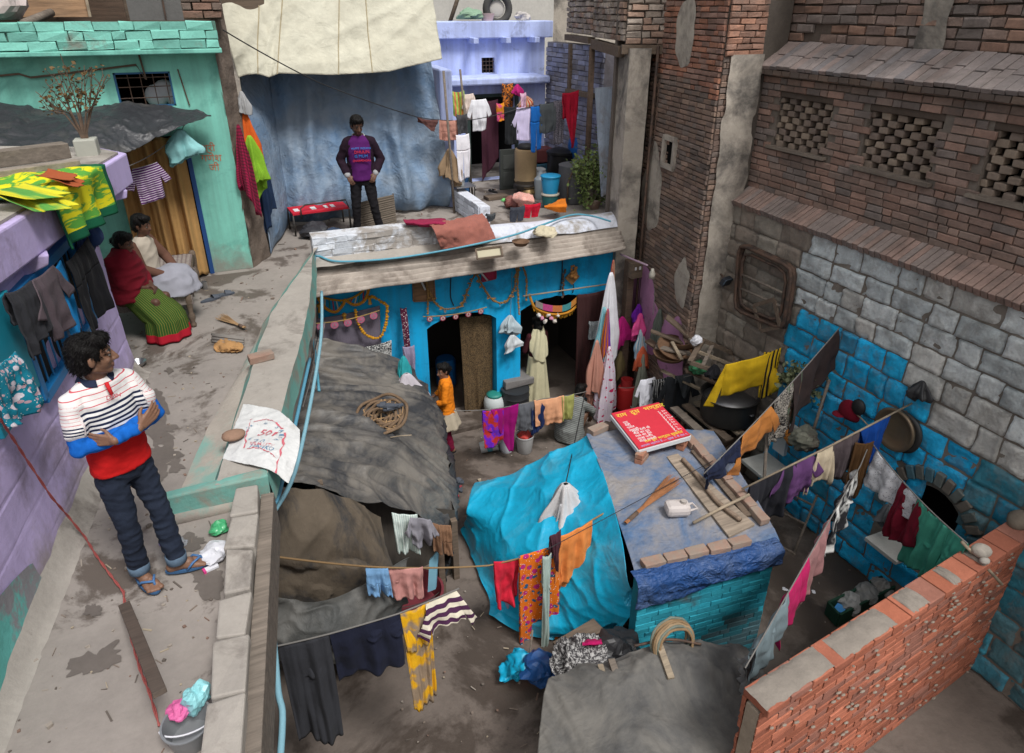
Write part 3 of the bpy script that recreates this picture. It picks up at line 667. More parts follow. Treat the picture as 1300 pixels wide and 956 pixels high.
mb = MB(); bricks(mb, (UX, Y1, 4.04), (0, -1, 0), (-1, 0, 0), Y1 - Y0, 1.5, .21, .068, .011, .03, .004, ucol, upskip); mb.build('upper_brickwork', M_brickd, cw)
mb = MB(); edges = sorted([Y0, Y1] + [e for l in LW for e in l])
for i in range(len(edges) - 1):
 a, b = edges[i], edges[i + 1]
 if any(abs(a - l[0]) < .01 for l in LW):
  mb.box((UX + .15, (a + b) / 2, 4.33), (.3, b - a, .60)); mb.box((UX + .15, (a + b) / 2, 5.44), (.3, b - a, .26)); 0
 else: mb.box((UX + .15, (a + b) / 2, 4.79), (.3, b - a, 1.56))
mb.build('upper_core', M_mort, cw)
mb = MB(); mb.box((UX + .34, (Y0 + Y1) / 2, 4.9), (.06, Y1 - Y0, 1.5)); mb.build('lattice_shade', M_black, cw)  # added black backing paints the shade seen through the lattice holes
for a, b in LW:
 mb = MB(); nrow = 9; rh = .68 / nrow; ncol = 4.5; cwid = (b - a) / 4.5
 for r in range(nrow):
  z = 4.63 + rh * (r + .5)
  if r >= nrow - 2 and r != nrow - 2:
   mb.box((UX + .06, (a + b) / 2, z), (.12, b - a, rh), col=(.10, .075, .06)); continue
  for k in range(6):
   y = a + cwid * (k + (.5 if r % 2 else 0))
   if y < a or y > b: continue
   y0_, y1_ = max(a, y - cwid * .29), min(b, y + cwid * .29)
   if y1_ - y0_ < .03: continue
   mb.box((UX + .08 + rnd(-.008, .008), (y0_ + y1_) / 2, z), (.11, y1_ - y0_, rh * .92), rnd(-.06, .06), col=random.choice([(.25, .195, .155), (.30, .235, .18), (.22, .17, .14)]), jit=.006)
 mb.build('lattice_screen', M_brickd, cw, bevel=.01)
 mb = MB(); mb.box((UX - .01, (a + b) / 2, 4.625), (.12, b - a + .1, .035), col=(.2, .165, .135), jit=.006); mb.build('sill', M_brickd, cw)
mb = MB(); y = Y1 + .05
while y > Y0:
 w = rnd(.10, .13); cc = random.choice([(.25, .215, .205), (.29, .245, .23), (.22, .2, .2), (.28, .22, .2)]); dz = rnd(-.008, .008)
 k = rnd(.42, .6); a, b = V((UX - .13, y - w / 2, 5.57 + dz)), V((UX + .34, y - w / 2, 5.84 + dz)); m = lerp(a, b, k)
 mb.bar(a, lerp(a, b, k - .01), w - .008, .05, UP, col=cc); mb.bar(lerp(a, b, k + .01) + UP * rnd(-.008, .008), b, w - .008, .05, UP, col=cc); y -= w
y = Y1 + .05
while y > Y0:
 w = .15; mb.box((UX - .075, y - w / 2, 5.515), (.10, w - .01, .06), col=random.choice([(.13, .10, .085), (.16, .115, .09)]), jit=.004); y -= w
mb.build('upper_coping', M_brickd, cw, bevel=.006)
sb = thing('rooftop_wall', 'patched dark brick wall above the sloping coping in the top right', 'wall', (7, 4.5, 5.8))
mb = MB(); bricks(mb, (6.97, 9.0, 5.75), (0, -1, 0), (-1, 0, 0), 10.5, 2.2, .25, .085, .018, .035, .008, lambda x, z: random.choice([(.24, .175, .15), (.28, .2, .165), (.31, .19, .14), (.24, .2, .18)]), lambda x, z: abs(9 - x - 7.05) < .16 and .1 < z < .36, inset=.012, out=.014)
mb.box((7.1, 3.5, 6.8), (.24, 11, 2.3), col=(.15, .12, .10)); mb.build('brickwork', M_brickd, sb)
mb = MB(); mb.grid(lambda a, b: V((6.925 - .01 * nz((a * 3, b * 9, 0), 1), lerp(5.3, 5.62, a) + .03 * nz((a, b * 9, 2), 1), lerp(5.8, 7.9, b))), 6, 30); mb.build('plaster_pier', M_stucco, sb)
rw = thing('red_brick_wall', 'new unplastered red brick wall running across the lower right', 'wall', (4.7, 2.6, 0))
RA, RB = V((2.80, 2.24, 0)), V((6.36, 2.72, 0)); u = (RB - RA).normalized(); L = (RB - RA).length; n = V((u.y, -u.x, 0))
rcol = lambda x, z: random.choice([(.36, .12, .07), (.32, .11, .068), (.40, .14, .085), (.29, .125, .09)])
mb = MB(); bricks(mb, RA, u, n, L, 1.83, .235, .066, .013, .009, .003, rcol, None, inset=.005, out=.003)
bricks(mb, RB + V((-.02, .12, 0)), -u, -n, L, 1.83, .235, .07, .012, .03, .006, rcol)
mb.bar(RA + UP * .9 - n * .06, RB + UP * .9 - n * .06, .11, 1.8, col=(.33, .27, .21)); mb.build('brickwork', M_redb, rw)
mb = MB()
for i in range(170):                                    # mortar squeezed out of the joints
 x, z = rnd(.05, L - .05), rnd(.1, 1.8); s = rnd(.008, .022); mb.ell(RA + u * x + UP * (round(z / .08) * .08) + n * .032, (s * 1.5, .012, s * .5), 6, col=(.26, .22, .18))
mb.build('mortar_snots', M_redb, rw)
mb = MB(); x = 0
while x < L:
 w = .235; mb.bar(RA + u * (x + .004) + UP * 1.865 - n * .05, RA + u * min(L, x + w - .008) + UP * 1.865 - n * .05, .225, .07, UP, col=rcol(0, 0)); x += w
mb.build('top_course', M_redb, rw, bevel=.008)
mb = MB()
for a, b in ((.0, .20), (.23, .41), (.47, .53), (.63, .66), (.75, .78)):
 mb.grid(lambda s, t: RA + u * (L * lerp(a, b, s)) - n * (.05 + .10 * (2 * t - 1) * (1 - .15 * nz((s * 6, t, a), 1))) + UP * (1.90 + .025 * math.sin(PI * t) ** .5 * math.sin(PI * s) ** .3 + .01 * nz((s * 9, t * 3, a), 1)), 26, 8)
mb.build('mortar_bed', mat('wall_mortar_bed', (.235, .205, .175), .95, .3, 6, .8, .008, 40), rw, smooth=True)
M_dev = M_redb
for x in (.13, .45, .6, .72, .82, .88): pass
M_gtarp = tarpmat('dusty_black_tarp', (.045, .046, .05), (.20, .18, .155), .8, .5, 2.4, (.42, .60), .35, .010, None, (.6, 2.6, .7), .6)
M_btarp = tarpmat('dark_plastic', (.03, .031, .035), (.12, .11, .095), .6, .45, 4, (.5, .72), .45, .008)
M_ttarp = tarpmat('turquoise_tarp', (.008, .36, .58), (.16, .40, .48), .5, .36, 2.2, (.5, .72), .45, .008, None, (.7, 1.6, 2.2))
M_rtarp = tarpmat('faded_blue_tarp', (.085, .15, .27), (.30, .265, .235), .85, .6, 4, (.38, .6), .3, .01)
M_dtarp = tarpmat('blue_tarp_curtain', (.17, .235, .32), (.27, .29, .31), .55, .6, 4, (.4, .7), .3, .015, (.10, .20, .35))
M_burl = tarpmat('old_burlap', (.12, .095, .07), (.04, .04, .042), .95, .85, 9, (.46, .58), .15, .007, None, (1, 1, .4), .15)
M_canv = tarpmat('cream_canvas', (.55, .53, .43), (.44, .41, .32), .6, .85, 3, (.42, .7), .15, .012)
def sheet(name, label, cat, rows, m, nu=80, nv=80, group=None, solid=.006, **k):
 mb = MB(); net(mb, rows, nu, nv, **k); return mb.build(name, m, None, label, cat, group, smooth=True, solid=solid)
mb = MB()
def bt_f(u, v):
 top = V((lerp(.40, 3.38, u), 11.75, 5.75)); bot = lerp(PZ(318, 292, 3.14), PZ(572, 263, 3.14), u)
 if u < .16: bot = lerp(PZ(345, 326, 3.12), PZ(372, 282, 3.14), u / .16)
 p = lerp(top, bot, v); k = (.3 + .7 * v)
 d = .07 * math.sin(u * 26 + 2 * nz((u * 3, v * 1.5, 0), 1)) * k + .16 * nz((u * 3.2, v * 1.6, 1), 1) + .085 * nz((u * 14, v * 2.0, 4), 1) + .04 * (1 - abs(nz((u * 8, v * 5, 8), 1)) * 2) + .045 * math.sin(u * 57 + 3 * v + 3 * nz((u * 4, v * 2, 3), 1)) * k
 s = max(0, v - .86) / .14; d -= .22 * s * s
 return p + V((.05 * nz((u * 4, v * 3, 5), 1), -d, .04 * nz((u * 5, v * 4, 9), 1) * v))
mb.grid(bt_f, 150, 110); mb.build('tarpaulin', M_dtarp, None, 'large pleated blue tarpaulin hanging as a curtain behind the man in the purple t-shirt', 'tarpaulin', smooth=True, solid=.006)
mb = MB()
def cv_f(u, v):
 bl = [(302, 98), (340, 97), (352, 92), (420, 94), (490, 90), (558, 74)]
 x = u * 5; i = min(4, int(x)); f = x - i; b = lerp(PY(*bl[i], 11.05), PY(*bl[i + 1], 11.05), f)
 if u < .2: b.z += .05 * math.sin(u / .2 * PI)
 t = V((lerp(.18, 3.42, u), 11.9, 7.1)); p = lerp(t, b, v)
 d = .12 * math.sin(v * PI * .55) + .09 * nz((u * 3, v * 2, 2), 1) + .05 * (1 - 2 * abs(nz((u * 5 + v * 3.5, v * 2.2, 6), 1))) * (.3 + v) + .02 * nz((u * 18, v * 9, 0), 1)
 return p + V((0, -d, 0))
mb.grid(cv_f, 110, 70); cvs = mb.build('canvas_sheet', M_canv, None, 'cream canvas sheet draped over the top of the blue tarpaulin curtain', 'canvas', smooth=True, solid=.008)
mb = MB()
for u0, u1 in ((.36, .37), (.60, .62), (.70, .74), (.28, .13)):
 mb.tube([cv_f(lerp(u0, u1, t / 20), t / 20) + V((0, -.012, 0)) for t in range(21)], .008, 5)
mb.build('seam', flat('seam', (.36, .3, .19), .9), cvs)
sheet('awning_tarp', 'dusty black plastic awning sagging over the curtained doorway of the teal house', 'tarpaulin', [
 [PY(-60, 122, 9.3), PY(40, 140, 9.3), PY(110, 142, 9.3), PY(160, 134, 9.3), PY(225, 138, 9.25), PY(268, 150, 9.2)],
 [PY(-60, 158, 8.7), PY(40, 166, 8.7), PY(110, 160, 8.7), PY(160, 160, 8.75), PY(215, 158, 8.9), PY(269, 151, 9.1)],
 [PY(-60, 200, 8.2), PY(40, 196, 8.2), PY(110, 190, 8.25), PY(160, 194, 8.35), PY(200, 178, 8.6), PY(270, 152, 9.0)]], M_btarp, 110, 50, amp=.03, sc=1.3, ridge=.035, rs=2.0, aniso=(1, .6, 1), fine=.5)
lhut = thing('left_hut', 'low shack with wooden posts hidden under the dusty black tarpaulin', 'hut', (1.2, 7, 0))
mb = MB()
for (u_, v_, y) in ((560, 640, 6.3), (570, 560, 7.6)): pass
for x, y, h in ((1.9, 8.6, 1.5), (1.9, 7.3, 1.0), (1.75, 6.0, .9), (1.45, 5.55, 1.1), (.3, 5.4, 2.3)): MB().bar((x, y, 0), (x, y, h), .07, .07).build('post', M_wood, lhut)
mb = MB(); mb.add([(1.9, 8.9, 0), (1.8, 6.1, 0), (1.8, 6.1, .95), (1.9, 8.9, 1.4)], [(0, 1, 2, 3)]); mb.add([(1.8, 6.1, 0), (.3, 5.7, 0), (.3, 5.7, 1.9), (1.8, 6.1, .95)], [(0, 1, 2, 3)])
mb.build('side_panel', wood('dark_boards', (.035, .03, .026), .9, (9, 9, 1)), lhut)  # near-black board grain on both panels
roof_rows = [
 [PY(400, 428, 8.95), PY(432, 436, 8.95), PY(470, 446, 8.95), PY(500, 455, 8.95), PY(522, 468, 8.8)],
 [PY(383, 478, 8.2), PY(430, 480, 8.2), PY(480, 487, 8.2), PY(530, 498, 8.15), PY(556, 528, 7.9)],
 [PY(372, 525, 7.1), PY(425, 522, 7.1), PY(485, 530, 7.1), PY(540, 552, 7.1), PY(569, 580, 7.0)],
 [PY(362, 572, 6.1), PY(420, 580, 6.1), PY(480, 592, 6.15), PY(535, 612, 6.3), PY(572, 640, 6.4)],
 [PY(349, 621, 5.3), PY(405, 628, 5.35), PY(470, 645, 5.5), PY(530, 655, 5.7), PY(560, 688, 5.8)]]
sheet('tarpaulin', 'dusty grey black tarpaulin stretched over the low shack beside the terrace', 'tarpaulin', roof_rows, M_gtarp, 130, 170, amp=.05, sc=.8, ridge=.085, rs=1.1, aniso=(.5, 2.2, .4), seed=2, fine=.14)
rr = [r[-1] for r in roof_rows]
sheet('tarp_flap', 'black tarpaulin flap hanging down the right side of the shack by the woman in orange', 'tarpaulin', [[p + V((-.02, 0, .005)) for p in rr[1:]], [p + V((.05, 0, -.2 - .12 * (i % 2))) for i, p in enumerate(rr[1:])], [p + V((.03, 0, -.42 - .25 * (i % 2))) for i, p in enumerate(rr[1:])]], M_btarp, 70, 24, amp=.05, sc=3, ridge=.05, rs=4)
sheet('burlap_sheet', 'stained brown burlap sheet hanging over the front of the shack', 'sheet', [
 [PY(350, 618, 5.27), PY(400, 622, 5.3), PY(450, 637, 5.4), PY(487, 655, 5.5)],
 [PY(348, 650, 5.12), PY(400, 650, 5.1), PY(450, 662, 5.15), PY(490, 690, 5.25)],
 [PY(340, 690, 5.0), PY(400, 690, 4.98), PY(455, 702, 4.98), PY(494, 720, 5.08)],
 [PY(334, 735, 5.0), PY(395, 748, 4.97), PY(452, 744, 4.98), PY(494, 736, 5.05)],
 [PY(334, 765, 5.05), PY(385, 776, 4.97), PY(450, 762, 4.99), PY(490, 745, 5.1)]], M_burl, 80, 80, amp=.06, sc=1.5, ridge=.035, rs=1.8, aniso=(1, 1, .6), seed=5, fine=.1)
sheet('black_sheet', 'sagging black plastic sheet below the brown burlap at the front of the shack', 'tarpaulin', [
 [PY(330, 752, 4.98), PY(395, 764, 4.9), PY(455, 746, 4.9), PY(516, 706, 5.08)],
 [PY(346, 770, 4.95), PY(400, 776, 4.8), PY(460, 762, 4.8), PY(513, 730, 5.0)],
 [PY(340, 812, 4.8), PY(405, 816, 4.65), PY(468, 805, 4.7), PY(512, 775, 4.95)],
 [PY(345, 850, 4.9), PY(405, 850, 4.8), PY(465, 842, 4.85), PY(506, 820, 5.0)]], tarpmat('sooty_plastic', (.06, .062, .06), (.13, .125, .115), .8, .6, 4, (.4, .6), .3, .010, None, (1, 1, .5), .5), 80, 60, amp=.04, sc=1.6, ridge=.05, rs=2, seed=8, fine=.1)
rhut = thing('right_hut', 'low turquoise painted brick hut in the yard, roofed with a faded blue tarp', 'hut', (4, 4.8, 0))
HZ = 1.40
FL, FR, BR, BL = [PZ(*q, HZ) for q in ((812, 742), (984, 700), (905, 548), (765, 548))]
mb = MB(); tq = lambda x, z: random.choice([(.025, .30, .40), (.03, .33, .43), (.025, .27, .36)]) if z > .45 + .35 * nz((x * 2, z, 0), 1) + .25 * (x - .7) else random.choice([(.03, .16, .2), (.06, .12, .14)])
def hw(a, b):
 a, b = V((a.x, a.y, 0)), V((b.x, b.y, 0)); u = (b - a).normalized(); n = V((u.y, -u.x, 0)); bricks(mb, a, u, n, (b - a).length, HZ, .22, .06, .006, .010, .003, tq, inset=.005, out=.003)
 c = (a + b) / 2 - n * .06 + UP * HZ / 2; mb.bar(a - n * .06 + UP * HZ / 2, b - n * .06 + UP * HZ / 2, .115, HZ - .01, col=(.01, .2, .28))
hw(FL, FR); hw(FR, BR); hw(BR, BL)
mb.build('walls', mat('turquoise_brick', (1, 1, 1), .85, .35, 3, .7, .006, 40, (.06, .06, .06), (.58, .72), 2, attr=True), rhut)
mb = MB(); mb.prism([(p.x, p.y) for p in (FL, FR, BR, BL)], HZ + .0, HZ + .03); mb.build('roof_board', M_wood, rhut)
mb = MB(); mb.bar((FL.x + .3, FL.y + .3, .7), (BL.x + .25, BL.y - .1, .7), .05, 1.38); mb.build('opening_shade', M_black, rhut)  # black panel paints the shade inside the hut's open left side
z1 = HZ + .045
sheet('roof_tarp', 'faded blue grey tarpaulin covering the flat roof of the low brick hut', 'tarpaulin', [
 [PZ(744, 552, z1), PZ(790, 545, z1), PZ(850, 545, z1), PZ(906, 548, z1)],
 [PZ(764, 600, z1), PZ(820, 595, z1), PZ(880, 592, z1), PZ(934, 592, z1)],
 [PZ(784, 660, z1), PZ(840, 655, z1), PZ(900, 648, z1), PZ(965, 642, z1)],
 [PZ(800, 708, z1), PZ(850, 700, z1), PZ(920, 688, z1), PZ(986, 678, z1)],
 [PZ(808, 735, z1), PZ(860, 716, z1), PZ(930, 704, z1), PZ(990, 690, z1)]], M_rtarp, 90, 90, amp=.012, sc=2, ridge=.016, rs=2.5, aniso=(1, .5, 1), seed=3, solid=.004)
f0 = [V((lerp(FL.x - .06, FR.x + .06, t), lerp(FL.y, FR.y, t) + .09, z1 + .03)) for t in (0, .33, .66, 1)]
N2 = V((-.05, -1, 0))
sheet('tarp_fringe', 'darker blue tarpaulin edge hanging over the front wall of the low brick hut', 'tarpaulin', [f0, [p + V((0, -.13, -.03)) for p in f0], [p + V((0, -.155, -.20 + .03 * (i % 2))) for i, p in enumerate(f0)], [p + V((0, -.15, -.33 + .06 * (i > 1) + .02 * i)) for i, p in enumerate(f0)]], tarpmat('deep_blue_tarp', (.02, .07, .22), (.12, .15, .2), .5, .5, 6, (.45, .65), .4, .03), 80, 30, amp=.025, sc=3, ridge=.02, rs=3, seed=6, solid=.004)
mb = MB()
rows = [
 [PZ(606, 617, .55), PZ(650, 602, .85), PZ(700, 577, 1.15), PZ(746, 553, 1.42)],
 [PZ(599, 632, .60), PZ(655, 628, .85), PZ(712, 605, 1.18), PZ(760, 585, 1.46)],
 [PZ(594, 652, .55), PZ(652, 668, .82), PZ(718, 650, 1.12), PZ(778, 635, 1.47)],
 [PZ(588, 672, .12), PZ(640, 700, .62), PZ(718, 705, .92), PZ(792, 690, 1.44)],
 [PZ(602, 712, .06), PZ(648, 740, .38), PZ(722, 752, .62), PZ(802, 735, 1.25)],
 [PZ(622, 762, .04), PZ(668, 786, .16), PZ(735, 800, .32), PZ(808, 768, .95)],
 [PZ(621, 784, .03), PZ(672, 806, .03), PZ(745, 812, .12), PZ(790, 800, .6)]]
net(mb, rows, 160, 170, amp=.04, sc=.9, ridge=.06, rs=.9, seed=4, aniso=(.8, 1.0, 1.4), fine=.12)
mb.build('turquoise_tarp', M_ttarp, None, 'bright turquoise plastic tarpaulin spread from the hut roof down to the yard', 'tarpaulin', smooth=True, solid=.004)
sheet('tarp_scrap', 'crumpled end of turquoise plastic on the ground below the orange patterned cloth', 'tarpaulin', [[PZ(655, 822, .30), PZ(668, 830, .3), PZ(700, 838, .2)], [PZ(640, 848, .12), PZ(665, 850, .32), PZ(690, 850, .15)], [PZ(640, 862, .05), PZ(668, 862, .12), PZ(685, 858, .05)]], M_ttarp, 30, 30, amp=.06, sc=5, ridge=.06, rs=6)
sheet('near_roof', 'crumpled grey roofing sheet over a shed roof at the bottom centre', 'roof', [
 [PZ(700, 862, 1.0), PZ(790, 838, 1.02), PZ(880, 822, 1.0), PZ(945, 830, .95)],
 [PZ(690, 890, 1.0), PZ(790, 872, 1.1), PZ(890, 850, 1.08), PZ(975, 870, .95)],
 [PZ(680, 985, 1.0), PZ(790, 985, 1.05), PZ(900, 985, 1.0), PZ(1000, 985, .95)]], tarpmat('roofing_felt', (.09, .088, .086), (.18, .168, .15), .8, .8, 3, (.4, .6), .2, .008), 90, 80, amp=.035, sc=1.2, ridge=.075, rs=1.2, seed=12, solid=.02, aniso=(1, .6, 1), fine=.25)
mb = MB(); mb.prism([(2.0, 2.0), (2.75, 2.15), (3.2, 2.45), (3.7, 3.1), (2.3, 3.5), (1.85, 3.2)], 0, .92); mb.build('shed', M_wood, None, 'dark wooden shed below the grey roofing sheet at the bottom centre', 'shed')
def _uv(N): return N.n('ShaderNodeUVMap', uv_map='uv').outputs[0]
_ck = {}
def cmat(col, pat='plain', c2=None, c3=None, sc=1.0, rough=.95):
 key = (col, pat, c2, c3, sc)
 if key in _ck: return _ck[key]
 N = NT('cloth_' + pat); uv = _uv(N); c = N.co(True); base = N.mix(0, col, col)
 sep = N.n('ShaderNodeSeparateXYZ'); N.l(uv, sep.inputs[0]); U_, V_ = sep.outputs[0], sep.outputs[1]
 def stripes(ax, per, duty): return N.math('LESS_THAN', N.math('FRACT', N.math('DIVIDE', ax, per)), duty)
 def vor(s, off=0, feat='F1'):
  mp = N.n('ShaderNodeMapping'); mp.inputs['Location'].default_value = (off, off * .7, 0); N.l(uv, mp.inputs[0])
  v = N.n('ShaderNodeTexVoronoi', feature=feat); v.inputs['Scale'].default_value = s; N.l(mp.outputs[0], v.inputs[0]); return v.outputs[0]
 if pat == 'stripe_h': base = N.mix(stripes(V_, .06 * sc, .5), base, c2)
 elif pat == 'stripe_v': base = N.mix(stripes(U_, .04 * sc, .45), base, c2)
 elif pat == 'thin_h':
  base = N.mix(stripes(V_, .03 * sc, .3), base, c2)
 elif pat == 'thin_v': base = N.mix(stripes(U_, .03 * sc, .25), base, c2)
 elif pat == 'plaid':
  base = N.mix(N.math('MULTIPLY', stripes(U_, .05 * sc, .4), .55), base, c2); base = N.mix(N.math('MULTIPLY', stripes(V_, .05 * sc, .4), .55), base, c3 or c2)
 elif pat == 'dots': base = N.mix(N.math('LESS_THAN', vor(26 / sc), .28), base, c2)
 elif pat == 'floral':
  base = N.mix(N.math('LESS_THAN', vor(9 / sc, 3), .34), base, c3 or c2); base = N.mix(N.math('LESS_THAN', vor(13 / sc, 9), .3), base, c2); base = N.mix(N.math('LESS_THAN', vor(34 / sc, 1), .17), base, (.75, .72, .65))
 elif pat == 'patch': base = N.mix(N.ramp(N.noise(uv, 7 / sc, 3, .5), [(.46, 0), (.54, 1)]), base, c2)
 elif pat == 'speckle': base = N.mix(N.ramp(N.noise(uv, 60 / sc, 3, .8), [(.48, 0), (.56, 1)]), base, c2)
 elif pat == 'border_h': base = N.mix(N.math('GREATER_THAN', V_, 1 * sc), base, c2)
 elif pat == 'leaf':
  w = N.n('ShaderNodeTexNoise'); w.inputs['Scale'].default_value = 11 / sc; w.inputs['Distortion'].default_value = 2.5; N.l(uv, w.inputs[0]); base = N.mix(N.ramp(w.outputs[0], [(.47, 0), (.5, 1)]), base, c2)
 k = N.math('MULTIPLY_ADD', N.noise(c, 6, 6, .7), .5, .74); g = N.n('ShaderNodeCombineColor'); [N.l(k, g.inputs[i]) for i in range(3)]
 base = N.mix(1, base, g.outputs[0], 'MULTIPLY')
 f = N.noise(uv, 5, 4, .6, (3.5, .7, 1), .6); f2 = N.noise(c, 14, 4, .6, dist=.8)
 N.bump(N.math('MULTIPLY_ADD', f2, .6, f), .012, .7)
 try: N.b.inputs['Sheen Weight'].default_value = .02
 except Exception: pass
 _ck[key] = N.fin(base, rough, 0, .15); return _ck[key]
PANELS = {
 'sheet': [((0, 0), (1, 0), (1, 1), (0, 1))],
 'fold': [((0, 0), (1, 0), (1, .72), (0, 1))],
 'shirt': [((.2, 0), (.8, 0), (.80, 1), (.2, 1)), ((.2, 0), (.24, .26), (.12, .62), (-.04, .56)), ((.8, 0), (1.04, .56), (.88, .62), (.76, .26))],
 'long': [((.22, 0), (.78, 0), (.80, .8), (.2, .8)), ((.22, 0), (.26, .25), (.13, 1), (-.02, .97)), ((.78, 0), (1.02, .97), (.87, 1), (.74, .25))],
 'upside': [((.16, 0), (.84, 0), (.80, .72), (.2, .72)), ((.2, .72), (.22, .48), (.1, 1), (-.02, .98)), ((.8, .72), (1.02, 1), (.88, 1), (.78, .48))],
 'pants': [((.04, 0), (.96, 0), (.98, .34), (.02, .34)), ((.02, .34), (.5, .34), (.44, 1), (.10, 1)), ((.5, .34), (.98, .34), (.90, 1), (.56, 1))],
 'shorts': [((.05, 0), (.95, 0), (1, .55), (0, .55)), ((0, .55), (.49, .55), (.47, 1), (0, .97)), ((.51, .55), (1, .55), (1, 1), (.53, .97))],
 'over': [((0, 0), (1, 0), (.97, .85), (.03, 1))],
 'tri': [((0, 0), (1, 0), (.75, 1), (.62, 1))],
}
def hang(name, label, cat, A, B, h, m, kind='sheet', group=None, sag=.02, fold=.03, k=3.0, seed=0, back=0, wave=.05, lean=0, parent=None, slack=0):
 """a garment pegged along A-B hanging down h metres, with pleats that deepen towards the hem"""
 A, B = V(A), V(B)
 if kind in ('shirt', 'long', 'upside'): e_ = (B - A) * .16; A, B = A - e_, B + e_
 d = B - A; Lh = max(.02, math.hypot(d.x, d.y)); n = V((d.y, -d.x, 0)).normalized(); W_ = d.length
 rs = random.Random(hash((label, seed)) & 0xffff if False else sum(ord(ch) for ch in label) + seed); p1, p2, p3 = [rs.uniform(0, 6.3) for _ in range(3)]; so_ = rs.uniform(0, 40)
 def P(s, t, side=1, hh=h):
  ss = s + .03 * t * nz((s * 3, t, so_ + 2), 1) - .04 * t * (s - .5) * 2 * (kind == 'sheet')
  amp = fold * (.18 + t ** .8)
  w = 1.7 * nz((s * k * 1.3, t * .8, so_), 1) + 1.1 * nz((s * k * 3.0, t * 1.0, so_ + 7), 1) + .5 * nz((s * 5, t * 5, so_ + 4), 1) + .3 * math.sin(2 * PI * k * s + p1 + 3 * nz((s * 2, t * 2, so_), 1))
  q = A + d * ss; q.z -= sag * 4 * s * (1 - s)
  hz = hh * t * (1 + wave * nz((s * 2.2, t, so_), 1))
  return q - UP * hz + n * (amp * w + side * .018 * min(1, t * 6) + lean * t)
 mb = MB()
 for (a, b, c, e) in PANELS[kind]:
  wid = max(abs(b[0] - a[0]), abs(c[0] - e[0])); ht = max(abs(e[1] - a[1]), abs(c[1] - b[1]))
  nu = max(8, int(34 * wid * min(1.5, W_ / .4 + .4))); nv = max(8, int(30 * ht))
  def fn(u, v, a=a, b=b, c=c, e=e):
   s = lerp(lerp(a[0], b[0], u), lerp(e[0], c[0], u), v); t = lerp(lerp(a[1], b[1], u), lerp(e[1], c[1], u), v)
   return P(s, t)
  def uvf(u, v, a=a, b=b, c=c, e=e):
   s = lerp(lerp(a[0], b[0], u), lerp(e[0], c[0], u), v); t = lerp(lerp(a[1], b[1], u), lerp(e[1], c[1], u), v)
   return (s * W_ + so_, t * h)
  mb.grid(fn, nu, nv, uvf)
 if not back and kind in ('sheet', 'fold', 'over', 'tri'): back = rs.uniform(.25, .55)
 if back: mb.grid(lambda u, v: P(u, v, -1, h * back), 26, 18, lambda u, v: (u * W_ + so_ + 3, v * h * back))
 return mb.build(name, m, parent, label, cat, group, smooth=True, solid=.005)
def bunch(name, label, cat, P0, w, h, m, group=None, k=5, seed=0, flat_=.55, top=.12, dirv=(1, 0, 0), tail=.22):
 """cloth hung from one point, opening downwards in deep folds"""
 P0 = V(P0); x = V(dirv); x.z = 0; x.normalize(); y = V((-x.y, x.x, 0)); rs = random.Random(sum(ord(ch) for ch in label) + seed); p1, p2 = rs.uniform(0, 6), rs.uniform(0, 6); so_ = rs.uniform(0, 30)
 def fn(u, v):
  th = 2 * PI * u; r = w * (top + (1 - top) * min(1, v * 1.5) ** .7) * .5
  r *= 1 + (.28 * math.sin(k * th + p1) + .16 * math.sin((k * 2 + 1) * th + p2)) * min(1, v * 2 + .2) + .45 * nz((math.cos(th) * 1.3, math.sin(th) * 1.3, v * 2.2 + so_), 1) + .12 * nz((math.cos(th) * 4, math.sin(th) * 4, v * 3 + so_), 1)
  z = h * v * (1 + tail * math.sin(th + p2) * v + .1 * nz((math.cos(th) * 2, math.sin(th) * 2, so_), 1) * v)
  return P0 + x * (r * math.cos(th)) + y * (r * flat_ * math.sin(th)) - UP * z
 mb = MB(); mb.grid(fn, 64, 34, lambda u, v: (u * w * 2.5, v * h)); return mb.build(name, m, None, label, cat, group, smooth=True, solid=.005)
def rope(name, label, cat, pts, r, m, sag=.06, n=14, group=None):
 mb = MB(); path = []
 for a, b in zip(pts[:-1], pts[1:]):
  a, b = V(a), V(b)
  for i in range(n + 1):
   t = i / n; p = lerp(a, b, t); p.z -= sag * 4 * t * (1 - t)
   if not path or (path[-1] - p).length > 1e-4: path.append(p)
 mb.tube(path, r, 6); return mb.build(name, m, None, label, cat, group, smooth=True)
M_rope = flat('brown_rope', (.24, .15, .07), .9); M_wire = flat('black_wire', (.02, .02, .022), .6); M_cord = flat('grey_cord', (.16, .15, .14), .8)
def _pv(p):
 z = p.z - CZ; f = p.x * math.sin(YAW) + p.y * math.cos(YAW); zc = f * _cp - z * _sp; yc = -(f * _sp + z * _cp); return CY_ + F_ * yc / zc
def drop(p, vb):
 a, b = 0, 4.0
 for _ in range(30):
  m = (a + b) / 2
  if _pv(p - UP * m) < vb: a = m
  else: b = m
 return a
def hp(name, label, cat, a, b, ya, yb, vb, col, kind='sheet', group=None, pat='plain', c2=None, c3=None, sc=1.0, **k):
 """peg a garment between two surveyed points of its line; vb = level of its hem"""
 A = a if isinstance(a, V) else PY(*a, ya); B = b if isinstance(b, V) else PY(*b, yb)
 h = drop((A + B) / 2, vb); m = cmat(col, pat, c2, c3, sc); return hang(name, label, cat, A, B, h, m, kind, group, **k)
G1 = 'washing on the line of the upper yard'
W1 = [PY(283, 38, 9.6), PY(405, 105, 10.6), PY(531, 149, 11.1), PY(592, 153, 11.1), PY(655, 139, 11.1), PY(735, 121, 11.1)]
rope('clothes_line', 'dark washing wire from the brown wall across the blue tarp to the lavender yard', 'wire', W1, .008, M_wire, .02)
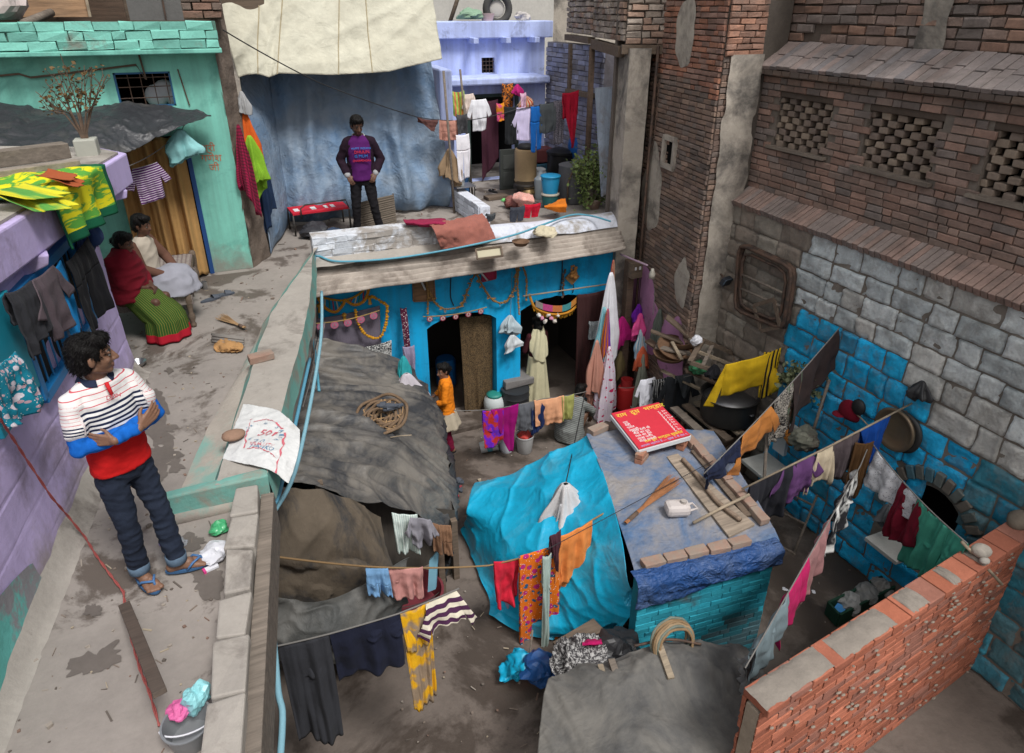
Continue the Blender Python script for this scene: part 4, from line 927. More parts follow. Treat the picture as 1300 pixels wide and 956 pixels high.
hp('cloth', 'small brown cloth hanging where the wire meets the blue tarp edge', 'cloth', (530, 149), (556, 152), 11.08, 11.08, 164, (.10, .045, .04), 'tri', G1, k=2)
hp('shorts', 'salmon pink shorts at the left of the upper yard line', 'shorts', (556, 152), (581, 152), 11.06, 11.06, 177, (.45, .22, .17), 'shorts', G1)
hp('towel', 'dark grey towel beside the salmon shorts', 'towel', (579, 145), (593, 144), 11.05, 11.05, 169, (.06, .06, .065), 'sheet', G1, k=1.5)
hp('trousers', 'white pyjama trousers hanging below the line beside the post', 'trousers', (578, 171), (596, 169), 10.95, 10.95, 227, (.72, .70, .74), 'pants', G1, k=2)
bunch('jacket', 'beige jacket bunched on the post below the salmon shorts', 'jacket', PY(570, 189, 11), .30, .52, cmat((.26, .18, .11)), G1)
hp('towel', 'green towel with an orange stripe hanging high on the left post', 'towel', (574, 116), (589, 115), 11.3, 11.3, 146, (.34, .50, .10), 'sheet', G1, 'stripe_v', (.6, .2, .08), None, 1.6, k=1.5)
hp('t_shirt', 'cream and pink t-shirt hanging next to the striped green towel', 't-shirt', (588, 119), (602, 117), 11.3, 11.3, 150, (.62, .52, .46), 'shirt', G1)
hp('shirt', 'white shirt hanging in front of the lavender house door', 'shirt', (596, 126), (619, 124), 11.2, 11.2, 164, (.70, .70, .74), 'shirt', G1)
hp('cloth', 'orange and black patterned cloth hanging at the lavender house doorway', 'cloth', (637, 106), (652, 105), 12.6, 12.6, 142, (.65, .20, .03), 'sheet', G1, 'leaf', (.03, .02, .02), None, .8, k=2)
hp('cloth', 'pink and orange rag below the patterned orange cloth', 'cloth', (630, 131), (640, 130), 12.4, 12.4, 153, (.6, .08, .2), 'sheet', G1, 'patch', (.7, .25, .02), k=1)
hp('towel', 'black towel on the upper yard line right of the doorway', 'towel', (640, 135), (658, 134), 11.15, 11.15, 182, (.018, .02, .022), 'sheet', G1, k=2)
hp('shirt', 'lilac white blouse hanging beside the black towel', 'shirt', (654, 136), (677, 134), 11.12, 11.12, 177, (.62, .56, .78), 'shirt', G1)
bunch('cloth', 'magenta cloth knotted on the wall above the lilac blouse', 'cloth', PY(657, 107, 12.5), .2, .2, cmat((.45, .02, .16)), G1)
hp('cloth', 'pale pink strip of cloth above the lilac blouse', 'cloth', (660, 118), (668, 117), 12.2, 12.2, 137, (.68, .42, .55), 'sheet', G1, k=1)
bunch('cloth', 'striped red and cream cloth on a hook above the blue trousers', 'cloth', PY(668, 122, 12.6), .30, .22, cmat((.6, .1, .05), 'stripe_v', (.7, .6, .4)), G1)
hp('trousers', 'bright blue trousers on the upper yard line', 'trousers', (673, 135), (689, 132), 11.1, 11.1, 191, (.012, .12, .42), 'pants', G1, k=1.5)
hp('skirt', 'dark grey skirt on the upper yard line', 'skirt', (685, 132), (705, 129), 11.08, 11.08, 168, (.075, .085, .09), 'sheet', G1, k=2)
hp('scarf', 'grey printed scarf between the dark skirt and the red shawl', 'scarf', (703, 128), (717, 125), 11.06, 11.06, 182, (.2, .19, .22), 'sheet', G1, 'speckle', (.04, .035, .05), k=1.5)
hp('shawl', 'crimson shawl at the right end of the upper yard line', 'shawl', (714, 118), (735, 114), 10.95, 10.95, 187, (.36, .01, .03), 'tri', G1, k=2, fold=.05)
cm = MB()
def cur(u, v):
 x = lerp(-1.2, -.44, u); p = V((x, 9.30, lerp(4.86, 3.13, v))); a = .035 + .03 * v
 p.y -= a * (math.sin(u * 30 + .6 * math.sin(v * 3)) + .5 * math.sin(u * 53 + 1)) + .05 * v; p.z += .02 * math.sin(u * 30); return p
cm.grid(cur, 90, 40); cm.build('door_curtain', cmat((.42, .24, .09)), None, 'golden brown curtain closing the doorway of the teal house', 'curtain', smooth=True, solid=.005)
G2 = 'washing on the strings before the teal house'
rope('string', 'thin string from the black awning down to the lilac slab', 'string', [PY(236, 155, 9.05), PY(215, 180, 9.0), PY(152, 215, 8.3)], .005, M_cord, .03)
bunch('shirt', 'pale turquoise shirt hooked on the string beside the gold curtain', 'shirt', PY(228, 164, 8.95), .34, .34, cmat((.25, .52, .52)), G2, k=4)
hp('t_shirt', 'purple and white striped t-shirt hanging before the gold curtain', 't-shirt', (163, 214), (203, 203), 8.7, 8.75, 252, (.10, .03, .12), 'shirt', G2, 'thin_h', (.55, .5, .55), None, .8, fold=.03, lean=.05)
G3 = 'clothes hooked on the brown wall end'
bunch('scarf', 'long red and black checked scarf on the edge of the teal house', 'scarf', PY(302, 158, 9.3), .17, .95, cmat((.32, .015, .06), 'plaid', (.01, .01, .01), None, .8), G3, k=4, dirv=(.9, .3, 0))
bunch('cloth', 'orange cloth hooked above the lime green one', 'cloth', PY(308, 138, 9.75), .24, .72, cmat((.66, .12, .02)), G3)
bunch('cloth', 'lime green cloth hanging beside the checked scarf', 'cloth', PY(316, 172, 9.55), .26, .70, cmat((.22, .42, .03)), G3)
bunch('trousers', 'navy trousers hanging beside the lime green cloth', 'trousers', PY(328, 196, 9.9), .2, .9, cmat((.015, .03, .07)), G3)
bunch('plastic_bag', 'small clear plastic bag tied on the brown wall end', 'bag', PY(306, 116, 9.7), .12, .24, flat('clear_bag', (.38, .38, .38), .4))
G4 = 'clothes hung on the lilac house'
bl = MB()
def bk(u, v):                                   # blanket over the slab edge
 s = v * 1.55; y = lerp(6.32, 5.30, u) + .03 * nz((u * 3, v * 3, 0), 1)
 xe = -.93 - .202 * (6.32 - y)
 q = V((xe - .95 + s, y, 5.125)) if s < .95 else V((xe + .035 + .02 * math.sin(u * 20) * (s - .95) * 3, y, 5.125 - (s - .95) * .62))
 return q + V((0, 0, (.03 * max(0, nz((u * 5, s * 5, 3), 1)) + .012 * nz((u * 14, s * 8, 3), 1)) if s < .93 else 0)) + V((.03 * nz((u * 6, v * 3, 1), 1) if s > 1 else 0, 0, 0))
bl.grid(bk, 60, 60, lambda u, v: (u * .9, v * 1.35))
NB = NT('blanket_print'); uvb = _uv(NB); nb = NB.noise(uvb, 3.2, 4, .6, (1, 2.4, 1), 1.6); sx = NB.n('ShaderNodeSeparateXYZ'); NB.l(uvb, sx.inputs[0])
cb = NB.mix(NB.ramp(nb, [(.47, 0), (.53, 1)]), (.66, .60, .02), (.10, .32, .05))
ed = NB.math('MAXIMUM', NB.math('LESS_THAN', sx.outputs[0], .07), NB.math('MAXIMUM', NB.math('GREATER_THAN', sx.outputs[0], .83), NB.math('GREATER_THAN', sx.outputs[1], 1.25)))
cb = NB.mix(ed, cb, (.012, .10, .05)); NB.bump(NB.noise(uvb, 90, 3), .004, .6)
bl.build('blanket', NB.fin(cb, .95, 0, .1), None, 'yellow and green printed blanket airing over the edge of the lilac roof slab', 'blanket', smooth=True, solid=.012)
hp('blanket', 'folded end of a second yellow blanket further back on the lilac roof', 'blanket', PZ(-30, 240, 5.25), PZ(32, 232, 5.2), 0, 0, 262, (.6, .55, .03), 'sheet', None, 'patch', (.1, .3, .06), lean=.3)
def onw(u, v, off=.06): return PN(u, v, V((-1.15, 6.67, 0)) + nn_ * off, nn_)
_d = V((-1.62, 2.4, 0)) - V((-1.15, 6.67, 0)); nn_ = V((-_d.y, _d.x, 0)).normalized(); nn_ = nn_ if nn_.x > 0 else -nn_
def bw(name, label, cat, u, v, w, vb, m, **k):
 p = onw(u, v, .10); return bunch(name, label, cat, p, w, drop(p, vb), m, G4, dirv=_d, flat_=.35, **k)
bw('trousers', 'navy blue jeans hanging under the lilac slab behind the black trousers', 'jeans', 100, 262, .36, 322, cmat((.02, .04, .11)), k=4)
A_ = onw(92, 300, .16); B_ = onw(124, 325, .16)
hang('trousers', 'black trousers hanging on the lilac wall with both legs dangling', 'trousers', onw(82, 334, .17), onw(112, 298, .17), drop(onw(97, 316, .17), 406), cmat((.008, .008, .010)), 'pants', G4, fold=.025, k=2.5)
hang('cloth', 'charcoal cloth hanging over the blue window of the lilac house', 'cloth', onw(6, 372, .14), onw(38, 356, .14), drop(onw(22, 364, .14), 448), cmat((.035, .035, .04)), 'fold', G4, fold=.025)
hang('shirt', 'brown grey shirt hanging over the blue window of the lilac house', 'shirt', onw(36, 356, .15), onw(70, 332, .15), drop(onw(52, 344, .15), 420), cmat((.10, .075, .085)), 'shirt', G4, fold=.025)
hang('cloth', 'bright blue cloth hanging at the right of the blue window', 'cloth', onw(58, 348, .12), onw(78, 330, .12), drop(onw(66, 340, .12), 452), cmat((.01, .20, .48)), 'fold', G4, fold=.025)
hang('curtain', 'turquoise floral cloth with white blossoms at the left edge', 'cloth', onw(-24, 470, .2), onw(20, 446, .2), drop(onw(0, 458, .2), 530), cmat((.01, .19, .27), 'floral', (.5, .32, .36), (.6, .55, .6), .45), 'sheet', G4, fold=.04)
G5 = 'washing on the line before the blue house'
M5 = [PY(576, 521, 8.0), PY(628, 519, 7.95), PY(690, 506, 7.95), PY(745, 497, 8.0)]
rope('clothes_line', 'thin washing line in front of the two doorways of the blue house', 'wire', M5, .006, M_cord, .015)
def m5(*a, **k): return hp(a[0], a[1], a[2], a[3], a[4], 7.95, 7.95, a[5], a[6], a[7] if len(a) > 7 else 'sheet', G5, **k)
m5('cloth', 'violet cloth with red and yellow print at the left end of the courtyard line', 'cloth', (613, 522), (639, 518), 566, (.14, .02, .50), 'over', pat='patch', c2=(.45, .03, .02), k=2)
m5('shawl', 'magenta shawl on the courtyard line', 'shawl', (623, 520), (658, 512), 572, (.28, .005, .14), 'tri', k=2.5, fold=.04)
m5('towel', 'slate grey towel on the courtyard line', 'towel', (655, 513), (681, 508), 545, (.11, .115, .13), 'sheet', back=.8)
m5('trousers', 'navy trousers peeping out behind the grey towel and the peach cloth', 'trousers', (674, 512), (692, 508), 551, (.012, .025, .09), 'fold')
m5('cloth', 'peach orange cloth folded over the courtyard line', 'cloth', (678, 508), (716, 502), 537, (.68, .34, .19), 'sheet', back=.85)
m5('towel', 'olive green towel at the right end of the courtyard line', 'towel', (713, 503), (729, 500), 531, (.32, .32, .10), 'sheet', k=2)
G6 = 'cloths hung on the blue house wall'
hp('cloth', 'plain grey violet cloth hanging on the blue wall above the black tarp', 'cloth', (398, 405), (482, 388), 9.16, 9.16, 448, (.15, .13, .165), 'sheet', G6, fold=.02, k=2)
hp('cloth', 'black and white leaf print cloth below the grey violet cloth', 'cloth', (446, 443), (497, 432), 9.12, 9.12, 462, (.04, .04, .045), 'sheet', G6, 'leaf', (.5, .5, .48), None, .5, fold=.02)
hp('scarf', 'maroon polka dot scarf hanging beside the left doorway', 'scarf', (508, 391), (516, 390), 9.1, 9.1, 470, (.10, .02, .045), 'sheet', G6, 'dots', (.6, .5, .5), None, .7, fold=.03, k=1.5, lean=.05)
hp('cloth', 'lilac cloth behind the white bag at the shack edge', 'cloth', (511, 440), (526, 438), 8.95, 8.95, 490, (.26, .22, .32), 'tri', G6, k=1.5)
hp('curtain', 'brown leaf patterned curtain in the left doorway of the blue house', 'curtain', (583, 402), (624, 398), 9.42, 9.42, 522, (.17, .11, .055), 'sheet', G6, 'leaf', (.05, .035, .02), None, .25, k=4, fold=.025)
hp('curtain', 'dark maroon curtain at the right doorway of the blue house', 'curtain', (733, 374), (768, 368), 9.1, 9.1, 505, (.05, .02, .02), 'sheet', G6, k=5, fold=.03)
hp('towel', 'grey white printed towel hanging inside beside the maroon curtain', 'towel', (748, 408), (764, 406), 9.02, 9.02, 430, (.42, .45, .46), 'sheet', G6, 'speckle', (.2, .25, .28), k=2)
G7 = 'scarves hung on hooks beside the right doorway'
def hk(name, label, cat, u, v, y, w, vb, col, pat='plain', c2=None, c3=None, sc=1, **k):
 p = PY(u, v, y); return bunch(name, label, cat, p, w, drop(p, vb), cmat(col, pat, c2, c3, sc), G7, **k)
hk('scarf', 'beige and red striped scarf hanging highest beside the doorway', 'scarf', 779, 330, 8.85, .15, 415, (.40, .26, .17), 'stripe_v', (.4, .06, .04))
hk('kurta', 'long white kurta hanging on a hook beside the doorway', 'kurta', 776, 346, 8.75, .34, 480, (.78, .78, .82), k=4)
hk('shawl', 'long turquoise patterned shawl below the white kurta', 'shawl', 767, 390, 8.6, .30, 500, (.12, .42, .50), 'thin_v', (.5, .6, .6), None, .6, k=6)
hk('scarf', 'thin orange and violet scarf between the turquoise shawl and the kurta', 'scarf', 772, 392, 8.52, .16, 470, (.5, .14, .02), 'stripe_v', (.15, .03, .3))
hk('shawl', 'peach coloured shawl at the left of the turquoise one', 'shawl', 758, 432, 8.5, .26, 510, (.50, .24, .18), k=5)
hk('sari', 'white cloth with crimson flowers hanging lowest beside the shawls', 'cloth', 774, 440, 8.45, .30, 528, (.66, .58, .66), 'floral', (.5, .02, .10), (.66, .56, .66), .8, k=5)
hk('cloth', 'dark teal cloth hem showing under the peach shawl', 'cloth', 752, 468, 8.62, .16, 512, (.01, .15, .24), k=4)
hk('blouse', 'magenta blouse hanging in the gap right of the white kurta', 'blouse', 790, 402, 8.8, .28, 438, (.50, .02, .20), k=3)
hk('cloth', 'olive rag below the magenta blouse', 'cloth', 788, 446, 8.7, .17, 478, (.13, .10, .045), k=3)
hk('cloth', 'violet cloth tied on the string right of the magenta blouse', 'cloth', 811, 386, 8.5, .16, 408, (.10, .01, .22), k=3)
hk('cloth', 'pink cloth knotted below the violet one', 'cloth', 813, 398, 8.45, .24, 430, (.60, .07, .24), k=4)
hk('scarf', 'pale blue and grey scarf hanging under the pink knot', 'scarf', 814, 418, 8.4, .17, 450, (.25, .40, .52), 'stripe_v', (.6, .6, .6))
hk('cloth', 'coral red cloth tied around the grey green scarf', 'cloth', 816, 440, 8.35, .24, 468, (.62, .13, .06), k=4)
hk('scarf', 'long grey green scarf below the coral cloth', 'scarf', 817, 450, 8.3, .20, 512, (.28, .30, .24), k=4)
hk('cloth', 'dusty green cloth hanging on the pink plaster wall', 'cloth', 838, 392, 8.2, .22, 440, (.11, .13, .11), k=4)
G8 = 'washing behind the red sign'
rope('clothes_line', 'sagging line of washing behind the red sign', 'wire', [PY(785, 492, 8.1), PY(820, 488, 7.5), PY(905, 468, 7.0)], .006, M_cord, .03)
hp('shirt', 'small white shirt hanging left of the dark jackets behind the red sign', 'shirt', (811, 482), (834, 477), 7.5, 7.5, 514, (.70, .70, .76), 'shirt', G8)
hp('skirt', 'black skirt with white pin stripes behind the red sign', 'skirt', (829, 482), (848, 478), 7.42, 7.4, 506, (.02, .02, .022), 'sheet', G8, 'thin_v', (.4, .4, .4), None, 1.4)
hp('jacket', 'black and grey jacket hanging behind the red sign', 'jacket', (843, 478), (883, 473), 7.3, 7.25, 526, (.022, .024, .028), 'shirt', G8, fold=.05)
hp('cloth', 'dark grey cloth with a green corner beside the black jacket', 'cloth', (858, 477), (880, 472), 7.22, 7.2, 505, (.05, .055, .06), 'tri', G8)
G9 = 'washing along the blue stone wall'
rope('clothes_line', 'line carrying the yellow tracksuit top beside the big pot', 'wire', [PY(900, 470, 6.7), PY(945, 462, 6.4), PX(996, 440, 6.33)], .006, M_cord, .02)
hang('jersey', 'bright yellow tracksuit top with black stripes hanging over the big pot', 'jersey', PY(912, 462, 6.45), PX(990, 442, 6.24), .64, cmat((.74, .47, .02)), 'long', G9, fold=.06, k=2.5, sag=.05)
hang('tracksuit_trousers', 'yellow tracksuit trouser leg with black side stripes beside the blue wall', 'trousers', PX(970, 447, 6.15), PX(992, 441, 6.22), .72, cmat((.74, .47, .02), 'stripe_v', (.02, .02, .02), None, 1.5), 'sheet', G9, fold=.04, k=1.6)
bunch('cloth', 'black cloth hanging behind the yellow tracksuit top', 'cloth', PY(907, 463, 6.6), .2, .22, cmat((.015, .015, .018)), G9)
L8a, L8b = PZ(893, 602, 1.75), PX(1066, 416, 6.32)
def on_line(a, b, t, s=.0): p = lerp(a, b, t); p.z -= s * 4 * t * (1 - t); return p
def t_at(a, b, u):                                  # parameter of the line where it crosses image column u
 lo, hi = 0, 1
 def pu(p):
  z = p.z - CZ; f = p.x * math.sin(YAW) + p.y * math.cos(YAW); r = p.x * math.cos(YAW) - p.y * math.sin(YAW); return CX_ + F_ * r / (f * _cp - z * _sp)
 inc = pu(b) > pu(a)
 for _ in range(30):
  m = (lo + hi) / 2
  if (pu(lerp(a, b, m)) < u) == inc: lo = m
  else: hi = m
 return lo
def ln(la, lb, u0, u1, vb, name, label, cat, m, kind='sheet', g=G9, s=.06, **k):
 a, b = on_line(la, lb, t_at(la, lb, u0), s), on_line(la, lb, t_at(la, lb, u1), s); return hang(name, label, cat, a, b, drop((a + b) / 2, vb), m, kind, g, **k)
rope('clothes_line', 'washing line from the hut roof up to the blue stones', 'wire', [L8a, L8b], .007, M_cord, .06)
ln(L8a, L8b, 897, 939, 600, 'trousers', 'navy cloth at the hut end of the line with the orange pullover', 'cloth', cmat((.015, .02, .045)), 'fold', fold=.05)
ln(L8a, L8b, 938, 986, 572, 'pullover', 'orange brown pullover with a dark chest stripe on the line', 'pullover', cmat((.42, .16, .04), 'border_h', (.33, .13, .04), None, .3), 'long', fold=.04)
ln(L8a, L8b, 984, 1011, 555, 'shawl', 'black shawl with pale leaf print next to the orange pullover', 'shawl', cmat((.02, .018, .02), 'leaf', (.35, .32, .28), None, .35), 'sheet', fold=.04)
ln(L8a, L8b, 1008, 1064, 515, 'trousers', 'long dark brown trousers hanging up to the wall on the same line', 'trousers', cmat((.04, .028, .027)), 'fold', fold=.06, k=2)
ln(L8a, L8b, 1000, 1020, 545, 'cloth', 'green and brown patched rag below the black shawl', 'cloth', cmat((.1, .13, .09), 'patch', (.14, .08, .05)), 'sheet', fold=.02)
L9a, L9b = PZ(948, 618, 1.65), PX(1158, 512, 6.33)
stick = MB(); stick.tube([L9a + (L9a - L9b) * .03, lerp(L9a, L9b, .5) - UP * .02, L9b], [.011, .012, .01], 8); stick.build('bamboo_pole', M_woodp, None, 'pale bamboo pole carrying washing between the hut and the blue wall', 'pole', smooth=True)
ln(L9a, L9b, 952, 1012, 668, 'sweatshirt', 'black sweatshirt at the left end of the bamboo pole', 'sweatshirt', cmat((.022, .022, .028)), 'over', s=.0, fold=.05, back=.6)
ln(L9a, L9b, 990, 1038, 632, 't_shirt', 'plum purple t-shirt on the bamboo pole', 't-shirt', cmat((.12, .05, .15)), 'shirt', s=.0, fold=.05)
ln(L9a, L9b, 1034, 1062, 620, 'vest', 'cream long sleeved vest on the bamboo pole', 'vest', cmat((.60, .50, .36)), 'long', s=.0, fold=.03)
ln(L9a, L9b, 1058, 1092, 602, 'trousers', 'brown grey trousers folded over the bamboo pole', 'trousers', cmat((.09, .07, .075)), 'sheet', s=.0, fold=.03, back=.9)
ln(L9a, L9b, 1092, 1132, 590, 'cloth', 'bright blue cloth hanging from the wall end of the bamboo pole', 'cloth', cmat((.008, .06, .30)), 'tri', s=.0, fold=.04)
L10a, L10b = on_line(L9a, L9b, t_at(L9a, L9b, 1112)) - UP * .25, PZ(1228, 690, 2.02)
rope('clothes_line', 'rope of washing dropping from the bamboo pole to the red brick wall', 'wire', [L10a, L10b], .007, M_cord, .06)
hang('trousers', 'brown corduroy trousers hanging under the blue cloth', 'trousers', PY(1086, 562, 4.2), PY(1110, 560, 4.1), drop(PY(1098, 561, 4.15), 642), cmat((.09, .045, .018)), 'fold', G9, fold=.03)
ln(L10a, L10b, 1113, 1170, 640, 'frock', 'white dotted frock with lace on the rope towards the red brick wall', 'dress', cmat((.58, .58, .60), 'dots', (.25, .25, .27), None, .4), 'fold', fold=.05)
ln(L10a, L10b, 1148, 1182, 695, 'cloth', 'maroon cloth hanging below the white dotted frock', 'cloth', cmat((.14, .008, .02)), 'fold', fold=.05)
ln(L10a, L10b, 1168, 1208, 730, 'shirt', 'left half of a sea green shirt hanging over the red wall', 'shirt', cmat((.05, .27, .19)), 'fold', fold=.05)
ln(L10a, L10b, 1196, 1236, 745, 'shirt', 'right half of a sea green shirt bunched at the pole end above the red wall', 'shirt', cmat((.05, .28, .20)), 'sheet', fold=.05)
L11a, L11b = PZ(1092, 592, 2.0), PZ(946, 848, 1.9)
rope('clothes_line', 'rope of washing from the bamboo pole to the near end of the red wall', 'wire', [L10a, L11a, L11b], .006, M_cord, .005)
ln(L11a, L11b, 1060, 1090, 678, 'scarf', 'black and white football scarf twisted over the rope', 'scarf', cmat((.02, .02, .024), 'patch', (.6, .6, .58), None, 1.6), 'fold', s=0, fold=.05)
ln(L11a, L11b, 1026, 1054, 748, 'cloth', 'dusty rose cloth hanging along the rope', 'cloth', cmat((.30, .15, .15)), 'fold', s=0, fold=.04)
ln(L11a, L11b, 998, 1026, 796, 'blouse', 'crimson pink blouse lower on the rope', 'blouse', cmat((.42, .015, .10)), 'fold', s=0, fold=.04)
ln(L11a, L11b, 960, 1000, 842, 'cloth', 'blue grey cloth at the lowest end of the rope', 'cloth', cmat((.16, .21, .23)), 'fold', s=0, fold=.04)
hang('towel', 'grey towel lying against the near end of the red wall', 'towel', PZ(944, 845, 1.5), PZ(962, 820, 1.55), .35, cmat((.22, .22, .22)), 'sheet', G9, fold=.04)
G10 = 'washing on the brown rope'
R1 = [V((-.9, 4.2, 2.5)), PY(345, 706, 4.38), PY(462, 719, 4.72), PY(540, 721, 4.85), PY(620, 718, 4.92), PY(692, 700, 4.85), PY(752, 660, 4.9), PZ(868, 592, 1.47)]
rope('clothes_line', 'brown rope stretched from the terrace pipes across to the low brick hut', 'rope', R1, .009, M_rope, .008)
def r1(n_, l, c, a, b, vb, col, kind='sheet', y=4.8, **k): return hp(n_, l, c, a, b, y, y, vb, col, kind, G10, **k)
r1('pants', 'pale blue baby pants on the brown rope', 'pants', (462, 719), (494, 721), 754, (.17, .33, .55), 'shorts', 4.74)
r1('cloth', 'dusty pink cloth draped in folds on the brown rope', 'cloth', (489, 720), (537, 720), 752, (.46, .22, .20), 'sheet', 4.8, fold=.03, wave=.3)
r1('cloth', 'bright red cloth bundled over the brown rope', 'cloth', (627, 713), (660, 708), 764, (.58, .02, .045), 'sheet', 4.9, back=.9, fold=.06, k=1.6)
r1('rag', 'lilac rag hanging behind the red cloth', 'rag', (632, 735), (648, 735), 768, (.36, .33, .50), 'tri', 5.12)
r1('sari', 'long orange sari cloth with blue and magenta flowers on the brown rope', 'sari', (659, 706), (708, 690), 850, (.66, .15, .01), 'sheet', 4.82, pat='floral', c2=(.02, .10, .20), c3=(.42, .02, .16), sc=.9, fold=.05, k=2, back=.9)
r1('towel', 'mint grey towel hanging in front of the orange sari', 'towel', (689, 706), (701, 703), 832, (.34, .42, .38), 'fold', 4.72, k=1.2, fold=.04)
r1('cloth', 'dark maroon strip of cloth between the sari and the orange towel', 'cloth', (698, 680), (712, 672), 722, (.07, .025, .035), 'tri', 4.75)
r1('towel', 'orange towel folded over the brown rope', 'towel', (704, 683), (752, 661), 735, (.68, .22, .055), 'over', 4.78, back=1.45, fold=.035)
r1('rag', 'small orange rag hanging under the folded orange towel', 'rag', (702, 715), (713, 712), 746, (.66, .2, .05), 'tri', 4.8)
rope('cord', 'black cord holding a bundle of grey shirts above the turquoise tarp', 'cord', [PY(743, 498, 8.0), PY(718, 615, 5.5)], .007, M_wire, 0)
p = PY(718, 614, 5.45); bunch('shirt', 'light grey shirts gathered on the black cord', 'shirt', p, .52, drop(p, 676), cmat((.52, .50, .50)), G10, k=5, flat_=.7)
p = PY(712, 640, 5.35); bunch('shirt', 'long grey sleeve hanging below the gathered grey shirts', 'shirt', p, .16, drop(p, 702), cmat((.42, .41, .42)), G10, k=3)
G11 = 'clothes at the corner of the shack'
hp('blouse', 'white lace blouse pegged at the front corner of the shack', 'blouse', (497, 650), (530, 653), 5.25, 5.25, 700, (.56, .62, .58), 'sheet', G11, 'thin_v', (.3, .4, .38), None, .8, fold=.03)
hp('shirt', 'crumpled grey shirt beside the white lace blouse', 'shirt', (517, 654), (550, 659), 5.2, 5.2, 692, (.24, .23, .26), 'shirt', G11, fold=.05)
hp('trousers', 'small brown trousers at the right corner of the shack', 'trousers', (548, 663), (573, 666), 5.3, 5.3, 702, (.22, .12, .07), 'shorts', G11)
G12 = 'dark washing on the nearest line'
F = lambda u, v: PZ(u, v, 2.1)
rope('clothes_line', 'nearest washing line across the bottom left of the yard', 'rope', [V((-1.02, 3.9, 2.2)), F(343, 822), F(417, 805), F(506, 779), F(583, 747)], .007, M_cord, .004)
hang('cloth', 'charcoal grey cloth on the nearest line', 'cloth', F(352, 819), F(418, 804), 1.1, cmat((.035, .036, .042)), 'sheet', G12, fold=.04)
hang('sweatshirt', 'navy sweatshirt with long sleeves on the nearest line', 'sweatshirt', F(418, 804), F(507, 778), .50, cmat((.012, .014, .028)), 'over', G12, fold=.05, k=2)
hang('sari', 'mustard yellow and brown sari cloth on the nearest line', 'sari', F(508, 778), F(545, 764), 1.0, cmat((.62, .33, .01), 'patch', (.26, .19, .13), None, 1.3), 'sheet', G12, fold=.035, k=2.5, lean=.06)
hang('sweater', 'purple and cream striped sweater on the nearest line', 'sweater', F(533, 767), F(586, 745), .26, cmat((.06, .02, .055), 'stripe_h', (.60, .55, .44), None, 1.1), 'long', G12, fold=.035, lean=.1)
rope('clothes_line', 'thin wire from the hut roof corner over the turquoise tarp', 'wire', [PZ(690, 700, 1.6), PZ(905, 585, 1.55)], .004, M_wire, 0)
def slab_cloth(name, label, cat, pts, m, nu=40, nv=30, **k):
 mb = MB(); net(mb, pts, nu, nv, **k); return mb.build(name, m, None, label, cat, 'cloth drying on the roof edge', smooth=True, solid=.008)
slab_cloth('rug', 'faded rust red striped rug hanging over the white roof edge', 'rug', [[PZ(545, 286, 3.50), PZ(580, 278, 3.50), PZ(612, 271, 3.46)], [PZ(552, 296, 3.45), PZ(590, 287, 3.45), PZ(620, 282, 3.38)], [PZ(560, 317, 3.18), PZ(598, 311, 3.18), PZ(629, 303, 3.15)]], cmat((.36, .13, .09), 'stripe_v', (.24, .10, .09), None, .0045), amp=.02, sc=4, ridge=.02, rs=5)
slab_cloth('cloth', 'crimson cloth lying along the top of the white brick parapet', 'cloth', [[PZ(512, 281, 3.5), PZ(540, 279, 3.5), PZ(566, 278, 3.5)], [PZ(514, 284, 3.52), PZ(540, 284, 3.52), PZ(566, 283, 3.52)], [PZ(516, 287, 3.47), PZ(540, 288, 3.47), PZ(566, 288, 3.47)]], cmat((.26, .02, .06)), 20, 10, amp=.02, sc=6)
hang('trousers', 'small charcoal trousers drying on the white roof edge', 'trousers', PY(647, 263, 9.5), PY(667, 260, 9.5), .24, cmat((.05, .055, .07)), 'pants', 'cloth drying on the roof edge', fold=.015, lean=-.06)
hang('cloth', 'dark grey rag at the right of the rust red rug', 'rag', PY(618, 271, 9.5), PY(629, 270, 9.5), .14, cmat((.07, .075, .08)), 'fold', 'cloth drying on the roof edge', fold=.01, lean=-.06)
hang('trousers', 'small red trousers drying on the white roof edge', 'trousers', PY(664, 259, 9.52), PY(687, 257, 9.52), .22, cmat((.5, .01, .03)), 'pants', 'cloth drying on the roof edge', fold=.015, lean=-.06)
slab_cloth('cloth', 'white and orange chequered cloth on a red bundle behind the roof edge', 'cloth', [[PZ(653, 246, 3.35), PZ(665, 245, 3.42), PZ(676, 249, 3.35)], [PZ(652, 254, 3.38), PZ(665, 254, 3.48), PZ(678, 256, 3.36)], [PZ(660, 264, 3.25), PZ(668, 264, 3.3), PZ(676, 262, 3.25)]], cmat((.66, .12, .05), 'plaid', (.8, .75, .7), None, .5), 26, 20, amp=.01)
slab_cloth('cloth', 'bright orange cloth spread on the roof edge beside the blue bucket', 'cloth', [[PZ(691, 262, 3.28), PZ(706, 257, 3.32), PZ(718, 253, 3.36)], [PZ(692, 264, 3.28), PZ(706, 263, 3.33), PZ(719, 262, 3.33)], [PZ(694, 265, 3.24), PZ(708, 270, 3.22), PZ(719, 270, 3.2)]], cmat((.72, .20, .02)), 26, 16, amp=.012)
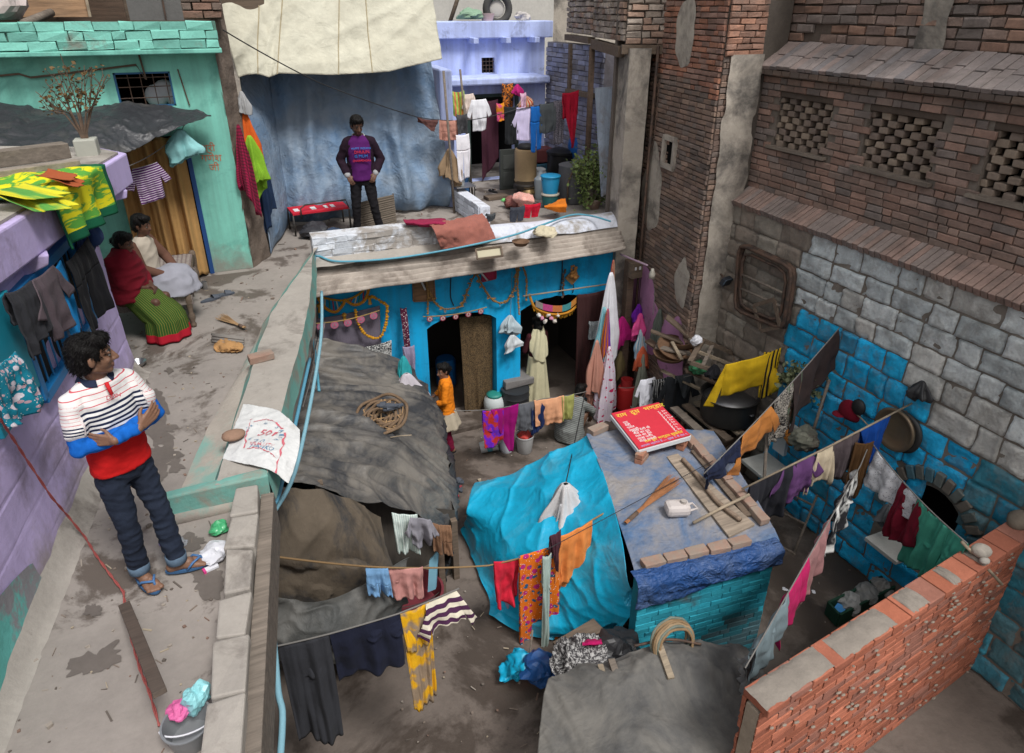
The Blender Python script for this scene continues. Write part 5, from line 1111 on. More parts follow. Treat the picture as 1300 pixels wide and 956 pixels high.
def caps(mb, a, b, ra, rb, n=14, sq=1.0):
 a, b = V(a), V(b); d = b - a; L = d.length
 if L < 1e-5: mb.ell(a, ra, n); return
 d.normalize(); x = d.orthogonal().normalized(); y = d.cross(x); M = Matrix((x, y, d)).transposed()
 pr = []
 for i in range(1, 5): t = PI / 2 * (1 - i / 4.0); pr.append((ra * math.cos(t) if i < 4 else ra, -ra * math.sin(t)))
 for i in range(0, 4): t = PI / 2 * i / 4.0; pr.append((rb * math.cos(t), L + rb * math.sin(t)))
 pr = [(max(r, .001), z) for r, z in pr]
 mb.lathe(pr, a, n, M)
def chain(mb, pts, n=14):
 for (a, ra), (b, rb) in zip(pts[:-1], pts[1:]): caps(mb, a, b, ra, rb, n)
def loft(mb, rings, n=28, power=2.0):
 vs = []; fs = []
 for c, rx, ry, rz in rings:
  c = V(c); ca, sa = math.cos(rz), math.sin(rz)
  for k in range(n):
   t = 2 * PI * k / n; ex = 2 / power; cx = math.copysign(abs(math.cos(t)) ** ex, math.cos(t)) * rx; cy = math.copysign(abs(math.sin(t)) ** ex, math.sin(t)) * ry
   vs.append(c + V((cx * ca - cy * sa, cx * sa + cy * ca, 0)))
 m = len(rings)
 for i in range(m - 1):
  for k in range(n): fs.append((i * n + k, i * n + (k + 1) % n, (i + 1) * n + (k + 1) % n, (i + 1) * n + k))
 fs.append(tuple(reversed(range(n)))); fs.append(tuple(range((m - 1) * n, m * n)))
 mb.add(vs, fs)
def fuse(mb, voxel, it=6, fac=.5):
 me = bpy.data.meshes.new('tmp'); me.from_pydata(mb.v, [], mb.f); me.update()
 o = bpy.data.objects.new('tmp', me); COL.objects.link(o)
 r = o.modifiers.new('r', 'REMESH'); r.mode = 'VOXEL'; r.voxel_size = voxel
 s = o.modifiers.new('s', 'SMOOTH'); s.factor = fac; s.iterations = it
 dg = bpy.context.evaluated_depsgraph_get(); dg.update(); out = bpy.data.meshes.new_from_object(o.evaluated_get(dg)); bpy.data.objects.remove(o); bpy.data.meshes.remove(me)
 return out
def wrinkle(me, amp, sc, seed=0, st=(1, 1, 1)):
 ns = [v.normal.copy() for v in me.vertices]
 for v, n in zip(me.vertices, ns):
  p = V((v.co.x * st[0], v.co.y * st[1], v.co.z * st[2])); v.co += n * (amp * (1 - 2.4 * abs(nz(p, sc, seed))) + amp * .6 * nz(p, sc * 2.5, seed + 5))
 me.update()
def place(name, me, m, parent=None, attr=None, col=None):
 me.name = name; me.materials.clear(); me.materials.append(m); me.polygons.foreach_set('use_smooth', [True] * len(me.polygons))
 if attr: a = me.attributes.new('band', 'FLOAT', 'POINT'); a.data.foreach_set('value', [attr(v.co) for v in me.vertices])
 if col:
  ca = me.color_attributes.new('Col', 'FLOAT_COLOR', 'POINT')
  for v in me.vertices: ca.data[v.index].color = (*col(v.co), 1)
 o = bpy.data.objects.new(name, me); COL.objects.link(o)
 if parent is not None: o.parent = parent
 return o
NS = NT('skin'); a_ = NS.n('ShaderNodeAttribute', attribute_name='Col'); cs = NS.co(); NS.bump(NS.noise(cs, 120, 4), .001, .4)
NS.fin(a_.outputs[0], .52, 0, .35); M_skin = NS.m
try: NS.b.inputs['Subsurface Weight'].default_value = .08; NS.b.inputs['Subsurface Radius'].default_value = (.012, .005, .003)
except Exception: pass
NH = NT('hair'); ch_ = NH.co(); hn = NH.noise(ch_, 30, 5, .6, (1, 1, .25), 1.2); NH.bump(hn, .02, 1); M_hair = NH.fin(NH.mix(hn, (.002, .002, .002), (.012, .010, .009)), .5, 0, .18)
M_eyew = flat('eye_white', (.16, .145, .13), .4); M_iris = flat('iris', (.012, .008, .006), .2)
def head_parts(mb, c, hd, tilt=0, s=1.0):
 """skull, jaw, nose, ears, brow in the head frame; hd = heading, tilt = nod"""
 Mh = Matrix.Rotation(hd, 3, 'Z') @ Matrix.Rotation(-tilt, 3, 'X'); q = lambda x, y, z: V(c) + Mh @ V((x * s, y * s, z * s))
 mb.ell(q(0, -.012, .035), (.076 * s, .096 * s, .086 * s), 22, Mh); mb.ell(q(0, .018, -.03), (.062 * s, .074 * s, .082 * s), 20, Mh)
 mb.ell(q(0, .06, -.088), (.030 * s, .026 * s, .024 * s), 12, Mh)                      # chin
 caps(mb, q(.045, .0, -.062), q(.014, .064, -.092), .022 * s, .018 * s); caps(mb, q(-.045, .0, -.062), q(-.014, .064, -.092), .022 * s, .018 * s)
 caps(mb, q(0, .088, .012), q(0, .108, -.028), .010 * s, .0155 * s, 10); mb.ell(q(.012, .098, -.032), .0095 * s, 8); mb.ell(q(-.012, .098, -.032), .0095 * s, 8)
 caps(mb, q(-.036, .078, .022), q(.036, .078, .022), .013 * s, .013 * s, 10)           # brow
 for e in (1, -1):
  mb.ell(q(.036 * e, .066, -.026), (.018 * s, .016 * s, .018 * s), 10, Mh)          # cheek
  mb.ell(q(.076 * e, -.008, -.008), (.010 * s, .020 * s, .032 * s), 12, Mh @ Matrix.Rotation(.3 * e, 3, 'Z'))
 caps(mb, q(-.02, .084, -.060), q(.02, .084, -.060), .0085 * s, .0085 * s, 8); caps(mb, q(-.015, .084, -.071), q(.015, .084, -.071), .0085 * s, .0085 * s, 8)
 return Mh, q
def hand(mb, w, dirv, palm, s=1.0, curl=.5, thumb=1):
 """palm from the wrist along dirv (palm = palm normal), four bent fingers of unequal length and a thumb"""
 d = V(dirv).normalized(); n = V(palm); n = (n - d * n.dot(d)).normalized(); x = d.cross(n) * thumb; w = V(w)
 for k in (-1, -.3, .4, 1): caps(mb, w + d * .012 + x * .015 * k, w + d * .085 * s + x * .029 * k * s, .017 * s, .0125 * s, 8)
 for k, L in ((-1, .062), (-.33, .078), (.36, .084), (1.02, .074)):
  b = w + d * .085 * s + x * .031 * k * s; a1 = curl * .6; a2 = curl * 1.5; a3 = curl * 2.1
  p1 = b + (d * math.cos(a1) + n * math.sin(a1)) * L * .46 * s; p2 = p1 + (d * math.cos(a2) + n * math.sin(a2)) * L * .32 * s; p3 = p2 + (d * math.cos(a3) + n * math.sin(a3)) * L * .24 * s
  chain(mb, [(b, .0088 * s), (p1, .0082 * s), (p2, .0076 * s), (p3, .0066 * s)], 8)
 b = w + d * .022 * s + x * .024 * s; p1 = b + (d * .65 + x * .7 + n * .25).normalized() * .042 * s; p2 = p1 + (d * .9 + x * .2 + n * .4).normalized() * .034 * s
 chain(mb, [(b, .014 * s), (p1, .0112 * s), (p2, .009 * s)], 8)
def foot(mb, a, hd, s=1.0):
 M = Matrix.Rotation(hd, 3, 'Z'); a = V(a); q = lambda x, y, z: V((a.x, a.y, 0)) + M @ V((x * s, y * s, z))
 caps(mb, q(0, -.04, .038), q(0, .06, .045), .034, .036, 10); caps(mb, q(-.012, .05, .036), q(-.024, .13, .028), .028, .024, 10); caps(mb, q(.012, .05, .034), q(.026, .12, .026), .026, .021, 10)
 for k, y in ((-.036, .172), (-.014, .180), (.004, .174), (.021, .165), (.036, .152)): caps(mb, q(k * .8, .12, .028), q(k, y, .022), .014, .0125 if k > -.03 else .0155, 8)
 caps(mb, q(0, -.02, .04), a + V((0, 0, 0)) if a.z > .06 else q(0, -.01, .09), .034, .034, 10)
def sandal(parent, a, hd, m, mstrap, name='sandal'):
 M = Matrix.Rotation(hd, 3, 'Z'); a = V(a); out = []
 for i in range(26):
  t = 2 * PI * i / 26; y = .055 + .138 * math.sin(t); w = .046 + .010 * math.sin(t); out.append(V((a.x, a.y, 0)) + M @ V((w * math.cos(t), y, 0)))
 mb = MB(); mb.prism([(p.x, p.y) for p in out], .002, .018); o = mb.build_local(name, m, parent)
 q = lambda x, y, z: V((a.x, a.y, 0)) + M @ V((x, y, z)); st = MB()
 for e in (-1, 1): st.tube([q(.046 * e, .05, .018), q(.04 * e, .09, .06), q(-.012, .135, .058), q(-.012, .15, .02)], .008, 6)
 st.build_local('strap', mstrap, o, True); return o
def build_local(s, name, m, parent, smooth=False, solid=0):
 me = bpy.data.meshes.new(name); me.from_pydata(s.v, [], s.f)
 if s.has_uv:
  ul = me.uv_layers.new(name='uv')
  for l in me.loops: ul.data[l.index].uv = s.uv[l.vertex_index]
 me.materials.append(m)
 if smooth: me.polygons.foreach_set('use_smooth', [True] * len(me.polygons))
 me.update(); o = bpy.data.objects.new(name, me); COL.objects.link(o); o.parent = parent
 if solid: b = o.modifiers.new('s', 'SOLIDIFY'); b.thickness = solid
 return o
MB.build_local = build_local
def skin_col(base, hc, hMh, lips=(.16, .06, .05), beard=0):
 inv = hMh.inverted()
 def f(co):
  l = inv @ (co - V(hc)); k = 1 + .12 * nz(co, 14, 2)
  if l.y > .055 and abs(l.x) < .026 and -.080 < l.z < -.053: return lips
  b = beard * (1 if (l.z < -.045 and l.y > -.03 and l.length < .16 and l.z > -.13) else 0);
  if .072 < l.y and abs(l.z - .030) < .006 and .012 < abs(l.x) < .046: return (.012, .009, .008)      # eyebrows
  return tuple(c * k * (1 - .45 * b) for c in base)
 return f
def eyes(root, c, Mh, s=1.0, narrow=1):
 for e in (1, -1):
  p = V(c) + Mh @ V((.030 * e * s, .0785 * s, .003 * s)); mb = MB(); mb.ell(p, (.0125 * s, .009 * s, 0.0056 * s * narrow), 12, Mh); o = mb.build_local('eye', M_eyew, root, True)
  mb = MB(); mb.ell(p + Mh @ V((.002, .006 * s, 0)), (.0055 * s, .005 * s, .0055 * s * narrow), 10, Mh); mb.build_local('iris', M_iris, o, True)
def hair_mesh(c, Mh, q, long=0, s=1.0, bun=False, strands=500):
 mb = MB(); mb.ell(q(0, -.026, .052), (.087 * s, .101 * s, .084 * s), 24, Mh); mb.ell(q(0, -.052, .0), (.082 * s, .075 * s, .098 * s), 20, Mh)
 mb.ell(q(0, .045, .096), (.062 * s, .050 * s, .036 * s), 14, Mh); mb.ell(q(.03, .03, .104), (.05 * s, .055 * s, .036 * s), 14, Mh)
 for e in (1, -1): caps(mb, q(.071 * e, .018, .04), q(.074 * e, .018, .0), .014 * s, .008 * s, 8)
 if bun: mb.ell(q(0, -.125, -.01), .045 * s, 14)
 if long: caps(mb, q(0, -.09, 0), q(0, -.11, -.28), .05, .025)
 me = fuse(mb, .009, 3); wrinkle(me, .0055, 26, 3, (1, 1, .35)); b = bmesh.new(); b.from_mesh(me); b.verts.ensure_lookup_table(); rs = random.Random(5); vs = list(b.verts); c = V(c)
 for i in range(strands):
  v = rs.choice(vs); n = v.normal.copy(); fwd = Mh @ V((.35, .55 if (v.co - c).dot(Mh @ V((0, 1, 0))) > .02 else -.5, -.75)); fwd = fwd - n * fwd.dot(n) + V((rs.uniform(-.4, .4), rs.uniform(-.4, .4), rs.uniform(-.3, .3)))
  if fwd.length < .05: continue
  fwd.normalize(); x = fwd.cross(n).normalized() * .0022; L = rs.uniform(.016, .036); p = v.co - n * .002; q_ = p + fwd * L * .55 + n * .006; r_ = p + fwd * L + n * rs.uniform(-.004, .003)
  a = [b.verts.new(k) for k in (p - x, p + x, q_ + x * .8, q_ - x * .8, r_)]; b.faces.new(a[:4]); b.faces.new((a[3], a[2], a[4]))
 b.to_mesh(me); b.free(); return me
fx, fy = PZ(186, 735, 3.1)[:2]
HC = V((0, .035, 1.575)); hd = R(60)
mb = MB(); Mh, q = head_parts(mb, HC, hd, R(2))
caps(mb, (0, -.01, 1.40), HC + V((0, -.005, -.06)), .058, .056); loft(mb, [((0, 0, .86), .115, .08, 0), ((0, 0, 1.0), .12, .085, 0), ((0, 0, 1.2), .155, .105, 0), ((0, 0, 1.36), .12, .075, 0), ((0, 0, 1.43), .07, .06, 0)])
SR, SL_ = V((.155, .0, 1.362)), V((-.155, .0, 1.362)); ER, EL = V((.215, .055, 1.10)), V((-.215, .10, 1.115)); WR_, WL_ = V((-.045, .20, 1.135)), V((.10, .205, 1.14))
for S, E_, W_ in ((SR, ER, WR_), (SL_, EL, WL_)): chain(mb, [(S, .036), (lerp(S, E_, .5), .036), (E_, .034), (lerp(E_, W_, .35), .038), (W_, .027)])
hand(mb, WR_ + V((-.015, 0, .005)), (-.85, .02, .42), (-.25, -.8, 0), 1.0, .45, 1); hand(mb, WL_, (.6, -.78, .12), (-.1, -1, 0), .9, .3, -1)
AR, AL = V((.085, .0, .07)), V((-.085, .13, .07)); KR, KL = V((.095, .045, .48)), V((-.085, .10, .48))
for H, K_, A_ in (((.09, 0, .88), KR, AR), ((-.09, 0, .88), KL, AL)): chain(mb, [(H, .055), (K_, .042), (lerp(K_, A_, .35), .044), (A_, .034)])
hr, hl = R(-8), R(52); foot(mb, AR, hr); foot(mb, AL, hl)
for v in mb.v: pass
me = fuse(mb, .0046, 3, .5); M_rz = R(-52 - 90)
man = place('person', me, M_skin, None, None, skin_col((.20, .105, .065), HC, Mh, (.17, .075, .06), .4)); man.location = (fx + .05, fy + .03, 3.12); man.scale = (.955,) * 3; man.rotation_euler = (0, 0, M_rz)
tag(man, 'young man in striped polo shirt with blue sleeves, arms crossed, standing on the walkway', 'person')
eyes(man, HC, Mh); place('hair', hair_mesh(HC, Mh, q, strands=2600), M_hair, man)
sb_ = MB(); loft(sb_, [((0, 0, .855), .166, .120, 0), ((0, 0, .93), .160, .118, 0), ((0, .01, 1.05), .154, .115, 0), ((0, .01, 1.2), .164, .117, 0), ((0, 0, 1.33), .166, .102, 0), ((0, -.005, 1.40), .125, .085, 0), ((0, -.01, 1.445), .072, .066, 0)], 32, 2.3)
for S in (SR, SL_): caps(sb_, (0, -.01, 1.415), S + V((0, 0, -.008)), .055, .058)
SE = lambda S, E_: lerp(S, E_, .62)
for S, E_ in ((SR, ER), (SL_, EL)): chain(sb_, [(S + V((0, 0, -.012)), .062), (SE(S, E_), .067)])
me = fuse(sb_, .0075, 5); wrinkle(me, .006, 7, 1, (1, 1, 1.6))
def band(co):
 for S, E_ in ((SR, ER), (SL_, EL)):
  d = E_ - S; t = (co - S).dot(d) / d.dot(d); p = S + d * t
  if abs(co.x) > .165 + .03 * max(0, t) and t > .1: return lerp(1.52, 1.225, t / .70) if t < .70 else 1.225
 return co.z
N = NT('polo_shirt'); at = N.n('ShaderNodeAttribute', attribute_name='band'); B_ = at.outputs['Fac']
red, navy, white = (.50, .012, .012), (.012, .018, .05), (.70, .68, .66)
st = [(0, red)]; z = 1.055; st += [(z, navy), (z + .02, white)]; z += .02; st_w = z
seq = []; z = 1.085; seq += [(.0, red), (1.06, navy), (1.105, white)]
z = 1.12
for i in range(7): seq += [(z, navy), (z + .0125, white)]; z += .027
z += .01
for i in range(7): seq += [(z, (.55, .10, .12)), (z + .0045, white)]; z += .03
lo, hi = .9, 1.56; f = N.math('DIVIDE', N.math('SUBTRACT', B_, lo), hi - lo, None, True)
cl = N.ramp(f, [(max(0, (p_ - lo) / (hi - lo)), c_) for p_, c_ in seq if p_ < hi][:32], 'CONSTANT'); cc_ = N.co(); N.bump(N.noise(cc_, 22, 5, .6), .008, .7)
shirt = place('polo_shirt', me, N.fin(cl, .92, 0, .15), man, band)
mb = MB()
def collar(u, v):
 th = 2 * PI * (u * .86 + .07) + PI / 2; r = .068 + .022 * v; return V((r * 1.05 * math.cos(th), -.005 + r * .98 * math.sin(th), 1.462 - .035 * v - .02 * (math.sin(th) > 0) * math.sin(th)))
mb.grid(collar, 40, 5); mb.build_local('collar', flat('navy_rib', (.012, .02, .05), .9), shirt, True, .006)
mb = MB(); mb.tube([V((.004, .10, 1.43)), V((.006, .128, 1.36))], [.012, .010], 8); mb.build_local('placket', flat('red_rib', (.5, .015, .02), .9), shirt, True)
text_mesh('DMN', .034, frame((.045, .131, 1.345), (-1, .15, -.12), (0, 0, 1)), 'chest_print', flat('red_print', (.55, .04, .07), .9), None).parent = shirt
sl_ = MB()
for S, E_, W_ in ((SR, ER, WR_), (SL_, EL, WL_)): chain(sl_, [(lerp(S, E_, .45), .052), (E_, .048), (lerp(E_, W_, .5), .045), (lerp(E_, W_, .93), .034)])
me = fuse(sl_, .0065, 4); wrinkle(me, .0065, 13, 4); place('undershirt_sleeves', me, mat('blue_knit', (.010, .115, .46), .9, .35, 6, .5, .003, 70, spec=.1), man)
jb = MB(); loft(jb, [((0, 0, .77), .135, .095, 0), ((0, 0, .85), .156, .112, 0), ((0, 0, .97), .148, .106, 0)], 28, 2.2)
for H, K_, A_ in (((.080, 0, .83), KR, AR), ((-.080, 0, .83), KL, AL)): chain(jb, [(H, .086), (lerp(V(H), K_, .5), .074), (K_, .060), (lerp(K_, A_, .5), .061), (A_ + V((0, 0, .06)), .057)])
me = fuse(jb, .008, 5); wrinkle(me, .007, 9, 7, (1, 1, 1.8))
M_jean = mat('dark_denim', (.014, .020, .036), .9, .5, 5, .5, .004, 90); jeans = place('jeans', me, M_jean, man)
for A_ in (AR, AL): MB().lathe([(.055, .075), (.062, .08), (.064, .135), (.058, .14)], (A_.x, A_.y, 0), 20).build_local('turn_up', mat('pale_denim', (.10, .15, .21), .9, .4, 8, .4, .003, 90), jeans, True)
M_ff = flat('blue_flip_flop', (.035, .10, .21), .7); sandal(man, AR, hr, M_ff, flat('strap_blue', (.06, .15, .32), .6)); sandal(man, AL, hl, M_ff, flat('strap_blue', (.06, .15, .32), .6))
def simple(name, label, loc, rz, HC, hd, tilt, skin, J, torso, voxel=.009, s=1.0, hair=True, bun=False, long=0, hands=True, curl=.5, feet=True, beard=0, hdirs=None):
 mb = MB(); Mh, q = head_parts(mb, HC, hd, tilt, s); caps(mb, torso[-1][0], V(HC) + V((0, -.01, -.05)), .05, .05); loft(mb, torso)
 for S, E_, W_ in J['arms']: chain(mb, [(S, .047), (lerp(V(S), V(E_), .5), .041), (E_, .034), (W_, .025)])
 if hands:
  for i, (S, E_, W_) in enumerate(J['arms']):
   dv, pn = (hdirs[i] if hdirs else (V(W_) - V(E_), (0, -1, 0))); hand(mb, W_, dv, pn, .95, curl, 1 if i == 0 else -1)
 for H, K_, A_ in J.get('legs', []):
  chain(mb, [(H, .06), (K_, .045), (lerp(V(K_), V(A_), .35), .047), (A_, .033)])
  if feet: foot(mb, A_, J.get('fh', 0))
 me = fuse(mb, voxel, 3); o = place('person', me, M_skin, None, None, skin_col(skin, HC, Mh, (.15, .06, .05), beard)); o.location = loc; o.rotation_euler = (0, 0, rz); tag(o, label, 'person')
 eyes(o, HC, Mh, s)
 if hair: place('hair', hair_mesh(V(HC), Mh, q, long, s, bun), M_hair, o)
 return o, Mh, q
std = lambda: [((0, 0, .84), .14, .10, 0), ((0, 0, 1.0), .135, .10, 0), ((0, 0, 1.2), .15, .10, 0), ((0, 0, 1.36), .155, .085, 0), ((0, 0, 1.43), .08, .065, 0)]
loc2 = PZ(467, 300, 3.1); loc2 = V((loc2.x, loc2.y, 3.1))
arms = [((.165, 0, 1.345), (.275, -.05, 1.10), (.19, .07, .90)), ((-.165, 0, 1.345), (-.275, -.05, 1.10), (-.19, .07, .92))]
legs = [((.09, 0, .86), (.12, .03, .46), (.14, -.02, .07)), ((-.09, 0, .86), (-.13, .05, .46), (-.19, .02, .07))]
m2, Mh2, q2 = simple('person', 'man in dark jacket and purple printed t-shirt, hands in pockets, looking down', loc2, R(180 + 0) + R(-22 + 10), V((.0, .045, 1.56)), R(18), R(20), (.12, .06, .038), {'arms': arms, 'legs': legs, 'fh': 0}, std(), .0095, beard=1, hdirs=[((-.4, .5, -.7), (0, -1, 0)), ((.4, .5, -.7), (0, -1, 0))])
tb = MB(); loft(tb, [((0, .012, .83), .155, .118, 0), ((0, .012, 1.0), .150, .118, 0), ((0, .012, 1.2), .162, .120, 0), ((0, 0, 1.36), .155, .095, 0), ((0, -.005, 1.43), .075, .07, 0)], 28, 2.2); me = fuse(tb, .01, 4); wrinkle(me, .005, 8, 2)
tee = place('t_shirt', me, flat('purple_jersey', (.085, .015, .11), .92, spec=.1), m2)
for t, z, c, x in (('HAPPY INDIANS', 1.265, (.02, .22, .60), .105), ('DHULIN', 1.21, (.60, .03, .05), .07), ('IS MUM', 1.155, (.02, .16, .50), .07), ('DHARMENDRA', 1.10, (.60, .02, .03), .10)):
 text_mesh(t, .055 if len(t) < 8 else .036, frame((x, .142, z), (-1, 0, 0), (0, 0, 1)), 'chest_print', flat('print%d' % int(z * 1000), c, .8), None, extr=.004).parent = tee
jk = MB(); loft(jk, [((0, -.025, .85), .185, .125, 0), ((0, -.02, 1.1), .182, .13, 0), ((0, -.015, 1.3), .18, .115, 0), ((0, -.012, 1.40), .11, .08, 0)], 28, 2.2)
for S, E_, W_ in arms: caps(jk, (0, -.015, 1.40), V(S), .05, .058); chain(jk, [(S, .060), (E_, .058), (lerp(V(E_), V(W_), .8), .048)])
me = fuse(jk, .01, 4)
bm_ = bmesh.new(); bm_.from_mesh(me); bmesh.ops.delete(bm_, geom=[v for v in bm_.verts if v.co.y > .05 and abs(v.co.x) < .082 + .03 * max(0, 1.2 - v.co.z) - .0 * v.co.z and v.co.z < 1.44], context='VERTS'); bm_.to_mesh(me); bm_.free(); wrinkle(me, .007, 9, 9)
jack = place('jacket', me, flat('dark_knit', (.022, .012, .020), .95, spec=.1), m2); sd = jack.modifiers.new('s', 'SOLIDIFY'); sd.thickness = .012; sd.offset = -1
mb = MB(); mb.grid(lambda u, v: V(((.072 + .03 * v) * math.cos(2 * PI * (u * .7 + .15) + PI / 2), (.062 + .025 * v) * math.sin(2 * PI * (u * .7 + .15) + PI / 2) + .005, 1.45 - .05 * v - .06 * abs(2 * u - 1) ** 4)), 30, 4); mb.build_local('collar', cmat((.45, .44, .42), 'plain'), jack, True, .008)
cf = MB()
for S, E_, W_ in arms: caps(cf, lerp(V(E_), V(W_), .78), lerp(V(E_), V(W_), .96), .047, .043)
cf.build_local('cuffs', flat('grey_rib', (.34, .34, .35), .95), jack, True)
def trousers(root, legs, m, wr=.055, hem=.03, top=.95, hipw=.155, voxel=.01, flare=0):
 jb = MB(); loft(jb, [((0, 0, .76), .135, .095, 0), ((0, 0, .84), hipw, .112, 0), ((0, 0, top), hipw - .012, .108, 0)], 24, 2.2)
 for H, K_, A_ in legs: chain(jb, [(V(H) - V((0, 0, .04)), .086), (K_, .062), (lerp(V(K_), V(A_), .5), wr + flare), (V(A_) + V((0, 0, hem)), wr + flare)])
 me = fuse(jb, voxel, 4); wrinkle(me, .006, 9, 3, (1, 1, 1.7)); return place('trousers', me, m, root)
trousers(m2, legs, flat('black_cotton', (.014, .013, .015), .92, spec=.1));
M_blkff = flat('black_rubber', (.02, .02, .02), .6)
sandal(m2, legs[0][2], 0, M_blkff, M_blkff); sandal(m2, legs[1][2], 0, M_blkff, M_blkff)
p = PZ(571, 574, 0.0); W3 = V((p.x, p.y + .05, .02))
arms = [((.15, 0, 1.23), (.19, .04, .98), (.12, .20, .90)), ((-.15, 0, 1.23), (-.20, .03, .98), (-.13, .19, .92))]
legs = [((.08, 0, .76), (.08, .03, .42), (.07, .0, .07)), ((-.08, 0, .76), (-.08, .02, .42), (-.08, -.03, .07))]
tor = [((0, 0, .74), .125, .095, 0), ((0, 0, .9), .115, .09, 0), ((0, .005, 1.1), .13, .095, 0), ((0, 0, 1.23), .135, .078, 0), ((0, 0, 1.29), .07, .06, 0)]
m3, Mh3, q3 = simple('person', 'young woman in orange kurta and maroon trousers standing beside the black tarp, face turned back', W3, R(75), V((0, .03, 1.40)), R(35), R(4), (.19, .095, .06), {'arms': arms, 'legs': legs, 'fh': 0}, tor, .009, .92, bun=True)
kb_ = MB(); loft(kb_, [((0, 0, .70), .165, .13, 0), ((0, 0, .88), .140, .112, 0), ((0, .005, 1.1), .145, .112, 0), ((0, 0, 1.23), .145, .09, 0), ((0, 0, 1.295), .07, .062, 0)], 26, 2.2)
for S, E_, W_ in arms: chain(kb_, [(S, .058), (E_, .05), (lerp(V(E_), V(W_), .6), .042)])
me = fuse(kb_, .009, 4); wrinkle(me, .006, 9, 3, (1, 1, 1.5)); place('kurta', me, flat('orange_knit', (.72, .21, .015), .92, spec=.1), m3)
sk = MB(); sk.grid(lambda u, v: V(((.155 + .075 * v + .018 * math.sin(u * 2 * PI * 7) * v) * math.cos(2 * PI * u), (.125 + .075 * v + .015 * math.sin(u * 2 * PI * 7) * v) * math.sin(2 * PI * u), .74 - .27 * v)), 80, 12); sk.build_local('skirt', cmat((.42, .36, .27)), m3, True, .006)
trousers(m3, legs, flat('maroon_cotton', (.16, .01, .035), .92, spec=.1), .062, .02, .78, .13)
sandal(m3, legs[0][2], 0, M_blkff, M_blkff); sandal(m3, legs[1][2], 0, M_blkff, M_blkff)
p = PZ(684, 512, .1); W4 = V((p.x, p.y + .12, .1))
arms = [((.15, 0, 1.26), (.21, .05, 1.0), (.10, .2, 1.02)), ((-.15, 0, 1.26), (-.21, .05, 1.0), (-.08, .2, 1.0))]
legs = [((.08, 0, .78), (.08, .02, .42), (.08, 0, .07)), ((-.08, 0, .78), (-.08, .02, .42), (-.08, 0, .07))]
m4, Mh4, q4 = simple('person', 'woman in cream sari and maroon blouse standing in the right doorway, seen from behind', W4, R(10), V((0, .03, 1.43)), 0, 0, (.17, .09, .06), {'arms': arms, 'legs': legs, 'fh': 0}, [((0, 0, .76), .13, .10, 0), ((0, 0, .92), .12, .09, 0), ((0, 0, 1.12), .14, .10, 0), ((0, 0, 1.26), .14, .08, 0), ((0, 0, 1.32), .07, .06, 0)], .01, .92, bun=True)
kb_ = MB(); loft(kb_, [((0, 0, .86), .142, .112, 0), ((0, 0, 1.1), .15, .115, 0), ((0, 0, 1.26), .148, .09, 0), ((0, 0, 1.32), .075, .065, 0)], 24)
for S, E_, W_ in arms: chain(kb_, [(S, .058), (E_, .052)])
me = fuse(kb_, .01, 3); place('blouse', me, flat('dk_maroon', (.055, .014, .018), .95, spec=.1), m4)
sk = MB(); sk.grid(lambda u, v: V(((.145 + .085 * v + .022 * math.sin(u * 2 * PI * 9 + 2 * v) * v) * math.cos(2 * PI * u), (.12 + .085 * v + .022 * math.sin(u * 2 * PI * 9 + 2 * v) * v) * math.sin(2 * PI * u), .90 - .86 * v)), 100, 24); sk.build_local('sari_skirt', cmat((.50, .46, .30)), m4, True, .006)
sk = MB()
def pallu(u, v):
 th = lerp(-2.9, .15, u) ; r = .165 + .02 * math.sin(u * 22 + 3 * v) ; z = lerp(1.40, 1.02 - .22 * math.sin(u * PI), v)
 k = 1 - .45 * (1 - v) ** 2; return V((r * 1.05 * k * math.cos(th), r * .86 * k * math.sin(th) - .005, z))
sk.grid(pallu, 50, 26); sk.build_local('pallu', cmat((.58, .54, .36)), m4, True, .006)
p = PZ(722, 556, 0); W5 = V((p.x, p.y, 0))
legs = [((.09, -.05, .20), (.15, .24, .40), (.12, .08, .06)), ((-.09, -.05, .20), (-.15, .24, .40), (-.12, .08, .06))]
arms = [((.15, .16, .60), (.2, .36, .42), (.12, .46, .22)), ((-.15, .16, .60), (-.2, .36, .42), (-.12, .46, .22))]
m5_, Mh5, q5 = simple('person', 'person in a grey striped shawl squatting beside the turquoise tarp', W5, R(-60), V((0, .30, .74)), 0, R(25), (.15, .08, .05), {'arms': arms, 'legs': legs, 'fh': 0}, [((0, -.06, .16), .15, .12, 0), ((0, -.02, .35), .13, .11, 0), ((0, .08, .52), .14, .11, 0), ((0, .15, .62), .13, .09, 0), ((0, .2, .66), .06, .06, 0)], .011, .92)
kb_ = MB(); loft(kb_, [((0, .02, .03), .23, .24, 0), ((0, 0, .25), .21, .22, 0), ((0, .07, .45), .185, .18, 0), ((0, .14, .60), .17, .125, 0), ((0, .18, .68), .085, .08, 0)], 26, 2.2)
for S, E_, W_ in arms: chain(kb_, [(S, .06), (E_, .055), (lerp(V(E_), V(W_), .5), .045)])
me = fuse(kb_, .011, 4); wrinkle(me, .012, 7, 6, (1, 1, .6))
N = NT('striped_shawl'); c = N.co(); sx = N.n('ShaderNodeSeparateXYZ'); N.l(c, sx.inputs[0]); w = N.math('LESS_THAN', N.math('FRACT', N.math('MULTIPLY', N.math('ADD', sx.outputs[2], N.math('MULTIPLY', sx.outputs[1], .6)), 30)), .5)
place('shawl', me, N.fin(N.mix(w, (.13, .14, .135), (.24, .25, .24)), .95, 0, .1), m5_)
W6 = PZ(196, 432, 3.1); W6 = V((W6.x - .15, W6.y + .18, 3.1))
arms = [((.15, 0, .95), (.19, .08, .70), (.05, .24, .62)), ((-.15, 0, .95), (-.19, .1, .72), (-.05, .26, .62))]
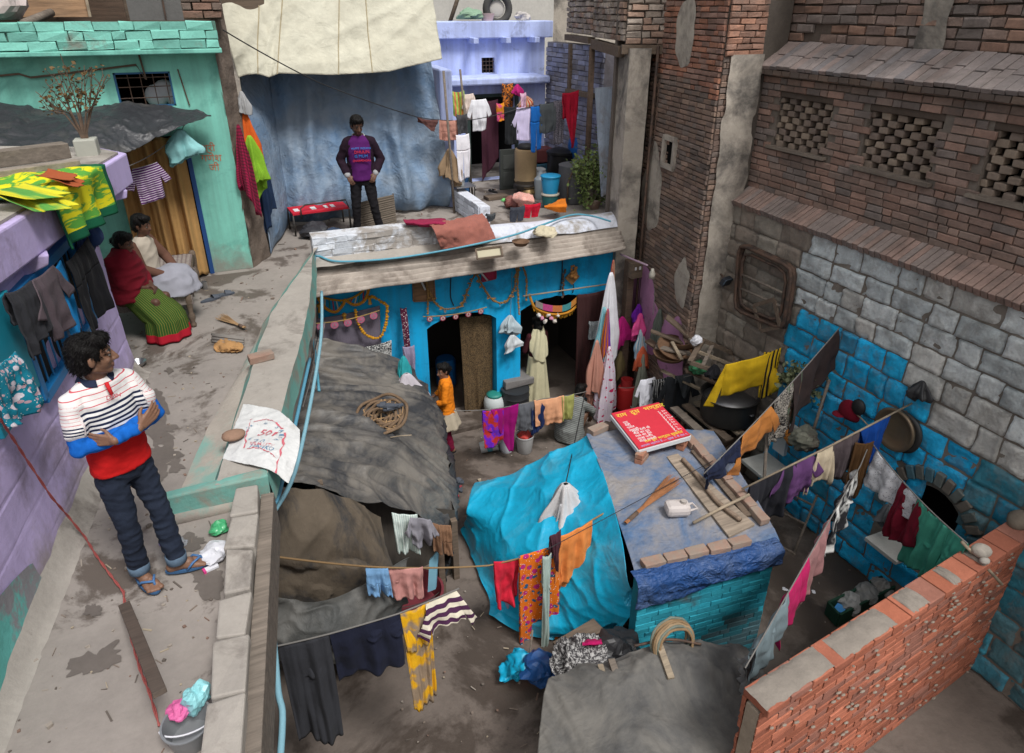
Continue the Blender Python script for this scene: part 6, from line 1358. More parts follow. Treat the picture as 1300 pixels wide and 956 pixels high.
legs = [((.09, 0, .47), (.11, .36, .47), (.1, .36, .07)), ((-.09, 0, .47), (-.11, .36, .47), (-.1, .36, .07))]
tor = [((0, -.01, .42), .15, .12, 0), ((0, 0, .6), .13, .10, 0), ((0, .02, .82), .14, .10, 0), ((0, .03, .95), .13, .08, 0), ((0, .04, 1.01), .06, .06, 0)]
m6, Mh6, q6 = simple('person', 'woman with maroon shawl and green striped skirt sitting on the string cot', W6, R(-115), V((0, .10, 1.12)), R(-2), R(14), (.10, .048, .03), {'arms': arms, 'legs': legs, 'fh': 0}, tor, .01, .92, bun=True)
kb_ = MB(); loft(kb_, [((0, .03, .50), .27, .22, 0), ((0, .03, .66), .25, .205, 0), ((0, .03, .85), .22, .17, 0), ((0, .03, .97), .185, .125, 0), ((0, .05, 1.06), .10, .095, 0)], 28)
for S, E_, W_ in arms: chain(kb_, [(S, .07), (E_, .065), (lerp(V(E_), V(W_), .6), .055)])
me = fuse(kb_, .011, 4); wrinkle(me, .012, 7, 6, (.6, .6, 1.6)); place('shawl', me, cmat((.145, .008, .016)), m6)
sk = MB()
def skf(u, v):
 th = 2 * PI * u; f = v; z = lerp(.60, .02, f ** 1.1); cy = lerp(.04, .36, min(1, f * 1.6)); rx = lerp(.18, .25, f) + .02 * math.sin(th * 8) * f; ry = lerp(.17, .22, f) + .02 * math.sin(th * 8 + 1) * f
 return V((rx * math.cos(th), cy + ry * math.sin(th), z + (.05 * math.sin(th) if f < .6 else 0)))
sk.grid(skf, 96, 30, lambda u, v: (u * 1.9, v * .85))
N = NT('green_skirt'); uv = _uv(N); sx = N.n('ShaderNodeSeparateXYZ'); N.l(uv, sx.inputs[0])
b1 = N.mix(N.math('LESS_THAN', N.math('FRACT', N.math('MULTIPLY', sx.outputs[0], 30)), .18), (.028, .085, .018), (.25, .19, .04)); b1 = N.mix(N.math('GREATER_THAN', sx.outputs[1], .72), b1, (.40, .015, .03)); b1 = N.mix(N.math('LESS_THAN', N.math('ABSOLUTE', N.math('SUBTRACT', sx.outputs[0], 1.2)), .04), b1, (.4, .02, .03))
sk.build_local('skirt', N.fin(b1, .92, 0, .1), m6, True, .008)
W7 = PZ(232, 382, 3.1); W7 = V((W6.x + .17, W6.y + .36, 3.1))
arms = [((.16, 0, .97), (.24, .12, .74), (.10, .33, .62)), ((-.16, 0, .97), (-.24, .12, .74), (-.10, .33, .60))]
legs = [((.09, 0, .47), (.17, .30, .62), (.12, .42, .50)), ((-.09, 0, .47), (-.17, .30, .62), (-.12, .42, .50))]
m7, Mh7, q7 = simple('person', 'person in cream vest and brown sleeves with a grey blanket over the knees', W7, R(-118), V((0, .08, 1.18)), 0, R(12), (.13, .065, .04), {'arms': arms, 'legs': legs, 'fh': 0}, tor, .011, .95, feet=False)
kb_ = MB(); loft(kb_, [((0, 0, .46), .18, .14, 0), ((0, .01, .65), .17, .135, 0), ((0, .02, .85), .17, .125, 0), ((0, .03, .98), .16, .10, 0), ((0, .04, 1.05), .07, .07, 0)], 24); me = fuse(kb_, .011, 3); wrinkle(me, .006, 8, 6); place('vest', me, flat('cream_knit', (.48, .42, .34), .95, spec=.1), m7)
kb_ = MB()
for S, E_, W_ in arms: chain(kb_, [(S, .066), (E_, .058), (lerp(V(E_), V(W_), .8), .045)])
me = fuse(kb_, .01, 3); place('sleeves', me, flat('brown_knit', (.13, .065, .045), .95, spec=.1), m7)
mb = MB(); loft(mb, [((0, .28, .42), .32, .30, 0), ((0, .28, .55), .27, .26, 0), ((0, .30, .66), .20, .17, 0), ((0, .32, .70), .06, .06, 0)], 28); me = fuse(mb, .012, 4); wrinkle(me, .02, 5, 3); place('blanket', me, flat('grey_blanket', (.30, .30, .34), .95, spec=.1), m7)
m2.scale = (1.05,) * 3; m6.scale = (.92,) * 3; m7.scale = (.93,) * 3
Tz = 3.1
def fl(name, col, **k): return flat(name, col, **k)
M_steel = flat('steel', (.45, .45, .46), .3, .9, .5, .2); M_alu = mat('dull_aluminium', (.30, .30, .31), .4, .4, 6, .3, .002, 60, metal=.8, spec=.5)
M_rod = flat('dark_rod', (.06, .055, .05), .6, .5); M_newbrick = mat('loose_brick', (.36, .16, .10), .9, .3, 5, .7, .005, 60, (.30, .22, .17), (.48, .62), 6)
M_oldbrick = mat('dusty_brick', (.30, .19, .145), .9, .3, 5, .7, .006, 50, (.27, .22, .18), (.42, .6), 6)
M_wsack = mat('white_sack', (.60, .60, .59), .85, .2, 5, .5, .004, 90, (.35, .32, .28), (.6, .75), 3)
def vessel(name, label, cat, c, prof, m, group=None, n=28, extra=None):
 """a turned vessel; extra(mb-factory, root) adds parts"""
 mb = MB(); mb.lathe(prof, c, n); o = mb.build(name, m, None, label, cat, group, smooth=True, origin=c)
 md = o.modifiers.new('e', 'EDGE_SPLIT'); md.split_angle = R(40)
 if extra: extra(o, V(c))
 return o
def handle_(root, c, r, z, m, name='handle', a=.4):
 mb = MB(); mb.tube([V(c) + V((r * math.cos(t), -.25 * r * math.sin(t) - .0, z - (r * .9) * math.sin(t) * a)) for t in [PI * i / 14 for i in range(15)]], .005, 6); mb.build(name, m, root, smooth=True)
def bucket(name, label, c, r, h, m, group=None, lid=None, hm=None):
 p = [(r * .78, 0), (r * .8, .004), (r, h * .93), (r * 1.06, h * .94), (r * 1.06, h), (r * .97, h), (r * .76, .02), (.001, .02)] if lid is None else [(r * .78, 0), (r, h * .95), (r * .98, h)]
 def ex(o, c_):
  if lid is not None:
   mb = MB(); mb.lathe([(r * 1.07, h), (r * 1.07, h + .025), (r * .9, h + .035), (r * .3, h + .04), (.001, h + .04)], c_, 28); mb.build('lid', lid, o, smooth=True)
  handle_(o, c_, r * 1.08, h * .93, hm or M_rod)
 return vessel(name, label, 'bucket', c, p, m, group, 28, ex)
zs = 3.335
sk_rows = [[PZ(309, 513, zs), PZ(330, 517, zs + .01), PZ(352, 521, zs + .012), PZ(381, 546, zs + .02)],
           [PZ(300, 536, zs), PZ(326, 544, zs + .02), PZ(350, 552, zs + .025), PZ(380, 568, zs - .02)],
           [PZ(291, 562, zs), PZ(318, 572, zs + .02), PZ(346, 580, zs + .02), PZ(374, 592, zs - .07)],
           [PZ(283, 583, zs - .01), PZ(312, 590, zs + .01), PZ(340, 596, zs + .01), PZ(366, 614, zs - .10)]]
sack = sheet('sack', 'flattened white woven sack with red and blue print lying on the grey kerb slab', 'sack', sk_rows, M_wsack, 60, 60, amp=.010, sc=6, ridge=.008, rs=7, seed=3, solid=.004)
so_ = world_of(sack); ux = (PZ(352, 552, zs) - PZ(312, 546, zs)).normalized(); uy = (PZ(336, 528, zs) - PZ(322, 580, zs)).normalized()
M_pr, M_pb = flat('faded_red_print', (.55, .13, .16), .9), flat('faded_blue_print', (.15, .26, .38), .9)
def sp(txt, u, v, size, m, name='print', dx=0, **k):
 o = text_mesh(txt, size, Matrix.Identity(4), name, m, None, extr=0, align='CENTER', **k); me = o.data
 me.transform(frame(PZ(u, v, zs + .06) - so_, ux, uy)); o.parent = sack
 w = o.modifiers.new('w', 'SHRINKWRAP'); w.target = sack; w.wrap_method = 'NEAREST_SURFACEPOINT'; w.wrap_mode = 'ABOVE_SURFACE'; w.offset = .004
 return o
sp('501', 337, 549, .105, M_pr)
c0 = PZ(335, 545, zs + .06)
for i, ch in enumerate('GRIH SABUN UDYOG '):
 a = 2.9 - i * .40; p = c0 + ux * (.135 * math.cos(a)) + uy * (.105 * math.sin(a))
 o = text_mesh(ch, .045, Matrix.Identity(4), 'print', M_pb, None, extr=0, align='CENTER'); o.data.transform(frame(p - so_, ux * math.sin(a) - uy * math.cos(a), uy * math.sin(a) + ux * math.cos(a)))
 o.parent = sack; w = o.modifiers.new('w', 'SHRINKWRAP'); w.target = sack; w.wrap_method = 'NEAREST_SURFACEPOINT'; w.wrap_mode = 'ABOVE_SURFACE'; w.offset = .004
sp('QUALITY', 330, 562, .05, M_pr); sp('MAHKO', 330, 566, .055, M_pb)
pr = MB()
for a, b in (((321, 532), (338, 529)), ((338, 529), (348, 533)), ((348, 533), (358, 541)), ((313, 566), (330, 567)), ((330, 567), (352, 577)), ((318, 528), (309, 565)), ((362, 545), (355, 590))):
 pr.bar(PZ(*a, zs + .05), PZ(*b, zs + .05), .008, .0015)
o = pr.build('print_border', M_pr, sack);
sb2 = o.modifiers.new('sub', 'SUBSURF'); sb2.subdivision_type = 'SIMPLE'; sb2.levels = sb2.render_levels = 4
w = o.modifiers.new('w', 'SHRINKWRAP'); w.target = sack; w.wrap_method = 'NEAREST_SURFACEPOINT'; w.wrap_mode = 'ABOVE_SURFACE'; w.offset = .004
def rock(name, label, c, s, m, cat='stone', seed=0, group=None):
 mb = MB(); mb.ell((0, 0, 0), s, 16); mb.v = [V(c) + p * (1 + .3 * nz(p, 9, seed)) for p in mb.v]; return mb.build(name, m, None, label, cat, group, smooth=True)
rock('stone', 'brown flat stone weighing down the corner of the white sack', PZ(297, 553, zs + .05), (.085, .065, .04), mat('brown_stone', (.26, .16, .11), .8, .3, 8, .5, .004, 50), seed=4)
def brick1(label, c, rz, m=M_oldbrick, sz=(.22, .105, .07), group=None, rx=0, ry=0, name='brick'):
 mb = MB(); mb.box((0, 0, 0), sz, rz, None, .006, rx, ry); mb.v = [p + V(c) for p in mb.v]; return mb.build(name, m, None, label, 'brick', group, bevel=.008)
brick1('single dusty brick lying on the grey kerb slab behind the sack', PZ(331, 453, 3.365), .2)
def broom(label, a, b, m, n=46, spread=.09, r=.0035, name='broom', tie=.35):
 a, b = V(a), V(b); d = b - a; x = d.cross(UP).normalized(); y = x.cross(d).normalized(); mb = MB()
 for i in range(n):
  t, rr = rnd(0, 6.28), math.sqrt(rnd(0, 1)); o1 = (x * math.cos(t) + y * abs(math.sin(t)) * .6) * rr
  mb.tube([a + o1 * spread * .22, lerp(a, b, tie) + o1 * spread * .22, b + o1 * spread * (1 + rnd(-.2, .2)) + d * rnd(-.12, .04)], [r * 1.2, r, r * .5], 4)
 o = mb.build(name, m, None, label, 'broom'); tb = MB(); tb.tube([lerp(a, b, .06) - y * .0, lerp(a, b, .22)], spread * .27, 10); tb.build('binding', M_woodr, o, smooth=True); return o
M_straw = mat('straw', (.36, .23, .12), .9, .4, 10, .4, .002, 80); M_twig = mat('reddish_twigs', (.30, .13, .055), .85, .4, 8, .4, .002, 80)
broom('short straw hand broom lying on the walkway before the kerb', PZ(311, 416, 3.135), PZ(280, 403, 3.115), M_straw, 60, .075)
mb = MB()
for i in range(9): mb.tube([PZ(269 + rnd(-1, 1), 424 + i * 1.2, 3.113 + .018 * (i % 3)), PZ(288, 426 + i * 1.2, 3.118 + .018 * (i % 3)), PZ(309 + rnd(-1, 1), 429 + i * 1.0, 3.115 + .018 * (i % 3))], .011, 6)
mb.build('rope_bundle', flat('grey_coir', (.22, .2, .18), .95), None, 'grey coir rope bundle lying on the teal kerb', 'rope', smooth=True)
sheet('rag', 'crumpled ochre rag lying on the kerb beside the rope bundle', 'rag', [[PZ(274, 436, 3.11), PZ(290, 433, 3.13), PZ(307, 437, 3.115)], [PZ(272, 441, 3.12), PZ(290, 440, 3.17), PZ(309, 442, 3.14)], [PZ(275, 447, 3.105), PZ(290, 447, 3.115), PZ(306, 446, 3.12)]], cmat((.40, .22, .09)), 30, 20, amp=.02, sc=12, ridge=.02, rs=14)
def shoe(label, a, hd, m, group=None, s=1.0):
 M = Matrix.Rotation(hd, 3, 'Z'); a = V(a); mb = MB(); pts = []
 for i in range(24):
  t = 2 * PI * i / 24; y = .13 * s * math.sin(t); w = (.042 + .008 * math.sin(t)) * s; pts.append(a + M @ V((w * math.cos(t), y, 0)))
 mb.prism([(p.x, p.y) for p in pts], a.z, a.z + .02); r = mb.build('slipper', m, None, label, 'slipper', group)
 st = MB(); st.grid(lambda u, v: a + M @ V((.045 * s * math.cos(PI * u), lerp(.02, .09, v) * s, .02 + .045 * math.sin(PI * u) * (1 - .4 * v))), 12, 5); st.build('strap', m, r, smooth=True); return r
M_bs = flat('slate_rubber', (.07, .08, .10), .7)
shoe('left of two dark blue slippers on the walkway before the teal house', PZ(268, 381, 3.1), R(-62), M_bs, None); shoe('right of two dark blue slippers on the walkway before the teal house', PZ(284, 375, 3.1), R(-80), M_bs, None)
shoe('black slipper beside the cot leg nearest the bottle', PZ(248, 366, 3.1), R(-90), M_blkff, None, 1.05)
vessel('bottle', 'clear plastic soft drink bottle with red and blue label beside the cot', 'bottle', PZ(249, 369, 3.1), [(.038, 0), (.042, .01), (.042, .13), (.040, .135), (.041, .19), (.034, .23), (.016, .275), (.014, .285)], flat('clear_plastic', (.38, .42, .42), .15, spec=.6), None, 20,
 lambda o, c: [MB().lathe([(.0435, .09), (.0435, .125)], c, 20, caps=False).build('label', fl('lab_b', (.02, .2, .5)), o), MB().lathe([(.0435, .125), (.0435, .155)], c, 20, caps=False).build('label', fl('lab_r', (.5, .02, .03)), o), MB().lathe([(.016, .28), (.016, .30), (.001, .30)], c, 14).build('cap', fl('cap_w', (.6, .6, .62)), o)])
vessel('cup', 'small steel tumbler standing beside the bottle', 'cup', PZ(261, 367, 3.1), [(.026, 0), (.036, .10), (.034, .10), (.025, .01), (.001, .01)], M_steel)
vessel('bowl', 'shiny steel bowl on the walkway at the corner of the lilac house', 'bowl', PZ(177, 465, 3.1), [(.03, 0), (.06, .03), (.075, .055), (.07, .055), (.03, .012), (.001, .012)], M_steel)
ch = thing('string_cot', 'low wooden string cot with turned legs beside the lilac house', 'cot', (W6.x + .0, W6.y + .3, 3.1))
q = [PZ(231, 392, 3.46), PZ(157, 380, 3.46)]
cA = V((-.62, 7.62, 0)); ux_, uy_ = V((.03, 1, 0)).normalized(), V((-1, .03, 0)).normalized(); LW_, WW_ = 1.45, .78
cz = [cA, cA + ux_ * LW_, cA + ux_ * LW_ + uy_ * WW_, cA + uy_ * WW_]
for p in cz:
 mb = MB(); mb.lathe([(.028, 0), (.034, .03), (.022, .06), (.036, .10), (.036, .14), (.024, .17), (.03, .22), (.038, .30), (.038, .40), (.02, .42)], (p.x, p.y, 3.1), 16); mb.build('leg', M_wood, ch, smooth=True)
mb = MB()
for i in range(4): mb.tube([cz[i] + UP * 3.45, cz[(i + 1) % 4] + UP * 3.45], .024, 8)
mb.build('frame', M_wood, ch, smooth=True)
mb = MB(); mb.grid(lambda u, v: cA + ux_ * (LW_ * u) + uy_ * (WW_ * v) + UP * (3.47 - .04 * math.sin(PI * u) * math.sin(PI * v) + .008 * nz((u * 20, v * 20, 0), 1)), 40, 30, lambda u, v: (u * LW_, v * WW_)); mb.build('bedding', cmat((.24, .2, .18), 'plaid', (.36, .32, .28), (.12, .08, .08)), ch, smooth=True, solid=.03)
mb = MB()
def fr(u, v): p = cA + ux_ * (LW_ * u * .7) + V((.03, -.02, 3.47)); return p + V((.02 * math.sin(u * 40), 0, -.10 * v * (1 + .4 * nz((u * 9, v, 0), 1))))
mb.grid(fr, 40, 6, lambda u, v: (u, v * .1)); mb.grid(lambda u, v: cA + uy_ * (WW_ * u) + V((0, -.035 + .01 * math.sin(u * 30), 3.475 - .10 * v)), 20, 4); mb.build('fringe', cmat((.30, .27, .24), 'speckle', (.15, .1, .09)), ch, smooth=True)
def crumple(name, label, cat, c, r, m, seed=0, flatz=.5, amp=.5, sc=14):
 mb = MB(); mb.ell((0, 0, 0), (r, r, r), 26); c = V(c)
 def f(p): k = 1 + amp * nz(p, sc * .1 / r * .7, seed) + amp * .6 * nz(p, sc * .25 / r * .7, seed + 4); q = p * k; q.z = max(q.z, -r * flatz * .9) * flatz; return c + q + UP * (r * flatz * .8)
 mb.v = [f(p) for p in mb.v]; return mb.build(name, m, None, label, cat, smooth=False)
M_film = flat('white_film', (.62, .62, .66), .35, spec=.5)
crumple('plastic_bag', 'crumpled green plastic bag on the walkway near the cement blocks', 'bag', PZ(279, 676, 3.1), .055, flat('green_film', (.06, .36, .15), .3, spec=.5), 3, .7)
crumple('plastic_bag', 'crumpled white plastic bag on the walkway near the cement blocks', 'bag', PZ(271, 707, 3.1), .10, M_film, 9, .4, .6)
mb = MB(); mb.bar(PZ(259, 725, 3.115), PZ(277, 717, 3.115), .035, .018, col=None); bx_ = mb.build('carton', fl('white_card', (.66, .66, .7)), None, 'small white and pink carton lying near the flip-flops', 'carton', bevel=.002)
mb = MB(); mb.bar(PZ(258, 726, 3.115), PZ(261, 724.5, 3.115), .037, .02); mb.build('end_flap', fl('pink_card', (.6, .05, .22)), bx_)
mb = MB(); mb.bar(PZ(202, 692, 3.11), PZ(211, 688, 3.11), .025, .01); mb.build('wrapper', fl('blue_wrapper', (.16, .12, .34), rough=.4), None, 'small violet and white wrapper on the walkway', 'wrapper')
crumple('wrapper', 'scrap of purple paper beside the silver wrapper', 'wrapper', PZ(212, 684, 3.1), .028, fl('purple_scrap', (.2, .12, .28)), 5, .5)
crumple('wrapper', 'crumpled silver foil wrapper beside the left flip-flop', 'wrapper', PZ(229, 692, 3.1), .045, flat('foil', (.45, .45, .48), .25, .6), 7, .5)
mb = MB(); mb.bar(PZ(158, 768, 3.16), PZ(203, 880, 3.42), .06, .03); mb.build('plank', wood('dark_plank', (.07, .05, .04)), None, 'dark narrow plank propped up from the walkway at the bottom left', 'plank', bevel=.004)
path = [PN(*q_, V((-1.15, 6.67, 0)) + nn_ * .1, nn_) for q_ in ((0, 532), (16, 556), (38, 590), (66, 632), (86, 655))] + [PZ(*q_, 3.115) for q_ in ((108, 682), (122, 705), (140, 730), (157, 752), (160, 780), (168, 815), (178, 850), (190, 880), (205, 930))]
mb = MB(); tw = []
for i in range(2):
 pp = []
 for a, b in zip(path[:-1], path[1:]):
  for k in range(7): t = k / 7; p = lerp(a, b, t); ph_ = len(pp) * .9 + i * PI; pp.append(p + V((.0045 * math.cos(ph_), 0, .0045 * math.sin(ph_) + .003)))
 mb.tube(pp, .0042, 5)
mb.build('flex_cable', flat('red_cable', (.34, .08, .07), .6), None, 'twisted red and brown cable running down the lilac wall and along the walkway', 'cable', smooth=True)
bk_ = bucket('pail', 'metal pail with a white hoop handle standing behind the cement blocks at the bottom', PZ(244, 938, 3.1), .11, .13, flat('enamel', (.25, .26, .27), .4, .3), None, None, M_film)
crumple('plastic_bag', 'pale turquoise carrier bag stuffed in the pail', 'bag', PZ(252, 895, 3.2), .06, flat('aqua_film', (.25, .55, .58), .35), 2, 1.2); crumple('cloth', 'bright pink cloth stuffed in the pail', 'cloth', PZ(230, 905, 3.2), .055, fl('pinkc', (.6, .12, .3)), 6, .6)
def pipe(name, label, pts, r, m, cat='pipe', group=None):
 mb = MB(); P = [V(p) for p in pts]; Q = [_cr(P, i / (len(P) * 7)) for i in range(len(P) * 7 + 1)]; mb.tube(Q, r, 8); return mb.build(name, m, None, label, cat, group, smooth=True)
pipe('water_pipe', 'blue water pipe nearest the kerb running along the terrace edge', [PZ(376, 470, 3.0) + V((.16, .2, 0)), PZ(352, 610, 3.0) + V((.04, 0, 0)), PZ(346, 645, 2.98), PZ(334, 700, 2.98), PZ(332, 770, 2.98), PZ(330, 960, 2.98), V((-.72, .6, 2.98))], .017, M_pipe)
pipe('water_pipe', 'pale blue water pipe on the outside of the terrace edge', [PZ(398, 372, 3.05) + V((.1, 0, 0)), PZ(392, 440, 2.98) + V((.12, 0, 0)), PZ(362, 590, 2.9) + V((.10, 0, 0)), PZ(344, 660, 2.9), PZ(340, 720, 2.9), PZ(352, 866, 2.9), PZ(356, 960, 2.9), V((-.6, .6, 2.9))], .018, flat('pale_pipe', (.22, .42, .50), .45))
pipe('hose', 'thin dark blue hose hanging between the two pipes', [PZ(350, 640, 2.93), PZ(337, 700, 2.9), PZ(338, 790, 2.85), PZ(333, 960, 2.85)], .007, flat('navy_hose', (.02, .07, .2), .5))
for i, (a, b, c) in enumerate((((395, 420), (372, 480), (352, 560)), ((388, 400), (380, 460), (368, 520)), ((402, 410), (384, 470), (372, 545)))):
 pipe('cable', ('black cable drooping at the far end of the terrace edge', 'grey cable drooping at the far end of the terrace edge', 'second grey cable nearest the shack tarp')[i], [PZ(*a, 2.75) + V((.1, 0, 0)), PZ(*b, 2.75) + V((.16, 0, 0)), PZ(*c, 2.8) + V((.12, 0, 0))], .006, M_cord if i else M_wire, 'cable')
pipe('hose', 'long blue hose lying along the corrugated eave and dropping over the left corner', [PZ(386, 500, 2.7) + V((.15, 0, 0)), PZ(398, 420, 2.75), PZ(400, 372, 3.0), PZ(399, 330, 3.2), PZ(404, 325, 3.2), PZ(430, 332, 3.16), PZ(500, 328, 3.15), PZ(580, 315, 3.2), PZ(650, 299, 3.29), PZ(690, 285, 3.31), PZ(725, 273, 3.32), PZ(750, 274, 3.31), PZ(775, 281, 3.29)], .015, flat('hose_blue', (.09, .30, .40), .5), 'hose')
crumple('sack', 'cream cloth sack slumped on the roof edge', 'sack', PZ(693, 300, 3.16), .17, cmat((.52, .46, .33)), 4, .5, .45);
vessel('basin', 'shallow brown clay basin on the roof edge', 'basin', PZ(661, 311, 3.13), [(.09, 0), (.125, .05), (.13, .06), (.118, .06), (.08, .012), (.001, .012)], mat('brown_clay', (.17, .10, .06), .8, .3, 5, .3, .003, 60))
mb = MB(); mb.extr([PZ(604, 317, 3.12), PZ(636, 313, 3.12), PZ(638, 325, 3.07), PZ(606, 329, 3.07)], (0, 0, .02)); o = mb.build('board', fl('cream_board', (.46, .42, .30)), None, 'cream board with dark rim lying on the corrugated eave', 'board'); mb = MB()
pts = [PZ(604, 317, 3.145), PZ(636, 313, 3.145), PZ(638, 325, 3.095), PZ(606, 329, 3.095)]
for a, b in zip(pts, pts[1:] + pts[:1]): mb.bar(a, b, .025, .025)
mb.build('rim', M_wood, o)
def pole(name, label, a, b, r, m, cat='pole', taper=1): mb = MB(); mb.tube([a, lerp(V(a), V(b), .5) + V((.01, .01, 0)), b], [r, r, r * taper], 10); return mb.build(name, m, None, label, cat, smooth=True)
pole('pole', 'grey wooden post nearest the blue tarp in the upper yard', PY(577, 272, 10.9), PY(563, 90, 10.9), .02, M_woodg); pole('pole', 'second grey wooden post beside the white trousers in the upper yard', PY(600, 250, 11.2), PY(584, 88, 11.2), .018, M_woodg)
pole('timber_post', 'reddish timber post holding up the beam right of the crimson shawl', V((6.02, 11.0, 3.1)), V((5.96, 10.9, 5.66)), .05, M_woodr)
mb = MB(); mb.extr([PY(756, 112, 10.0), PY(779, 110, 9.9), PY(783, 238, 9.9), PY(764, 250, 10.0)], (0, .03, 0)); mb.build('board', mat('paleblue_board', (.38, .45, .55), .8, .3, 3, .4, .004, 40, (.2, .17, .14), (.52, .65), 2, streak=.4), None, 'peeling pale blue board leaning beside the plaster column', 'board')
cf_ = thing('cot_frame', 'metal cot frame carrying a red and white advertising board', 'cot', PZ(405, 300, 3.1)); zc_ = 3.42
P4 = [PZ(372, 276, zc_), PZ(441, 266, zc_), PZ(444, 262, zc_ + .0), PZ(374, 268, zc_)]
a, b = PZ(372, 274, zc_), PZ(443, 265, zc_); d_ = (b - a); n_ = V((-d_.y, d_.x, 0)).normalized()
mb = MB(); mb.extr([a, b, b + n_ * .42, a + n_ * .42], (0, 0, .03)); mb.build('board', fl('sign_red', (.52, .012, .03)), cf_)
for t, w_ in ((.06, .09), (.36, .09), (.60, .06), (.72, .07)):
 mb = MB(); mb.extr([a + d_ * t + n_ * .10 + UP * .032, a + d_ * (t + w_) + n_ * .10 + UP * .032, a + d_ * (t + w_) + n_ * .26 + UP * .032, a + d_ * t + n_ * .26 + UP * .032], (0, 0, .003)); mb.build('white_panel', fl('sign_white', (.68, .68, .68)), cf_)
for p in (a, b, b + n_ * .42, a + n_ * .42): MB().tube([p + UP * .0, V((p.x, p.y, 3.1))], .014, 8).build('leg', M_rod, cf_, smooth=True)
mb = MB(); mb.tube([a + V((0.12, -.02, -.05)), a + V((.12, -.02, .1)), a + V((.2, .1, .12)), b + V((-.02, .1, .12)), b + V((0, .0, .02))], .012, 8); mb.build('rail', M_rod, cf_, smooth=True)
crumple('bundle', 'dark bundle of cloth stored under the cot with the red board', 'bundle', PZ(400, 300, 3.1), .2, fl('darkb', (.03, .03, .035)), 3, .5); crumple('bundle', 'blue black bundle under the right end of the cot', 'bundle', PZ(424, 300, 3.1), .14, fl('darkb2', (.03, .05, .09)), 8, .5)
mb = MB(); a, b = PZ(458, 296, 3.1), PZ(503, 284, 3.1); mb.grid(lambda u, v: lerp(a, b, u) + V((0, .0 + .06 * v, .46 * v)) + V((0, .006 * math.sin(v * 90), 0)), 24, 60, lambda u, v: (u * .5, v * .45)); st_ = mb.build('woven_screen', cmat((.17, .14, .11), 'thin_h', (.09, .075, .06), None, .6), None, 'brown woven reed panel standing behind the white parapet', 'screen', solid=.02)
mb = MB()
for p in (a, b): mb.tube([p, p + V((0, .06, .48))], .012, 6)
mb.build('edge_rod', M_woodg, st_)
stl = thing('stool', 'small metal table with a green bag beneath it at the low white wall', 'table', PZ(592, 268, 3.1)); c = PZ(592, 268, 3.1)
mb = MB(); mb.box(c + V((0, .1, .42)), (.34, .3, .02)); mb.build('table_top', M_alu, stl)
for x in (-.15, .15):
 for y in (-.03, .23): MB().tube([c + V((x, y, 0)), c + V((x, y, .42))], .01, 6).build('leg', M_rod, stl)
crumple('bag', 'dark green bag under the small metal table', 'bag', PZ(598, 266, 3.1), .13, fl('dkgreen', (.01, .10, .04)), 3, .9); vessel('mug', 'grey plastic mug on the small metal table', 'mug', c + V((-.05, .1, .43)), [(.06, 0), (.07, .1), (.066, .1), (.055, .01), (.001, .01)], fl('greyp', (.3, .32, .33)))
crumple('clothes_heap', 'blue and black heap of clothes behind the low white wall', 'clothes', PZ(578, 250, 3.1), .24, fl('navyheap', (.015, .06, .15)), 12, 1.0)
U = lambda u, v: PZ(u, v, 3.1)
def drumx(o, c): MB().lathe([(.14, .60), (.17, .62), (.12, .68), (.001, .70)], c, 20).build('lid', M_blkff, o, smooth=True)
vessel('water_filter', 'tan cylindrical drum with black lid standing against the lavender wall', 'drum', U(667, 245) + UP * .22, [(.2, 0), (.215, .03), (.2, .06), (.205, .3), (.205, .56), (.19, .60)], mat('tan_metal', (.40, .28, .15), .6, .3, 3, .2), None, 28, drumx)
vessel('cooking_stand', 'black metal stand with brass pot below the tan drum', 'stand', U(667, 250), [(.2, 0), (.2, .08), (.16, .1), (.16, .16), (.22, .18), (.22, .24), (.2, .26)], mat('sooty_metal', (.04, .035, .03), .5, .4, 5, .3, metal=.5))
vessel('water_pot', 'round brass pot in front of the black stand', 'pot', U(670, 252), [(.07, 0), (.12, .05), (.14, .12), (.11, .18), (.09, .2), (.13, .215), (.12, .22), (.08, .2), (.001, .1)], flat('old_brass', (.24, .16, .07), .4, .6))
vessel('water_jar', 'whitish plastic jar behind the blue lidded bucket', 'jar', U(684, 240), [(.13, 0), (.15, .05), (.15, .3), (.12, .36), (.13, .38), (.1, .4), (.001, .4)], fl('milky', (.5, .52, .52), rough=.4)); vessel('water_jar', 'tall clear plastic water jar beside the whitish jar', 'jar', U(686, 252), [(.1, 0), (.12, .05), (.12, .36), (.05, .44), (.04, .5), (.001, .5)], flat('clearjar', (.3, .34, .36), .2, spec=.5))
bucket('bucket', 'dark green bucket carrying the bright blue one', U(698, 263), .15, .22, fl('gbucket', (.02, .12, .12)), None, fl('cream_lid', (.5, .46, .38))); bucket('bucket', 'bright blue lidded bucket stacked on the green one', U(698, 263) + UP * .26, .165, .27, flat('bbucket', (.02, .27, .50), .4), None, flat('bbucket', (.02, .27, .50), .4))
def boxthing(name, label, cat, c, size, m, rz=0, bevel=.02, kids=()):
 mb = MB(); mb.box(V(c) + UP * size[2] / 2, size, rz); o = mb.build(name, m, None, label, cat, bevel=bevel, origin=c)
 for (dn, ds, dc, dm) in kids: MB().box(V(c) + V(dc), ds, rz).build(dn, dm, o, bevel=.004)
 return o
vessel('water_tank', 'black plastic water drum below the grey skirt', 'drum', U(712, 235), [(.26, 0), (.28, .03), (.28, .6), (.3, .62), (.3, .66), (.2, .70), (.001, .70)], flat('blackplastic', (.012, .012, .013), .4));
